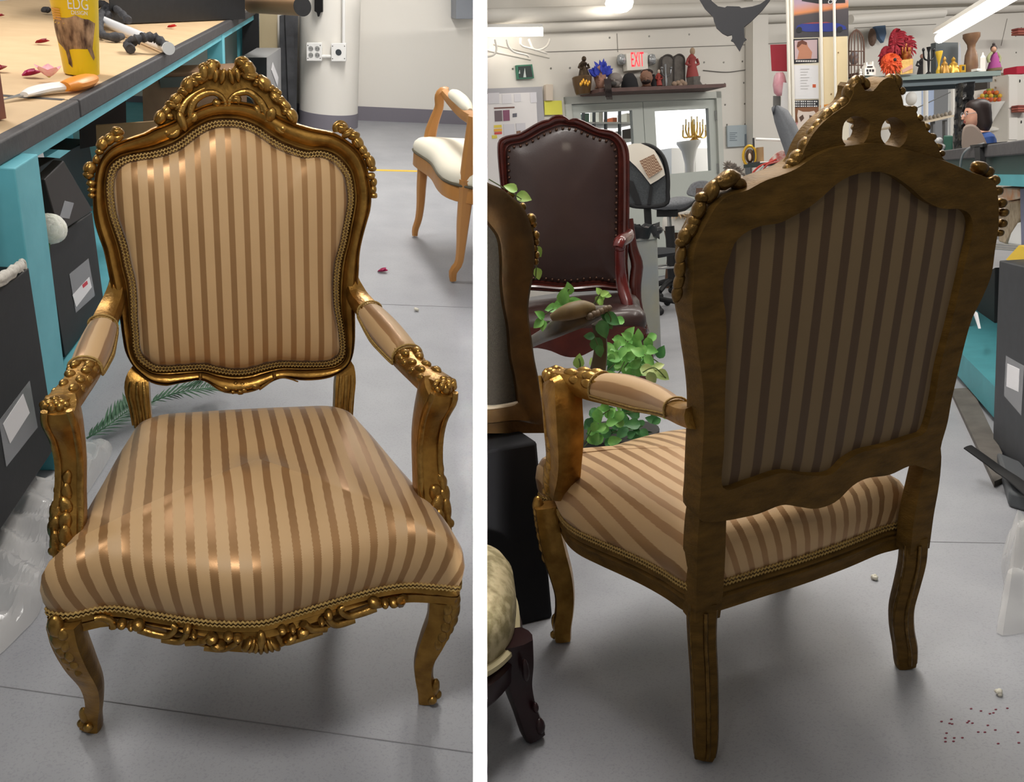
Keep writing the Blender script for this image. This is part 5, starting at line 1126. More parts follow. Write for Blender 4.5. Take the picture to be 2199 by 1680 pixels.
mb = MB(); W.prism(mb,[(1170,247),(1208,246),(1206,216),(1169,217)],.004,.03); solo(FR,'yellow_notice',mb,mat('yellow_paper','e6e25e',.7),'yellow paper notice taped beside the door frame','notice',smooth=False)
mb = MB(); W.box(mb,1173,181,1188,216,.05,.06); solo(FR,'beige_switch_box',mb,mat('beige_plastic','d4c6b6',.5),'tall beige switch box above the yellow notice','switch box',bevel=.004)
t = thing(FR,'wall_info_board','pale blue grey info board on the wall right of the doors','sign',W.p(1588,316)); mb = MB(); W.prism(mb,[(1563,316),(1611,313),(1609,268),(1562,270)],.02,.03); part('panel',mb,mat('blue_grey_panel','a9b5bb',.5),t,smooth=False)
mb = MB(); 
for k in range(5): W.prism(mb,[(1567,285+k*4),(1583-(k%2)*4,284.6+k*4),(1583-(k%2)*4,286+k*4),(1567,286.4+k*4)],.001,.032)
W.prism(mb,[(1600,313),(1604,313),(1603,288),(1600,288)],.004,.036); part('dark_print',mb,mat('slate_print','6e7a84',.5),t,smooth=False)
# ---- hanging black cut-out
HP = Pl(FR,1580,40,3.6); pts = [(95,0),(140,75),(215,150),(222,185),(245,250),(300,300),(345,322),(385,312),(388,345),(376,366),(398,376),(455,462),(495,372),(518,355),(500,338),(495,242),(560,190),(660,90),(730,0),(760,-80),(760,-200),(690,-330),(650,-300),(700,-190),(700,-80),(690,0),(640,36),(570,58),(472,72),(452,58),(340,55),(322,68),(260,56),(205,10),(150,-80),(160,-200),(220,-300),(180,-330),(100,-200),(70,-80)]
mb = MB(); HP.prism(mb,[(1480+x/4.2,y/4.2) for x,y in pts],.02); t = thing(FR,'hanging_cutout','flat black horned cut-out hanging from the ceiling in front of the doors','hanging decoration',HP.p(1588,110)); part('cutout',mb,mat('charcoal_foam','363639',.7),t,smooth=False)
mb = MB()
for x in (1520,1660): a = HP.p(x,-70,-.01); mb.tube([a,V3((a[0],a[1],CZ-.01))],.002,5)
part('hanging_wire',mb,STEEL,t)
# ---- pillar with posters
PD = 7.2; PL_ = Pl(FR,1740,150,PD)
pbl = PL_.p(1692,200); pbr = PL_.p(1822,200); mb = MB(); a = V3((pbl[0],pbl[1],0)); mb.obox(a,(pbr-pbl)*V3((1,1,0)),-PL_.n*.45,(0,0,CZ)); struct(FR,'pillar',mb,mat('cream_pillar','e9e1cd',.6),smooth=False)
for k,(x,r_,nm) in enumerate(((1692,3.4,'left'),(1700,3.0,'second from left'),(1763,3.4,'middle'),(1792,3.0,'right'))):
    mb = MB(); q = PL_.p(x,60,.03); mb.tube([V3((q[0],q[1],.3)),V3((q[0],q[1],CZ))],r_*PL_.m,8); solo(FR,'pillar_conduit',mb,mat('white_conduit','f1ece0',.5),'white conduit pipe running up the pillar, %s one of four'%nm,'conduit')
def poster(nm,pts,m_,label,cat,h=.004): t = thing(FR,nm,label,cat,PL_.p(*pts[0],h)); mb = MB(); PL_.prism(mb,pts,.003,h); part('sheet',mb,m_,t,smooth=False); return t
def onp(par,nm,pts_list,m_,h=.006):
    mb = MB()
    for pts in pts_list: PL_.prism(mb,pts,.001,h)
    return part(nm,mb,m_,par,smooth=False)
skym = bpy.data.materials.new('sunset_print'); skym.use_nodes = True; nt = NT(skym); tc = nt.new('ShaderNodeTexCoord'); sp = nt.new('ShaderNodeSeparateXYZ'); nt.link(tc.outputs['Generated'],sp.inputs[0]); rp = nt.new('ShaderNodeValToRGB')
for k,(p_,c_) in enumerate(((.0,'3c3a40'),(.38,'4a4448'),(.42,'d98a52'),(.55,'b79aa8'),(.75,'8f8fb0'),(1,'a8a9c2'))):
    el = rp.color_ramp.elements[k] if k < 2 else rp.color_ramp.elements.new(p_)
    el.position = p_; el.color = lin(c_)
nt.link(sp.outputs['Z'],rp.inputs['Fac']); nt.link(rp.outputs['Color'],nt.n['Principled BSDF'].inputs['Base Color'])
t = poster('car_poster',[(1705,81),(1822,77),(1822,-60),(1705,-60)],skym,'glossy poster of a low blue sports car under a sunset sky','poster')
onp(t,'car_print',[[(1709,62),(1712,55),(1722,51),(1745,49),(1775,48),(1800,50),(1815,56),(1818,63),(1780,68),(1730,68)]],mat('print_blue','2b3a8c',.3))
mb = MB(); [mb.lathe([(6*PL_.m,0),(6*PL_.m,.0015)],PL_.p(x,y,.0065),PL_.n,14) for x,y in ((1716,64),(1803,63))]; part('wheel_print',mb,mat('print_dark','26262b',.4),t)
onp(t,'roof_stripe',[[(1722,51),(1745,48),(1775,47),(1785,49),(1745,51)]],mat('print_red','9c4a50',.4),.007)
onp(t,'dark_top_print',[[(1722,2),(1760,8),(1815,6),(1815,-50),(1722,-50)]],mat('print_dark','26262b',.4)); 
mb = MB(); lettering(mb,'OV',PL_.p(1788,3,.007),PL_.u,(0,0,1),PL_.n,8*PL_.m,18*PL_.m); part('lettering',mb,PAPER,t,smooth=False)
t = poster('portrait_print',[(1704,137),(1758,134),(1757,82),(1703,84)],mat('print_dark','26262b',.4),'small dark framed portrait print below the car poster','print')
onp(t,'portrait_background',[[(1707,128),(1755,126),(1755,85),(1706,87)]],mat('print_mauve','c9b0b4',.5)); onp(t,'portrait_figure',[[(1712,127),(1742,126),(1744,112),(1735,100),(1733,92),(1724,87),(1714,92),(1711,102),(1716,110)]],mat('print_skin','c08468',.5),.0075); onp(t,'portrait_hair',[[(1711,100),(1713,90),(1723,86),(1733,91),(1732,97),(1722,94),(1714,102)]],mat('print_brown','6d3f30',.5),.0085)
mb = MB(); [PL_.prism(mb,[(1709+k*5,133),(1713+k*5,132.8),(1713+k*5,129.6),(1709+k*5,129.8)],.0008,.0075) for k in range(9)]; part('caption_print',mb,mat('print_pale','d9d4cf',.5),t,smooth=False)
t = poster('white_memo',[(1700,213),(1758,212),(1757,140),(1699,140)],PAPER,'white typed memo sheet pinned in the middle of the pillar','paper'); onp(t,'orange_square',[[(1745,188),(1752,188),(1752,181),(1745,181)]],mat('print_orange','d2603a',.5)); onp(t,'grey_typing',[[(1719,148+k*6),(1738-(k%3)*3,147.8+k*6),(1738-(k%3)*3,149+k*6),(1719,149.2+k*6)] for k in range(8)],mat('print_grey','c0bdbd',.6))
t = poster('animal_meme_print',[(1702,300),(1758,298),(1758,214),(1702,216)],mat('print_brown2','8a5c3e',.5),'print of a pale fluffy cat under white caption lines on the pillar','print')
onp(t,'caption_band',[[(1702,231),(1758,229),(1758,214),(1702,216)]],mat('print_dark','26262b',.4)); mb = MB()
for r_,(y,n_) in enumerate(((218,11),(223,10),(228,11))):
    for k in range(n_): x = 1705+k*4.7; PL_.prism(mb,[(x,y+1.4),(x+3.6-(k%3)*.6,y+1.3),(x+3.6-(k%3)*.6,y-1.3),(x,y-1.2)],.0008,.0075)
part('caption_letters',mb,PAPER,t,smooth=False)
onp(t,'cat_print',[[(1712,298),(1750,297),(1757,280),(1752,262),(1754,246),(1748,238),(1738,240),(1724,240),(1714,236),(1712,248),(1714,262),(1706,282)]],mat('print_cream','e2d3c8',.5),.0075); onp(t,'cat_patches',[[(1716,252),(1724,246),(1727,254),(1720,262)],[(1738,247),(1748,250),(1746,262),(1738,256)],[(1729,264),(1736,264),(1733,270)]],mat('print_brownpatch','5c463c',.5),.0085); onp(t,'cat_pink',[[(1706,290),(1702,270),(1712,262),(1716,284)]],mat('print_pink','c98a94',.5),.0072)
t = poster('plywood_board',[(1761,245),(1820,244),(1819,78),(1760,80)],mat('pale_plywood','ead9b4',.6,0,'e2cda2',5,.4,stretch=(1,1,.15)),'pale plywood board fixed on the right half of the pillar','board',.012); onp(t,'orange_tape',[[(1761,231),(1785,229),(1785,223),(1761,226)]],mat('print_tape','dc8f2e',.5),.014); mb = MB(); [mb.lathe([(.006,0),(.006,.002)],PL_.p(x,y,.014),PL_.n,8) for x,y in ((1800,113),(1785,202))]; part('knot',mb,mat('knot_brown','8a6c48',.6),t)
# left of the pillar: folder, bag, papers
mb = MB(); PL_.prism(mb,[(1657,152),(1690,153),(1689,95),(1654,96)],.03,-.2); solo(FR,'red_folder',mb,mat('deep_red_folder','a51f33',.5),'deep red folder hanging left of the pillar','folder',smooth=False)
mb = MB(); PL_.lathe(mb,1675,206,156,[(6,0),(13,.15),(15,.5),(12,.85),(8,1)],-.15); t = thing(FR,'pink_plastic_bag','clear bag of pink stuff hanging below the red folder','bag',PL_.p(1675,206,-.15)); part('bag_body',mb,mat('pink_bag','dc93a2',.3,0,'e9bcc4',14,.5,.5,30),t)
mb = MB(); PL_.prism(mb,[(1676,232),(1692,234),(1692,178),(1682,177)],.01,-.1); solo(FR,'loose_paper_sheet',mb,PAPER,'white paper sheet by the pillar below the pink bag','paper',smooth=False)
mb = MB(); PL_.box(mb,1660,206,1676,236,.1,-.3); solo(FR,'grey_switch_box',mb,mat('switch_grey','8c8d8c',.5),'grey box on the post behind the pink bag','box',smooth=False)
# ---- desk behind the chair crest
DK = Pl(FR,1640,350,6.6)
dk = thing(FR,'side_desk','dark topped desk behind the gilded crest','desk',V3((*DK.p(1650,360)[:2],0))); mb = MB(); a = DK.p(1597,361); b = DK.p(1760,356); e = (b-a)*V3((1,1,0)); zz = a[2]; mb.obox(a,e,-DK.n*.55,(0,0,.025)); part('desk_top',mb,mat('dark_green_top','2f3b38',.4),dk,smooth=False)
for s_ in (.02,.95):
    for k in (0,.5): mb = MB(); q = V3((a[0],a[1],0))+e*s_-DK.n*k; mb.obox(q,nrm(e)*.04,-DK.n*.04,(0,0,zz)); part('leg',mb,mat('desk_leg_grey','5a5d5e',.5),dk,smooth=False)
mb = MB(); b = V3(a)-DK.n*.3; zt2 = zz+.026
def dz(x,h=.0): p = DK.p(x,358,-.2+h); p[2] = zt2; return p
t = thing(FR,'ornate_gold_mirror','small ornate gold sunburst frame with dark centre on the desk','ornament',dz(1610)); cM = DK.p(1610,335,-.2); mb = MB(); R1 = 17*DK.m
ringp = [cM+(DK.u*math.cos(k*2*PI/40)*R1*.8+V3((0,0,math.sin(k*2*PI/40)*R1*1.25))) for k in range(40)]
mb.tube(ringp,R1*.17,8,closed=True)
for k in range(0,40): mb.ball(ringp[k]+nrm(ringp[k]-cM)*R1*.14,R1*.09,6,4)
part('gold_rim',mb,mat('bright_gold_rim','e0b23c',.35,.5),t); mb = MB(); mb.blob(cM,DK.u*R1*.55,DK.n*R1*.2,(0,0,R1*.9),12,8); part('dark_centre',mb,mat('dark_brown_glass','4a3420',.3),t); mb = MB(); mb.blob(cM+DK.n*R1*.25-V3((0,0,R1*.15)),DK.u*R1*.2,DK.n*R1*.1,(0,0,R1*.5),8,6); mb.blob(cM-V3((0,0,R1*1.2)),DK.u*R1*.35,DK.n*R1*.3,(0,0,R1*.3),8,6); part('pale_inset',mb,mat('pale_inset','e5cfb8',.5),t)
mb = MB(); q = dz(1633); mb.lathe([(8*DK.m,0),(8*DK.m,34*DK.m)],q,(0,0,1),16); solo(FR,'cardboard_tube',mb,CARD,'short brown cardboard tube standing on the desk','tube')
t = thing(FR,'desk_lamp','white bar lamp on a thin post standing on the desk','lamp',dz(1620)); mb = MB(); DK.tube(mb,[(1623,299,-.2),(1676,301,-.2)],3.2,10); part('lamp_bar',mb,mat('white_lamp_bar','f3f2ee',.4),t); mb = MB(); q = dz(1620); mb.tube([q,V3((q[0],q[1],DK.p(1620,299,-.2)[2]+.01))],.008,8); mb.lathe([(.05,0),(.05,.012)],q,(0,0,1),16); part('post',mb,mat('dark_post','3c3c3e',.5),t)
for k,(pts,c_) in enumerate((([(1612,382),(1618,370),(1632,357),(1650,350),(1668,342)],'c4473f'),([(1634,376),(1641,362),(1652,352),(1680,346)],'b8524a'),([(1626,380),(1632,364),(1640,356)],'b9b7b0'))):
    mb = MB(); DK.tube(mb,[(x,y,.01+.02*k) for x,y in pts],2.2,6,res=20); solo(FR,'desk_cable',mb,mat('cable_'+c_,c_,.5),('red cable hanging over the desk edge','second red cable crossing the desk tray','pale grey cable between the red ones')[k],'cable')
mb = MB(); DK.box(mb,1632,347,1700,357,.3,-.05); t = solo(FR,'white_tray',mb,mat('white_tray','e9e6e0',.4),'white shallow tray on the desk','tray',bevel=.004)
mb = MB(); DK.prism(mb,[(1650,346),(1664,330),(1680,322),(1690,328),(1690,346)],.1,-.1); solo(FR,'tool_bundle',mb,mat('pale_tools','d9cfc6',.5,0,'b5544c',30,.4),'bundle of pale and red tools in the tray','tools',bevel=.003)
mb = MB(); rnd = random.Random(8); c0 = DK.p(1590,372,.25); c1_ = DK.p(1562,356,.25)
for k in range(150):
    s_ = rnd.random(); c_ = c1_+(c0-c1_)*s_; an = rnd.random()*2*PI; d = DK.u*math.cos(an)+V3((0,0,math.sin(an)))+DK.n*rnd.uniform(-.6,.6)-nrm(c0-c1_)*.6; mb.leaf(c_,d,DK.n,.045,.012,curl=.3,m=3)
mb.tube([c1_,c0,DK.p(1640,396,.25)],.008,6); q9 = DK.p(1640,396,.25); mb.tube([q9,V3((q9[0],q9[1],0))-DK.n*.05],.010,6); solo(FR,'feather_duster',mb,mat('grey_brown_feathers','8c8177',.8,0,'5f564e',40,.5),'fluffy grey brown feather duster below the desk edge','duster',angle=80)
GF = mat('grey_chair_fabric','7d8085',.85,0,'74777c',90,.5,.4,300)
CH = Pl(FR,1695,290,5.9); t = thing(FR,'grey_office_chair','tilted grey fabric office chair back before the pillar','chair',V3((*CH.p(1700,300)[:2],0)))
mb = MB(); rg = []
for (x0,y0,x1,y1_) in ((1657,236,1661,250),(1657,232,1676,229),(1663,262,1692,236),(1672,290,1709,264),(1682,318,1722,296),(1690,345,1732,326),(1698,365,1738,348)):
    a,b = CH.p(x0,y0),CH.p(x1,y1_); c_ = (a+b)/2; hx = (b-a)/2; rg.append([c_+hx*math.cos(2*PI*k/14)*1.0+CH.n*math.sin(2*PI*k/14)*.17 for k in range(14)])
mb.loft(rg); part('backrest',mb,GF,t,angle=80)
mb = MB(); q = CH.p(1722,362); mb.tube([q,V3((q[0],q[1],.5))],.025,10); part('back_stem',mb,BLACKB,t)
mb = MB(); mb.blob((q[0]-.1,q[1]+.1,.5),(.24,0,0),(0,.24,0),(0,0,.05),16,8); part('seat',mb,GF,t); mb = MB(); mb.tube([(q[0]-.1,q[1]+.1,.08),(q[0]-.1,q[1]+.1,.47)],.025,10); part('pedestal',mb,BLACKB,t)
mb = MB(); 
for k in range(5): a = 2*PI*k/5; mb.tube([(q[0]-.1,q[1]+.1,.1),(q[0]-.1+.28*math.cos(a),q[1]+.1+.28*math.sin(a),.05)],.018,8); mb.ball((q[0]-.1+.28*math.cos(a),q[1]+.1+.28*math.sin(a),.028),.028)
part('wheel_base',mb,BLACKB,t)
# ---------------------------------------------------------------- costume shelf at upper right
S2 = Pl(FR,2000,165,8.3); S2.n = W.n; S2.u = W.u
GG = mat('grey_green_shelf','7c8a86',.5)
o = thing(FR,'costume_shelf','long grey green shelf full of masks, figures and boxes at upper right','shelf',S2.p(2000,185))
a,b = S2.p(1838,166),S2.p(2150,151.5); e = b-a; mb = MB(); mb.obox(a-W.n*.34-V3((0,0,.045)),e,W.n*.34,(0,0,.045)); part('board',mb,GG,o,smooth=False)
mb = MB(); mb.obox(a+e*.02-W.n*.30-V3((0,0,.12)),e*.93,W.n*.05,(0,0,.075)); mb.obox(a+e*.02-W.n*.05-V3((0,0,.10)),e*.93,W.n*.03,(0,0,.055)); part('under_rail',mb,mat('dark_grey_green','59656a',.5),o,smooth=False)
mb = MB(); S2.box(mb,2120,165,2126,190,.3,-.32); part('bracket',mb,mat('dark_bracket','4b4541',.5),o,smooth=False)
y2 = lambda x: 166-(x-1838)*14.5/312+.8
SH = -.12
def on2(nm,x,label,cat,group=None): return thing(FR,nm,label,cat,S2.p(x,y2(x),SH),group)
BIRD = mat('dark_rattan','5a4136',.7)
t = on2('birdcage',1839,'tall brown domed birdcage at the left end of the costume shelf','birdcage'); mb = MB()
for k in range(14):
    a_ = 2*PI*k/14; dx,dh = 17*math.cos(a_),17*S2.m*math.sin(a_); S2.tube(mb,[(1839+dx,166,SH+dh),(1839+dx,95,SH+dh),(1839+dx*.75,76,SH+dh*.75),(1839+dx*.3,66,SH+dh*.3),(1839,63,SH)],1.1,5,res=14)
for yy in (110,140): S2.tube(mb,[(1839+17*math.cos(2*PI*k/20),yy,SH+17*S2.m*math.sin(2*PI*k/20)) for k in range(20)],1.2,5,closed=True)
part('cage_wires',mb,BIRD,t); mb = MB(); S2.lathe(mb,1839,166,158,[(18,0),(18,1)],SH); part('base',mb,BIRD,t)
mb = MB(); S2.blob(mb,1834,125,10,14,9,SH); part('stuffed_birds',mb,mat('grey_blue_feather','6d7683',.8,0,'8c6a55',30,.5),t)
for x,w_,h_,lab in ((1848,4,20,'tiny white tree ornament beside the white toy house'),):
    mb = MB(); S2.lathe(mb,x,y2(x),y2(x)-h_,[(3,0),(4.5,.1),(2.5,.4),(3.5,.45),(1.5,.7),(2.2,.75),(.3,1)],SH+.08); solo(FR,'tree_ornament',mb,WHT,lab,'ornament')
t = on2('toy_house',1869,'white toy house with dark windows on the costume shelf','toy house'); mb = MB(); S2.box(mb,1857,162,1881,146,.1,SH+.1); S2.prism(mb,[(1859,146),(1879,146),(1876,139),(1862,139)],.08,SH+.09); S2.box(mb,1873,140,1876,132,.03,SH+.08); S2.box(mb,1860,140,1863,134,.03,SH+.08); part('walls',mb,WHT,t,smooth=False)
mb = MB(); 
for x in (1861,1867,1873): S2.box(mb,x,154,x+4,149,.004,SH+.103); 
S2.box(mb,1862,159,1866,155,.004,SH+.103); S2.box(mb,1863,145,1874,142,.004,SH+.1); part('window_print',mb,mat('house_dark','2e2e30',.5),t,smooth=False)
t = thing(FR,'hanging_mask','dark brown mask hanging on the wall above the costume shelf','mask',W.p(1873,100)); mb = MB(); W.blob(mb,1873,80,11,20,8,.08,12,8); W.blob(mb,1873,84,3,6,4,.16); part('mask_face',mb,mat('dark_brown_mask','6b5446',.6),t)
mb = MB(); W.prism(mb,[(1880,56),(1902,54),(1904,72),(1898,92),(1890,82)],.05,.1); solo(FR,'blue_cloth',mb,mat('steel_blue_cloth','5b7391',.8),'steel blue cloth hanging behind the red costume head','cloth',bevel=.006)
t = on2('red_costume_head',1925,'large shaggy red and orange creature costume head on the shelf','costume head'); rnd = random.Random(4)
def shag(mb,x,y,rx,ry,n,L,h=SH):
    S2.blob(mb,x,y,rx*.85,ry*.85,rx*.7,h,12,8)
    for k in range(n):
        a_ = rnd.random()*2*PI; r_ = math.sqrt(rnd.random()); c_ = S2.p(x+rx*.8*r_*math.cos(a_),y+ry*.8*r_*math.sin(a_),h+.75*rx*S2.m*math.sqrt(max(0,1-r_*r_))); mb.leaf(c_,S2.u*math.cos(a_)*.8-V3((0,0,math.sin(a_)*.5+.5))+S2.n*.5,S2.n,L*S2.m,L*.4*S2.m,curl=.3,m=3)
mb = MB(); shag(mb,1925,95,22,38,90,14); shag(mb,1903,122,18,26,50,12); shag(mb,1947,100,18,26,50,12); part('dark_red_fur',mb,mat('dark_red_fur','9c1c2c',.8,0,'7a1526',40,.5),t,angle=80)
mb = MB(); shag(mb,1911,136,25,24,80,11,SH+.12); part('orange_fur',mb,mat('orange_red_fur','c23a1c',.8,0,'d65a24',40,.5),t,angle=80)
mb = MB(); S2.blob(mb,1922,128,3.5,3.5,3,SH+.26); part('button_eye',mb,DARKC,t)
t = on2('gold_patterned_box',1946,'gold and red patterned box leaning on the costume shelf','box'); mb = MB(); S2.prism(mb,[(1934,160),(1960,157),(1961,126),(1936,129)],.07,SH+.14); part('box_body',mb,mat('gold_print_box','c99b4a',.5,0,'e0bd74',25,.5),t,smooth=False); mb = MB(); S2.prism(mb,[(1937,150),(1959,138),(1960,147),(1938,157)],.003,SH+.143); part('pink_band',mb,mat('dull_pink_band','c79a8a',.5),t,smooth=False)
t = thing(FR,'gilt_crown','small gilt crown standing on the patterned box','crown',S2.p(1946,127,SH+.1)); mb = MB(); S2.lathe(mb,1946,128,112,[(8,0),(10,.5),(9,1)],SH+.1,14)
for k in range(7): a_ = 2*PI*k/7; S2.blob(mb,1946+9*math.cos(a_),108,2,7,2,SH+.1+9*S2.m*math.sin(a_))
S2.blob(mb,1946,99,2.5,6,2,SH+.1); part('crown_body',mb,mat('gilt_red','b5803c',.4,.6,'8c3a2c',30,.5),t)
figure('gnome_figurine',1980,y2(1980),115,12,mat('dark_gnome_coat','3d3a3c',.7),mat('gnome_face','b08374',.6),'dark coated gnome figurine with a red cap on the costume shelf')
def cap2(x,y,w,h,m_,nm,par): mb = MB(); S2.lathe(mb,x,y,y-h,[(w,0),(w*.6,.5),(.5,1)],0); return part(nm,mb,m_,par)
for k,(x,top,r_,m_,lab,cat) in enumerate(((1994,101,13,mat('black_iron','2e2d2f',.4,.5),'black iron multi-armed lamp stand on the costume shelf','lamp stand'),(2016,110,9,mat('yellow_glass','e0b93c',.3),'yellow goblet on the costume shelf','goblet'),(2028,121,10,mat('dull_gold_figure','b58a44',.4,.5),'dull gold seated figure on the costume shelf','figurine'),(2047,122,13,mat('bright_gold_figure','d2a84c',.35,.6),'brighter gold figure group left of the brown vase','figurine'),(2060,90,5,mat('pale_grey_obelisk','aeb2ba',.5),'pale grey obelisk behind the brown vase','obelisk'))):
    t = on2(('lamp_stand','goblet','gold_figurine','gold_figurine','obelisk')[k],x,lab,cat); mb = MB()
    if k == 0:
        S2.lathe(mb,x,y2(x),top,[(8,0),(2,.1),(3,.5),(2,.8),(5,1)],SH)
        for sx in (-1,1): S2.tube(mb,[(x,130,SH),(x+sx*9,126,SH),(x+sx*11,110,SH)],1.8,6,res=10); S2.blob(mb,x+sx*11,107,3.5,4,3,SH)
    elif k == 1: S2.lathe(mb,x,y2(x)-8,top,[(5,0),(1.5,.25),(3,.45),(8,.95),(7.5,1)],SH+.03); S2.lathe(mb,x,y2(x),y2(x)-8,[(6,0),(6,1)],SH+.03)
    elif k in (2,3):
        S2.lathe(mb,x,y2(x),top,[(r_,0),(r_*.9,.2),(r_*.6,.4),(r_*.65,.55),(r_*.25,.7),(r_*.35,.85),(.5,1)],SH+.06)
        for sx in (-1,1): S2.blob(mb,x+sx*r_*.6,y2(x)-9,r_*.35,9,r_*.35,SH+.07)
    else: S2.lathe(mb,x,y2(x),top,[(r_,0),(r_*.9,.05),(r_*.7,.8),(.3,1)],SH-.05,4)
    part('body',mb,m_,t)
mb = MB(); S2.box(mb,2010,y2(2034)+2,2058,91,.06,-.28); t = solo(FR,'slate_case',mb,mat('slate_case','4c5254',.5),'dark slate coloured case standing behind the gold figures','case',bevel=.004)
for x0,yb,yt,lab in ((2064,152,139,'small gold picture frame beside the brown vase'),):
    t = on2('small_gold_frame',2069,lab,'frame'); mb = MB(); S2.box(mb,x0,y2(2069),x0+10,yt,.02,SH+.12); part('frame_body',mb,MATS['bright_gold_rim'],t,smooth=False); mb = MB(); S2.box(mb,x0+3,150,x0+7,142,.004,SH+.123); part('picture',mb,MATS['house_dark'],t,smooth=False)
t = on2('brown_vase',2085,'tall brown vase with a wide square rim on the costume shelf','vase'); mb = MB(); S2.lathe(mb,2085,y2(2085),72,[(13,0),(15,.15),(13,.45),(8,.62),(9,.72),(18,.9),(18,1),(15,1)],SH+.02,18); part('vase_body',mb,mat('brown_glaze','8a6a4c',.4,0,'6a4e40',12,.6),t)
t = on2('white_tower',2108,'white model tower on the costume shelf','model'); mb = MB(); S2.lathe(mb,2110,y2(2110),112,[(9,0),(9,.1),(7.5,.1),(7.5,.72),(3,.85),(2.5,.92),(.3,1)],SH+.08,4); S2.box(mb,2098,152,2108,147,.06,SH+.12); part('tower_body',mb,WHT,t,smooth=False)
t = on2('cloth_doll',2135,'cloth doll with a purple dress and dark hair at the shelf end','doll'); mb = MB(); S2.lathe(mb,2135,y2(2135),113,[(16,0),(15,.15),(10,.6),(5,1)],SH+.05); part('dress',mb,mat('purple_dress','96437f',.8),t)
mb = MB(); S2.lathe(mb,2135,y2(2135),y2(2135)-6,[(16.5,0),(16,1)],SH+.05); part('hem',mb,mat('brown_hem','6b5a42',.8),t); mb = MB(); S2.blob(mb,2134,107,6,7,6,SH+.06); part('head',mb,mat('doll_skin','b58a72',.7),t); mb = MB(); S2.blob(mb,2134,104,8,8,7,SH+.03); S2.blob(mb,2134,95,4,3,3,SH+.03); part('hair',mb,HAIRD,t)
sl_ = mat('olive_sleeve','8a8c66',.8)
for pts in ([(2129,114,SH+.06),(2122,124,SH+.08),(2124,134,SH+.09)],[(2140,114,SH+.06),(2147,124,SH+.08),(2145,134,SH+.09)]): mb = MB(); S2.tube(mb,pts,3.5,8,res=8); part('sleeve',mb,sl_,t)
# ---- window frame and what is in the bright room beyond
mb = MB()
for p_,q_,s_,r_ in ((wl-.06,wl,wzb-.06,wzt+.06),(wr,wr+.06,wzb-.06,wzt+.06),(wl,wr,wzt,wzt+.06),(wl,wr,wzb-.06,wzb)): mb.obox(at_wall(p_,s_,.02),W.u*(q_-p_),-W.n*.16,(0,0,r_-s_))
struct(FR,'window_1',mb,mat('white_frame','e9e7e2',.5),smooth=False); mb = MB(); mb.obox(at_wall(wl,wzb,-.05),W.u*(wr-wl),-W.n*.006,(0,0,wzt-wzb)); struct(FR,'window_1_glass',mb,GL,smooth=False)
B2 = Pl(FR,2000,240,11.0); B2.n = W.n; B2.u = W.u
for x,r_,lab in ((1988,5,'left'),(2046,4,'right')): mb = MB(); B2.tube(mb,[(x,120,0),(x,y0_(B2,x),0)],r_,12); solo(FR,'white_post',mb,WHT,'white round post seen through the far window, %s one'%lab,'post')
mb = MB(); B2.tube(mb,[(1960,236,-.3),(2046,196,-.3)],1.2,6); solo(FR,'stair_handrail',mb,mat('handrail_grey','6f7071',.5),'thin slanting grey handrail seen through the far window','handrail')
t = thing(FR,'cluttered_table','table with clutter seen through the far window','table',B2.p(2000,400)); mb = MB(); B2.prism(mb,[(1960,267),(2052,246),(2052,250),(1960,271)],.5,.6); part('table_top',mb,mat('pale_wood_top','cdbfa8',.6),t,smooth=False)
for x in (2004,2030): mb = MB(); B2.box(mb,x,y0_(B2,x,.55),x+4,258,.04,.55); part('leg',mb,mat('handrail_grey','6f7071',.5),t,smooth=False)
mb = MB(); rnd = random.Random(11)
for k in range(9): x = 1972+k*8.5; B2.blob(mb,x,264-(x-1960)*.22-3,4,rnd.uniform(3,6),4,.5)
part('clutter',mb,mat('mixed_clutter','a9a196',.7,0,'6f675c',20,.5),t)
mb = MB(); B2.blob(mb,1957,212,13,14,10,.3); solo(FR,'pendant_lamp_shade',mb,mat('pale_lamp_shade','d8d6d2',.5),'pale lamp shade at the top left of the far window','lamp shade')
GP = Pl(FR,2035,310,7.6)
mb = MB(); GP.box(mb,2026,330,2046,291,.2); solo(FR,'green_bin',mb,mat('dark_green_bin','2d5a4c',.5),'dark green bin below the far window','bin',bevel=.01)
mb = MB(); 
for k,(x,y) in enumerate(((2008,312),(2016,302),(2022,316),(2012,324),(2020,326))): GP.blob(mb,x,y,8,7,7,.05*k%.1)
solo(FR,'crumpled_wrap',mb,mat('crumpled_wrap','cfd0d2',.2,0,'9a9c9e',30,.6,.8,60),'crumpled clear wrap beside the green bin','plastic wrap')
# black wrapped column, fruit bowl, person, lockers
BP = Pl(FR,2070,250,8.0)
mb = MB(); rows = []; rnd = random.Random(2)
for i in range(30):
    y = 178+i*5.2; x = 2073-(y-178)*.055; rows.append([BP.p(x,y)+(BP.u*math.cos(2*PI*k/18)+BP.n*math.sin(2*PI*k/18))*(17+2.2*rnd.random())*BP.m for k in range(18)])
mb.loft(rows); t = solo(FR,'wrapped_column',mb,mat('black_plastic_wrap','141416',.12,0,bump=.8,bscale=60,spec=.9),'column wrapped in shiny black plastic left of the seated woman','wrapped column',angle=20)
FBp = W
t = thing(FR,'wall_planter','white half bowl planter on the wall holding fruit','planter',W.p(2128,252)); mb = MB(); W.lathe(mb,2128,262,221,[(4,0),(8,.15),(20,.6),(30,.95),(31,1),(27,1)],.17); part('bowl',mb,WHT,t)
rnd = random.Random(9); cols2 = [('orange_fruit','dd7d2c'),('yellow_fruit','dfb13a'),('red_fruit','c2563a'),('green_fruit','8d9a3f')]; nf = 0
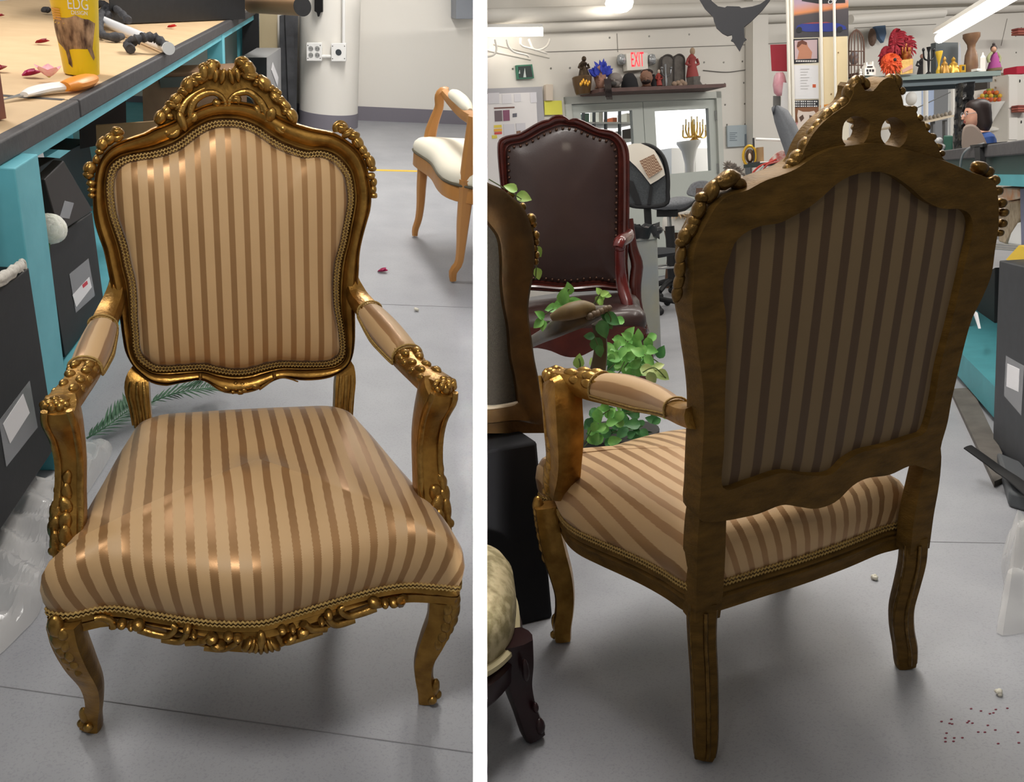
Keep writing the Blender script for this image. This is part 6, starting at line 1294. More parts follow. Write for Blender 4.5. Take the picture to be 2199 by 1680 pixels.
for lvl,(y,n_,w_) in enumerate(((214,7,26),(206,5,19),(199,4,12),(193,2,5))):
    for k in range(n_):
        x = 2128-w_+2*w_*k/max(1,n_-1); nm,c_ = cols2[(k*2+lvl)%4]; mb = MB(); W.blob(mb,x,y,5.6,5.6,5.6,.17+.06*((k+lvl)%2)-.03*lvl); pos = ('bottom','second','third','top')[lvl]; ordn = ('first','second','third','fourth','fifth','sixth','seventh')[k]
        solo(FR,nm,mb,mat(nm,c_,.5),'%s in the wall bowl, %s row, %s from the left'%(nm.replace('_',' ').replace('fruit','fruit piece'),pos,ordn),'fruit','fruit pile in the wall bowl'); nf += 1
mb = MB(); rnd = random.Random(6)
for k in range(34): c_ = W.p(2146+rnd.uniform(-8,8),182+rnd.uniform(-22,16),.1+rnd.uniform(-.05,.05)); a_ = rnd.random()*6.3; mb.leaf(c_,W.u*math.cos(a_)+V3((0,0,math.sin(a_)))+W.n*.4,W.n,11*W.m,6*W.m,curl=.3,m=3)
W.tube(mb,[(2146,160,.05),(2146,215,.08)],1.5,6); solo(FR,'dried_leaf_spray',mb,mat('dried_brown_leaf','8f7e68',.8,0,'6d5d4c',30,.5),'dried brown leaf spray above the fruit bowl','dried plant',angle=80)
mb = MB(); W.lathe(mb,2132,281,250,[(22,0),(23,.12),(8,.3),(6,.8),(8,1)],.06); solo(FR,'wall_sconce',mb,WHT,'white plaster sconce on the wall under the fruit bowl','sconce')
t = thing(FR,'locker','white metal locker cabinet at the right edge','locker',V3((*W.p(2180,300)[:2],0))); mb = MB(); W.box(mb,2165,470,2300,160,.27,.3); part('locker_body',mb,mat('white_locker','dfdbd3',.5),t,smooth=False)
mb = MB(); W.box(mb,2167,232,2185,164,.01,.31); part('door',mb,mat('white_locker_door','e5e1da',.5),t,smooth=False); mb = MB(); W.box(mb,2167,300,2185,236,.01,.31); part('door',mb,MATS['white_locker_door'],t,smooth=False); mb = MB(); W.blob(mb,2190,174,1.5,4,2,.305); W.blob(mb,2193,262,1.5,4,2,.305); part('handle',mb,mat('dark_screw','404040',.4,.6),t)
for k,(q,c_,nm,lab) in enumerate(((((2184,160),(2206,158),(2206,141),(2185,142)),'c22a44','red_cloth_bundle','bright red cloth bundle on top of the locker'),)):
    mb = MB(); W.prism(mb,q,.2,.3); solo(FR,nm,mb,mat('r_'+c_,c_,.7),lab,'cloth',bevel=.015)
for k,(y0,lab) in enumerate(((66,'stack of red folded cloths high at the right edge'),(232,'stack of dull red folded cloths on the locker front shelf'))):
    t = thing(FR,'folded_cloths',lab,'cloth stack',W.p(2192,y0+8,.33)); 
    for j in range(3): mb = MB(); W.box(mb,2187,y0+8-j*5,2215,y0+3.6-j*5,.1,.42); part('folded_cloth',mb,mat(('r_a','r_b','r_c')[j],('a05a4c','b8685c','8f4a44')[j],.8),t,bevel=.008)
# ---- seated woman behind the far bench
PP_ = Pl(FR,2100,270,7.7)
pw = thing(FR,'person','woman with dark bobbed hair, glasses and blue top seated behind the bench','person',V3((*PP_.p(2103,320)[:2],0)))
SKIN = mat('light_skin','d9a58e',.5,sss=.1); BLUE = mat('blue_knit','2c4a86',.8); HAIR = mat('black_brown_hair','2a1f1e',.45)
def Q(x,y,h=0.0): return PP_.p(x,y,h)
m_ = PP_.m; left = -PP_.u   # her face points to picture left, a little towards the viewer
fd = nrm(left*.9+PP_.n*.35); sd = nrm(np.cross((0,0,1),fd)); hc = Q(2096,244)
mb = MB(); rings = []; 
for (dz_,a_,b_,off) in ((-27,8,9,3),(-22,12.5,14,5.5),(-17,15.5,17.5,5.5),(-10,17.5,20,4),(-3,18.5,22,2.5),(5,19,23,.5),(12,18.5,22.5,-1),(19,15,18.5,-2),(24,9.5,12,-2),(27,2,3,-2)):
    rings.append([hc+V3((0,0,dz_*m_*1.02))+sd*a_*m_*math.cos(2*PI*k/20)+fd*(b_*math.sin(2*PI*k/20)+off)*m_ for k in range(20)])
neck0 = Q(2106,285); neck1 = hc-fd*6*m_-V3((0,0,20*m_)); nr = []
for s_,r_ in ((0,19),(.35,11.5),(.7,10.5),(1,11)): nr.append([neck0*(1-s_)+neck1*s_+sd*r_*m_*math.cos(2*PI*k/20)+fd*r_*m_*math.sin(2*PI*k/20) for k in range(20)])
mb.loft(nr); mb.loft(rings)
mb.blob(hc+fd*25*m_-V3((0,0,5*m_)),fd*5*m_,sd*3.2*m_,(0,0,6*m_)); mb.blob(hc+fd*27*m_-V3((0,0,8*m_)),fd*3.2*m_,sd*3.4*m_,(0,0,2.8*m_))
for sg in (-1,1): mb.blob(hc+sd*sg*18.5*m_-fd*1*m_-V3((0,0,2*m_)),fd*4*m_,sd*2*m_,(0,0,6*m_))
body = part('body',mb,SKIN,pw,angle=80)
mb = MB(); mb.blob(hc+fd*23.2*m_-V3((0,0,14*m_)),fd*2*m_,sd*6*m_,(0,0,1.3*m_)); mb.blob(hc+fd*22.8*m_-V3((0,0,16.4*m_)),fd*2*m_,sd*5*m_,(0,0,1.5*m_)); part('lips',mb,mat('lips','b4635c',.4),body)
mb = MB()
for sg in (-1,1): mb.blob(hc+fd*21*m_+sd*sg*8*m_+V3((0,0,.5*m_)),fd*1.6*m_,sd*3*m_,(0,0,1.6*m_)); mb.blob(hc+fd*21.5*m_+sd*sg*8.5*m_+V3((0,0,6*m_)),fd*1.5*m_,sd*4.5*m_,(0,0,.8*m_))
part('eyes',mb,mat('dark_eye','241b18',.3),body)
mb = MB()
for sg in (-1,1): c_ = hc+fd*25*m_+sd*sg*8.5*m_+V3((0,0,.5*m_)); mb.tube([c_+sd*6.2*m_*math.cos(2*PI*k/16)+V3((0,0,5*m_*math.sin(2*PI*k/16))) for k in range(16)],.6*m_,5,closed=True); mb.tube([c_+sd*sg*6.2*m_,hc+sd*sg*19.5*m_+V3((0,0,1.5*m_))],.55*m_,5)
mb.tube([hc+fd*25.5*m_-sd*2.3*m_+V3((0,0,1*m_)),hc+fd*25.5*m_+sd*2.3*m_+V3((0,0,1*m_))],.6*m_,5); part('glasses',mb,mat('silver_glasses','cfd0d6',.25,.8),pw)
mb = MB(); hr = []
for (dz_,a_,b_,off) in ((30,3,4,-2),(28,13,15,-2),(23,19,22.5,-2.5),(16,22.5,25.5,-4),(8,23.5,24,-5.5),(-2,24,21.5,-9),(-12,24.5,20,-10.5),(-22,25,18,-13.5),(-31,24,16,-13),(-38,20,12,-13),(-40,10,6,-13)):
    hr.append([hc+V3((0,0,dz_*m_))+sd*a_*m_*math.cos(2*PI*k/24)+fd*(b_*math.sin(2*PI*k/24)+off)*m_ for k in range(24)])
mb.loft(hr[::-1]); part('hair',mb,HAIR,pw,angle=80)
mb = MB(); tb_ = []; c0_ = Q(2110,300)
for (dz_,a_,b_,off) in ((-55,52,32,0),(-40,54,33,0),(-20,56,32,0),(-6,54,28,-1),(4,44,22,-2),(10,26,16,-1),(13,17,14,0)): tb_.append([c0_+V3((0,0,(dz_+4)*m_))+sd*a_*m_*math.cos(2*PI*k/24)*.62+fd*(b_*math.sin(2*PI*k/24)*.85+off)*m_ for k in range(24)])
mb.loft(tb_)
for sg in (-1,1):
    sh_ = c0_+sd*sg*30*m_+V3((0,0,2*m_)); el = sh_-V3((0,0,48*m_))+sd*sg*5*m_; wr_ = el+fd*40*m_+V3((0,0,6*m_)); q = cr([sh_,sh_-V3((0,0,24*m_))+sd*sg*4*m_,el,el+fd*20*m_,wr_],18,False); mb.tube(q,[(12-5*i/17)*m_ for i in range(18)],10)
part('blue_top',mb,BLUE,pw,angle=80)
mb = MB()
for sg in (-1,1):
    wr_ = c0_+sd*sg*35*m_-V3((0,0,40*m_))+fd*42*m_; mb.blob(wr_+fd*6*m_,fd*9*m_,sd*5.5*m_,(0,0,3*m_))
    for k in range(4): b0 = wr_+fd*13*m_+sd*(k-1.5)*2.7*m_; mb.tube(cr([b0,b0+fd*(6+(k in (1,2))*1.5)*m_-V3((0,0,1*m_)),b0+fd*(10+(k in (1,2))*2)*m_-V3((0,0,4*m_))],6,False),[1.5*m_,1.5*m_,1.4*m_,1.4*m_,1.2*m_,.9*m_],6)
    b0 = wr_+fd*3*m_-sd*sg*5*m_; mb.tube([b0,b0+fd*5*m_-sd*sg*3*m_,b0+fd*10*m_-sd*sg*3*m_],[1.8*m_,1.6*m_,1.1*m_],6)
part('hands',mb,SKIN,pw)
mb = MB(); hip = V3((c0_[0],c0_[1],.50))
for sg in (-1,1): q = cr([hip+sd*sg*.09,hip+sd*sg*.11+fd*.4+V3((0,0,.0)),hip+sd*sg*.11+fd*.43-V3((0,0,.42))],16,False); mb.tube(q,[.085-.04*i/15 for i in range(16)],10)
mb.blob(hip,sd*.17,fd*.14,(0,0,.13)); mb.loft([[hip+V3((0,0,h))+sd*.15*math.cos(2*PI*k/16)+fd*.1*math.sin(2*PI*k/16) for k in range(16)] for h in (0,.25,.42)])
for sg in (-1,1): mb.blob(hip+sd*sg*.11+fd*.49-V3((0,0,.455)),fd*.12,sd*.045,(0,0,.045))
part('dark_trousers',mb,DARKC,pw)
t = thing(FR,'taupe_office_chair','taupe office chair with rounded back between the bench and the woman','chair',V3((*Pl(FR,2092,300,6.6).p(2092,310)[:2],0))); TPp = Pl(FR,2092,300,6.6); mb = MB(); pts = [(2066,318),(2065,298),(2066,284),(2070,272),(2080,267),(2092,268),(2103,277),(2112,292),(2119,308),(2120,318),(2112,345),(2080,348)]
mb.prism([TPp.p(x,y) for x,y in cr(pts,40)],-TPp.n*.06); part('backrest',mb,mat('taupe_fabric','9a8a80',.8),t,bevel=.015)
q = TPp.p(2095,340,-.08); mb = MB(); mb.tube([q,(q[0],q[1],.1)],.03,10); part('back_stem',mb,BLACKB,t); mb = MB(); qc = V3((q[0],q[1],0))-TPp.n*.1; mb.blob((qc[0],qc[1],.46),TPp.u*.24,TPp.n*.2,(0,0,.05),14,6); part('seat',mb,MATS['taupe_fabric'],t); mb = MB()
for k in range(5): a_ = 2*PI*k/5; mb.tube([(q[0],q[1],.12),(q[0]+.27*math.cos(a_),q[1]+.27*math.sin(a_),.04)],.02,8); mb.ball((q[0]+.27*math.cos(a_),q[1]+.27*math.sin(a_),.03),.03)
part('wheel_base',mb,BLACKB,t)
# ---------------------------------------------------------------- right workbench with boxes
A_ = FR.z(2052,802,.03); B_ = FR.z(2134,897,.03); bd = nrm((B_-A_)*V3((1,1,0))); bn = nrm(np.cross(bd,(0,0,1))); bn = bn if bn@(FR.C-A_) > 0 else -bn
BW = Pl(FR,0,0,p0=A_,n=bn)
pe_ = BW.p(2199,303); HB = float(pe_[2]); 
def rb(s,w,z): return V3((A_[0],A_[1],0))+bd*s-bn*w+V3((0,0,z))
sgn = 1
def rslab(s0,s1,w0,w1,z0,z1): m1 = MB(); m1.obox(rb(s0,w0,z0),bd*(s1-s0),-bn*(w1-w0),(0,0,z1-z0)); return m1
sE = float((BW.p(2199,320)-A_)@bd); sF = -3.0; ztop = HB; zed = float(BW.p(2199,332)[2]); zte0 = float(BW.p(2199,376)[2]); zte1 = float(BW.p(2199,402)[2])
rbch = thing(FR,'workbench','turquoise workbench with black rubber edge at the right side','workbench',rb(.4,.4,0))
part('tabletop',rslab(sF,sE+1.2,.01,.9,ztop-.03,ztop),mat('worn_grey_top','5f6163',.5),rbch,smooth=False)
part('rubber_edging',rslab(sF,sE+1.2,-.015,.012,zed,ztop+.004),RUBBER,rbch,bevel=.005)
part('green_panel',rslab(sF,sE+1.2,.012,.04,zte0,zed),mat('dark_green_paint','23433f',.5),rbch,smooth=False)
SHADE_TEAL = mat('shaded_turquoise_paint','4c9aa3',.5,0,'438a93',9,.6)  # bench turquoise with the shade under the top put into its colour
part('apron',rslab(sF,sE+1.2,.006,.06,zte1,zte0),SHADE_TEAL,rbch,smooth=False)
zr0 = .03; zr1 = float(BW.p(2063,757)[2])
sR = float((BW.p(2147,930)-A_)@bd)
part('lower_rail',rslab(sF,sR,0,.05,zr0,zr1),SHADE_TEAL,rbch,smooth=False)
part('lower_shelf',rslab(sF,sR,.05,.85,zr1-.03,zr1),SHADE_TEAL,rbch,smooth=False)
for s_ in (-.62,sE+1.1,sF): part('leg',rslab(s_,s_+.09,.05,.14,0,zte1),TEAL,rbch,smooth=False)
for s_ in (-1.2,): part('leg',rslab(s_,s_+.09,.76,.85,0,zte1),TEAL,rbch,smooth=False)
def rface(nm,pts,depth,m_,label,cat,off,zmin=None,group=None,bev=.003):
    BP2 = Pl(FR,0,0,p0=A_+bn*off,n=bn); P3 = [BP2.p(x,y) for x,y in pts]
    if zmin is not None:
        for p in P3: p[2] = max(p[2],zmin)
    mb = MB(); mb.prism(P3,-bn*depth); t = thing(FR,nm,label,cat,(np.mean([p[0] for p in P3]),np.mean([p[1] for p in P3]),min(p[2] for p in P3)),group); part('box_body',mb,m_,t,bevel=bev); return t,BP2
t,b2 = rface('archive_box',[(2146,560),(2260,588),(2260,1180),(2133,1000),(2133,920)],.4,mat('charcoal_card','34363a',.55,0,'2b2d30',20,.5),'charcoal storage box with a paper label at the right bench','box',.05,None,'charcoal boxes at the right bench')
mb = MB(); mb.prism([b2.p(x,y,.001) for x,y in ((2160,764),(2199,786),(2193,893),(2156,850))],-bn*.001); pk = part('label_pocket',mb,POCKET,t,smooth=False); mb = MB(); mb.prism([b2.p(x,y,.002) for x,y in ((2163,781),(2189,793),(2187,842),(2161,830))],-bn*.001); part('paper_label',mb,PAPER,pk,smooth=False)
rface('archive_box',[(2080,690),(2092,600),(2136,575),(2134,752),(2076,750)],.35,BLACKB,'black box standing on the turquoise lower shelf at right','box',-.28,zr1,'charcoal boxes at the right bench')
b3 = Pl(FR,0,0,p0=A_-bn*.05,n=bn)
def rbit(nm,pts,th,m_,label,cat,h=0.0,bev=0): mb = MB(); mb.prism([b3.p(x,y,h) for x,y in pts],-bn*th); return solo(FR,nm,mb,m_,label,cat,bevel=bev,smooth=not bev == 0)
rbit('yellow_wedge',[(2160,558),(2188,527),(2230,540),(2230,575)],.05,mat('yellow_card','dcb93a',.6),'yellow card wedge lying on top of the charcoal box','card',.03)
rbit('floral_pack',[(2138,412),(2150,402),(2186,405),(2196,416),(2184,427),(2150,434),(2140,428)],.12,mat('floral_print','d8d6c4',.6,0,'d98a4a',24,.7),'pack with a yellow and orange flower print under the bench top','pack',-.05,.006)
rbit('straw_bundle',[(2145,436),(2184,430),(2190,470),(2172,500),(2158,525),(2144,520)],.12,mat('straw_brown','8d7b63',.8,0,'b5a58c',40,.6),'brown straw coloured bundle under the right bench top','bundle',-.06,.008)
rbit('white_sack',[(2162,525),(2170,500),(2184,478),(2193,476),(2196,530)],.1,mat('white_sack','dadad8',.7),'white sack beside the straw bundle','sack',-.03,.008)
rbit('violet_grey_panel',[(2190,405),(2260,400),(2260,540),(2193,535)],.03,mat('violet_grey','6d6f86',.6),'violet grey panel at the right edge under the bench','panel',-.02,.003)
mb = MB(); 
for k in range(3): mb.tube([b3.p(2136,534-k*5,.0),b3.p(2215,540-k*5,.0)],.004,6)
solo(FR,'metal_rods',mb,STEEL,'thin steel rods lying across the box tops at right','rods')
rbit('white_tag',[(2088,668),(2094,672),(2101,706)],.01,PAPER,'thin white paper corner on the black box','paper',.0)
mb = MB(); P3 = [FR.z(x,y,.0) for x,y in ((2041,845),(2086,842),(2152,985),(2152,1040),(2135,1048))]; mb.prism([p+V3((0,0,.002)) for p in P3],(0,0,.018)); solo(FR,'weathered_plank',mb,mat('weathered_wood','6c6761',.8,0,'4b4742',12,.8,.5,40,(1,1,1)),'weathered grey plank lying on the floor by the right bench','plank',smooth=False)
mb = MB(); q = cr([FR.z(2078,960,.12),FR.z(2120,990,.09),FR.z(2150,1012,.07),FR.z(2180,1032,.07),FR.z(2230,1075,.08)],20,False); mb.tube(q,.020,8,flat=(.25,1),up=(0,0,1)); solo(FR,'black_strap',mb,mat('black_webbing','151516',.7),'black webbing strap hanging across the plank','strap')
mb = MB(); P3 = [FR.z(x,y,.0) for x,y in ((2140,1000),(2230,1040),(2230,1110),(2165,1090))]; mb.prism(P3,(0,0,.05)); solo(FR,'grey_rubber_mat',mb,mat('grey_rubber_mat','4b4e51',.5),'folded grey rubber mat on the floor under the charcoal box','mat',bevel=.01)
# cable and clamp on the bench edge
mb = MB(); q = [BW.p(x,y,h) for x,y,h in ((2062,366,.02),(2064,345,.03),(2070,328,.03),(2084,317,.02),(2100,312,.0),(2112,308,-.05))]; mb.tube(cr(q,24,False),.0045,6); solo(FR,'grey_lamp_cable',mb,mat('grey_cable','8f9294',.5),'grey cable arching over the right bench edge','cable')
t = thing(FR,'bench_clamp','black clamp gripping the right bench edge','clamp',BW.p(2098,350)); mb = MB(); mb.prism([BW.p(x,y,.03) for x,y in ((2092,315),(2104,313),(2105,350),(2094,352))],-bn*.02); mb.prism([BW.p(x,y,.03) for x,y in ((2083,312),(2110,309),(2110,316),(2084,319))],-bn*.08); part('clamp_body',mb,BLACKB,t,smooth=False)
solo(FR,'plastic_bag',crumple(FR,[(2150,1210),(2175,1185),(2240,1170),(2300,1250),(2260,1350),(2199,1362),(2140,1362),(2158,1290)],.16,5,26,16),PLAST,'crumpled clear plastic bag on the floor at the right edge','plastic bag',angle=25)
crumb(FR,1879,1246,.009,CRUMB,'off white foam crumb on the floor under the chair back rail',3); crumb(FR,2145,1493,.008,CRUMB,'off white foam crumb near the lower right floor corner',5)
mb = MB(); rnd = random.Random(12)
for k in range(26):
    c_ = FR.z(2020+rnd.random()*170,1520+rnd.random()*80,.0005); mb.blob(c_,(.003,0,0),(0,.002,0),(0,0,.001),6,4)
solo(FR,'red_flakes',mb,mat('dark_red_flake','7a3140',.7),'scattered dark red flakes on the lower right floor','debris',kind='stuff')
a = FR.z(1990,1164,.0004); b = FR.z(2199,1168,.0004); e = b-a; n_ = nrm(np.cross((0,0,1),e)); mb = MB(); mb.obox(a-e*2,e*4,n_*.002,(0,0,.0006)); struct(FR,'floor_seam',mb,SEAM,smooth=False)
# ---------------------------------------------------------------- burgundy leather armchair
BD = 4.35
BCp = Pl(FR,1215,430,BD,yaw=4)
BURG = mat('burgundy_lacquer','4c1e17',.25,0,'36130f',14,.6,coat=.4); LEATH = mat('dark_burgundy_leather','35231f',.34,0,'2b1b19',5,.6,.15,200,coat=.15); NAIL = mat('bronze_nail','4c352a',.35,.7)
bc = thing(FR,'leather_armchair','dark burgundy leather armchair with lacquered carved frame and nail heads','chair',V3((*BCp.p(1230,600)[:2],0)))
BO = [(1083,620),(1082,540),(1080,450),(1073,390),(1068,335),(1068,308),(1074,297),(1092,290),(1113,286),(1130,277),(1150,265),(1166,258),(1178,256),(1186,249),(1200,246),(1214,249),(1222,257),(1233,253),(1246,256),(1262,263),(1285,275),(1310,279),(1327,287),(1341,301),(1349,318),(1352,345),(1352,430),(1351,500),(1348,560),(1345,620),(1290,624),(1215,628),(1140,624)]
BI = [(1099,606),(1098,540),(1095,450),(1090,390),(1087,335),(1090,318),(1100,311),(1118,308),(1138,300),(1166,284),(1190,274),(1206,270),(1236,273),(1262,285),(1290,295),(1308,299),(1320,309),(1326,326),(1327,360),(1327,430),(1326,500),(1326,560),(1325,606),(1280,602),(1215,608),(1150,602)]
def ringframe(Pp_,Op,Ip,prof,mb,N=160,h0=0.0):
    O_ = cr(np.array([[(Pp_.p(x,y)-Pp_.p0)@Pp_.u,(Pp_.p(x,y)-Pp_.p0)[2]] for x,y in Op]),360); I_ = cr(np.array([[(Pp_.p(x,y)-Pp_.p0)@Pp_.u,(Pp_.p(x,y)-Pp_.p0)[2]] for x,y in Ip]),240)
    c_ = np.array([(I_[:,0].min()+I_[:,0].max())/2,(I_[:,1].min()+I_[:,1].max())/2]); A_s = [2*PI*k/N for k in range(N)]; ri = [ray_out(I_,c_,a) for a in A_s]; ro = [max(ray_out(O_,c_,a),r_+.005) for a,r_ in zip(A_s,ri)]
    f3 = lambda q,h: Pp_.p0+Pp_.u*q[0]+V3((0,0,q[1]))+Pp_.n*(h+h0)
    D_ = [np.array([math.cos(a),math.sin(a)]) for a in A_s]
    mb.loft([[f3(c_+D_[k]*(ri[k]+(ro[k]-ri[k])*t_),h) for k in range(N)] for t_,h in prof],loop=True)
    return lambda s_,h: [f3(c_+D_[k]*ri[k]*s_,h) for k in range(N)]
mb = MB(); inner = ringframe(BCp,BO,BI,[(0,-.05),(0,.0),(.08,.006),(.2,.003),(.3,.0),(.45,.018),(.62,.022),(.75,.012),(.85,.016),(.97,.010),(1,-.01),(1,-.05)],mb); bfr = part('back_frame',mb,BURG,bc,clip=CLIP_R)
mb = MB(); mb.loft([inner(s_,h) for s_,h in ((1.01,-.006),(.98,.006),(.93,.012),(.8,.020),(.5,.028),(.02,.03))][::-1]); part('back_leather',mb,LEATH,bc,clip=CLIP_R,angle=80)
mb = MB(); ed = cr(inner(.965,.012),74); [mb.ball(p,.0075,7,5) for p in ed]; part('nail_heads',mb,NAIL,bfr,clip=CLIP_R)
# seat
BS = Pl(FR,1250,690,BD-.35,yaw=4)
s0,s1 = BCp.p(1100,612,.0),BCp.p(1345,612,.0); f0,f1 = BS.p(1086,712),BS.p(1378,700); zs = (s0[2]+f0[2])/2
for p in (s0,s1): p[2] = f0[2]
oo = cr([s0,f0*.5+s0*.5-BS.u*.01,f0,(f0+f1)/2+BS.n*.05,f1,f1*.5+s1*.5+BS.u*.02,s1],80); cs = oo.mean(0)
mb = MB(); mb.loft([[cs+(p-cs)*k+V3((0,0,h)) for p in oo] for k,h in ((1,-.02),(1.01,.01),(1.0,.04),(.95,.065),(.85,.08),(.5,.09),(.02,.092))]); part('seat_cushion',mb,LEATH,bc,clip=CLIP_R,angle=80)
mb = MB(); rr_s = []; 
for k,h in ((1.02,-.02),(1.03,-.05),(1.0,-.075),(.93,-.075),(.93,-.02)): rr_s.append([cs+(p-cs)*k+V3((0,0,h-.035*max(0,math.cos((i-30)/80*2*PI*1.0))*(0))) for i,p in enumerate(oo)])
mb.loft(rr_s,loop=True); part('seat_rail',mb,BURG,bc,clip=CLIP_R)
mb = MB(); BS.prism(mb,cr([(1094,706),(1240,706),(1378,704),(1374,728),(1330,737),(1282,749),(1245,766),(1213,766),(1180,753),(1140,745),(1098,736)],60),.06,.06); part('carved_apron',mb,BURG,bc,clip=CLIP_R)
mb = MB(); [mb.ball(p+V3((0,0,-.012)),.006,7,5) for p in cr(oo,70)]; part('nail_heads',mb,NAIL,bc,clip=CLIP_R)
def tub(Pp_,pts,r,nm,m_,par,res=24,n=12,**kw): mb = MB(); Pp_.tube(mb,pts,r,n,res=res,**kw); return part(nm,mb,m_,par,clip=CLIP_R)
BA = Pl(FR,1340,560,BD-.12,yaw=4)
BURGR = mat('red_brown_lacquer','611a14',.25,0,'4a120f',14,.6,coat=.5)
tub(BA,[(1352,500,-.1),(1350,508,-.02),(1340,514,.1),(1331,520,.2),(1327,532,.22)],[9,12,14,13,11],'arm',BURGR,bc)
mb = MB(); BA.blob(mb,1331,528,12,16,12,.2); part('arm_scroll',mb,BURGR,bc)
tub(BA,[(1331,535,.2),(1331,560,.17),(1333,590,.14),(1338,620,.14),(1347,650,.17),(1352,676,.2)],[11,11,12,13,13,9],'arm_post',BURGR,bc)
tub(BA,[(1098,500,-.1),(1100,512,.05),(1104,520,.18),(1106,540,.2),(1104,600,.15),(1100,650,.18)],[9,12,13,12,12,12],'arm',BURG,bc)
tub(BCp,[(1352,470,-.02),(1358,530,-.02),(1368,570,-.02),(1364,610,-.01),(1368,650,.0),(1378,690,.05),(1386,715,.08)],[8,11,14,14,11,10,9],'arm_support',BURG,bc)
for x0,x1 in ((1378,1388),(1096,1090)):
    a = BS.p(x0,722); mb = MB(); mb.tube(cr([a,a+V3((0,0,-.12))+BS.u*.02*(1 if x0 > 1200 else -1),V3((a[0],a[1],a[2]*.35))-BS.u*.01*(1 if x0 > 1200 else -1),V3((a[0],a[1],.03)),V3((a[0],a[1],.0))],20,False),[.036-.02*i/19 for i in range(20)],12); part('leg',mb,BURG,bc,clip=CLIP_R)
for x0 in (1100,1340): a = BCp.p(x0,640,-.02); mb = MB(); mb.tube([a,V3((a[0],a[1],0))-BCp.n*.06],[.03,.022],10); part('leg',mb,BURG,bc,clip=CLIP_R)
# ---------------------------------------------------------------- bin, stools, mesh chair
t0 = FR.z(1385,762); TB = Pl(FR,1385,600,FR.depth(t0)); mtb = TB.m
t = thing(FR,'trash_barrel','grey plastic trash barrel with black liner behind the burgundy chair','trash bin',t0); mb = MB(); zrim = float(TB.p(1385,497)[2]); mb.lathe([(.095,0),(.098,.01),(.112,zrim-.04),(.118,zrim-.04),(.118,zrim),(.108,zrim)],t0-V3((0,0,0)),n=30); part('barrel',mb,mat('grey_plastic','8b9092',.5,0,'a19c82',3,.4),t)
mb = MB(); rnd = random.Random(3); rg = []
for j,(r_,h) in enumerate(((.121,-.04),(.128,.0),(.124,.035),(.108,.03),(.10,-.05))): rg.append([t0+V3(((r_+rnd.uniform(-.012,.012))*math.cos(2*PI*k/28),(r_+rnd.uniform(-.012,.012))*math.sin(2*PI*k/28),zrim+h+rnd.uniform(-.015,.02))) for k in range(28)])
mb.loft(rg,cap=False); mb.blob(t0+TB.u*.10+V3((0,0,zrim+.005)),TB.u*.05,TB.n*.05,(0,0,.03)); part('bin_liner',mb,mat('black_liner','232426',.3,bump=.6,bscale=40),t,angle=30)
mb = MB(); TB.tube(mb,[(1384,498,.12),(1390,520,.15),(1387,545,.15),(1378,566,.13)],4.5,8,res=14); part('handle',mb,BLACKB,t)
g0 = FR.z(1432,640); ST = Pl(FR,1432,520,FR.depth(g0)); ms = ST.m
LG = mat('grey_stool_fabric','77797d',.85,0,'8a8c90',60,.4)
t = thing(FR,'saddle_stool','grey saddle seat stool on a black gas lift base','stool',g0); mb = MB(); rows = []
for i in range(17):
    x = 1370+i*7.6; s_ = (i-8)/8; top = 421+5*math.exp(-(s_/.35)**2)+abs(s_)**4*7; bot = 452-abs(s_)**3*22; mid = (top+bot)/2; hh = (bot-top)/2*ms; ww = .17*math.sqrt(max(.02,1-s_*s_*.97)); c_ = ST.p(x,mid); rows.append([c_+ST.n*ww*math.cos(2*PI*k/14)+V3((0,0,hh*math.sin(2*PI*k/14))) for k in range(14)])
mb.loft(rows); part('seat',mb,LG,t,angle=80); mb = MB(); ST.box(mb,1410,466,1456,452,.16,.08); part('seat_plate',mb,BLACKB,t); mb = MB(); q = ST.p(1437,466); mb.tube([q,(q[0],q[1],.55)],.02,12); part('gas_lift',mb,STEEL,t)
mb = MB(); zc = float(ST.p(1437,486)[2]); mb.tube([(q[0],q[1],zc),(q[0],q[1],.12)],.042,14); part('column',mb,BLACKB,t)
mb = MB(); zf = float(ST.p(1437,572)[2]); R_ = .15; mb.tube([(q[0]+R_*math.cos(2*PI*k/30),q[1]+R_*math.sin(2*PI*k/30),zf) for k in range(30)],.010,8,closed=True); [mb.tube([(q[0],q[1],zf),(q[0]+R_*math.cos(a_),q[1]+R_*math.sin(a_),zf)],.008,6) for a_ in (0.3,2.4,4.5)]; part('foot_ring',mb,STEEL,t)
for k in range(5): a_ = 2*PI*k/5+.5; e_ = V3((q[0]+.22*math.cos(a_),q[1]+.22*math.sin(a_),.07)); mb = MB(); mb.tube(cr([(q[0],q[1],.14),(q[0]+.12*math.cos(a_),q[1]+.12*math.sin(a_),.12),e_],10,False),[.03-.001*i for i in range(10)],8); lg_ = part('leg',mb,BLACKB,t); mb = MB(); mb.blob(e_-V3((0,0,.04)),(.028,0,0),(0,.028,0),(0,0,.03)); part('caster',mb,BLACKB,lg_)
mb = MB(); ST.prism(mb,cr([(1478,420),(1480,402),(1490,392),(1508,388),(1526,392),(1533,405),(1532,425)],30,True),.06,-.3); part('backrest',mb,LG,t,bevel=.01); mb = MB(); ST.prism(mb,[(1494,420),(1495,404),(1524,404),(1527,420)],.01,-.29); part('backrest_patch',mb,mat('brown_patch','6b5447',.8),t,smooth=False); mb = MB(); mb.tube([ST.p(1505,425,-.33),ST.p(1470,450,-.2),ST.p(1445,456,-.05)],.015,8); part('back_stem',mb,BLACKB,t)
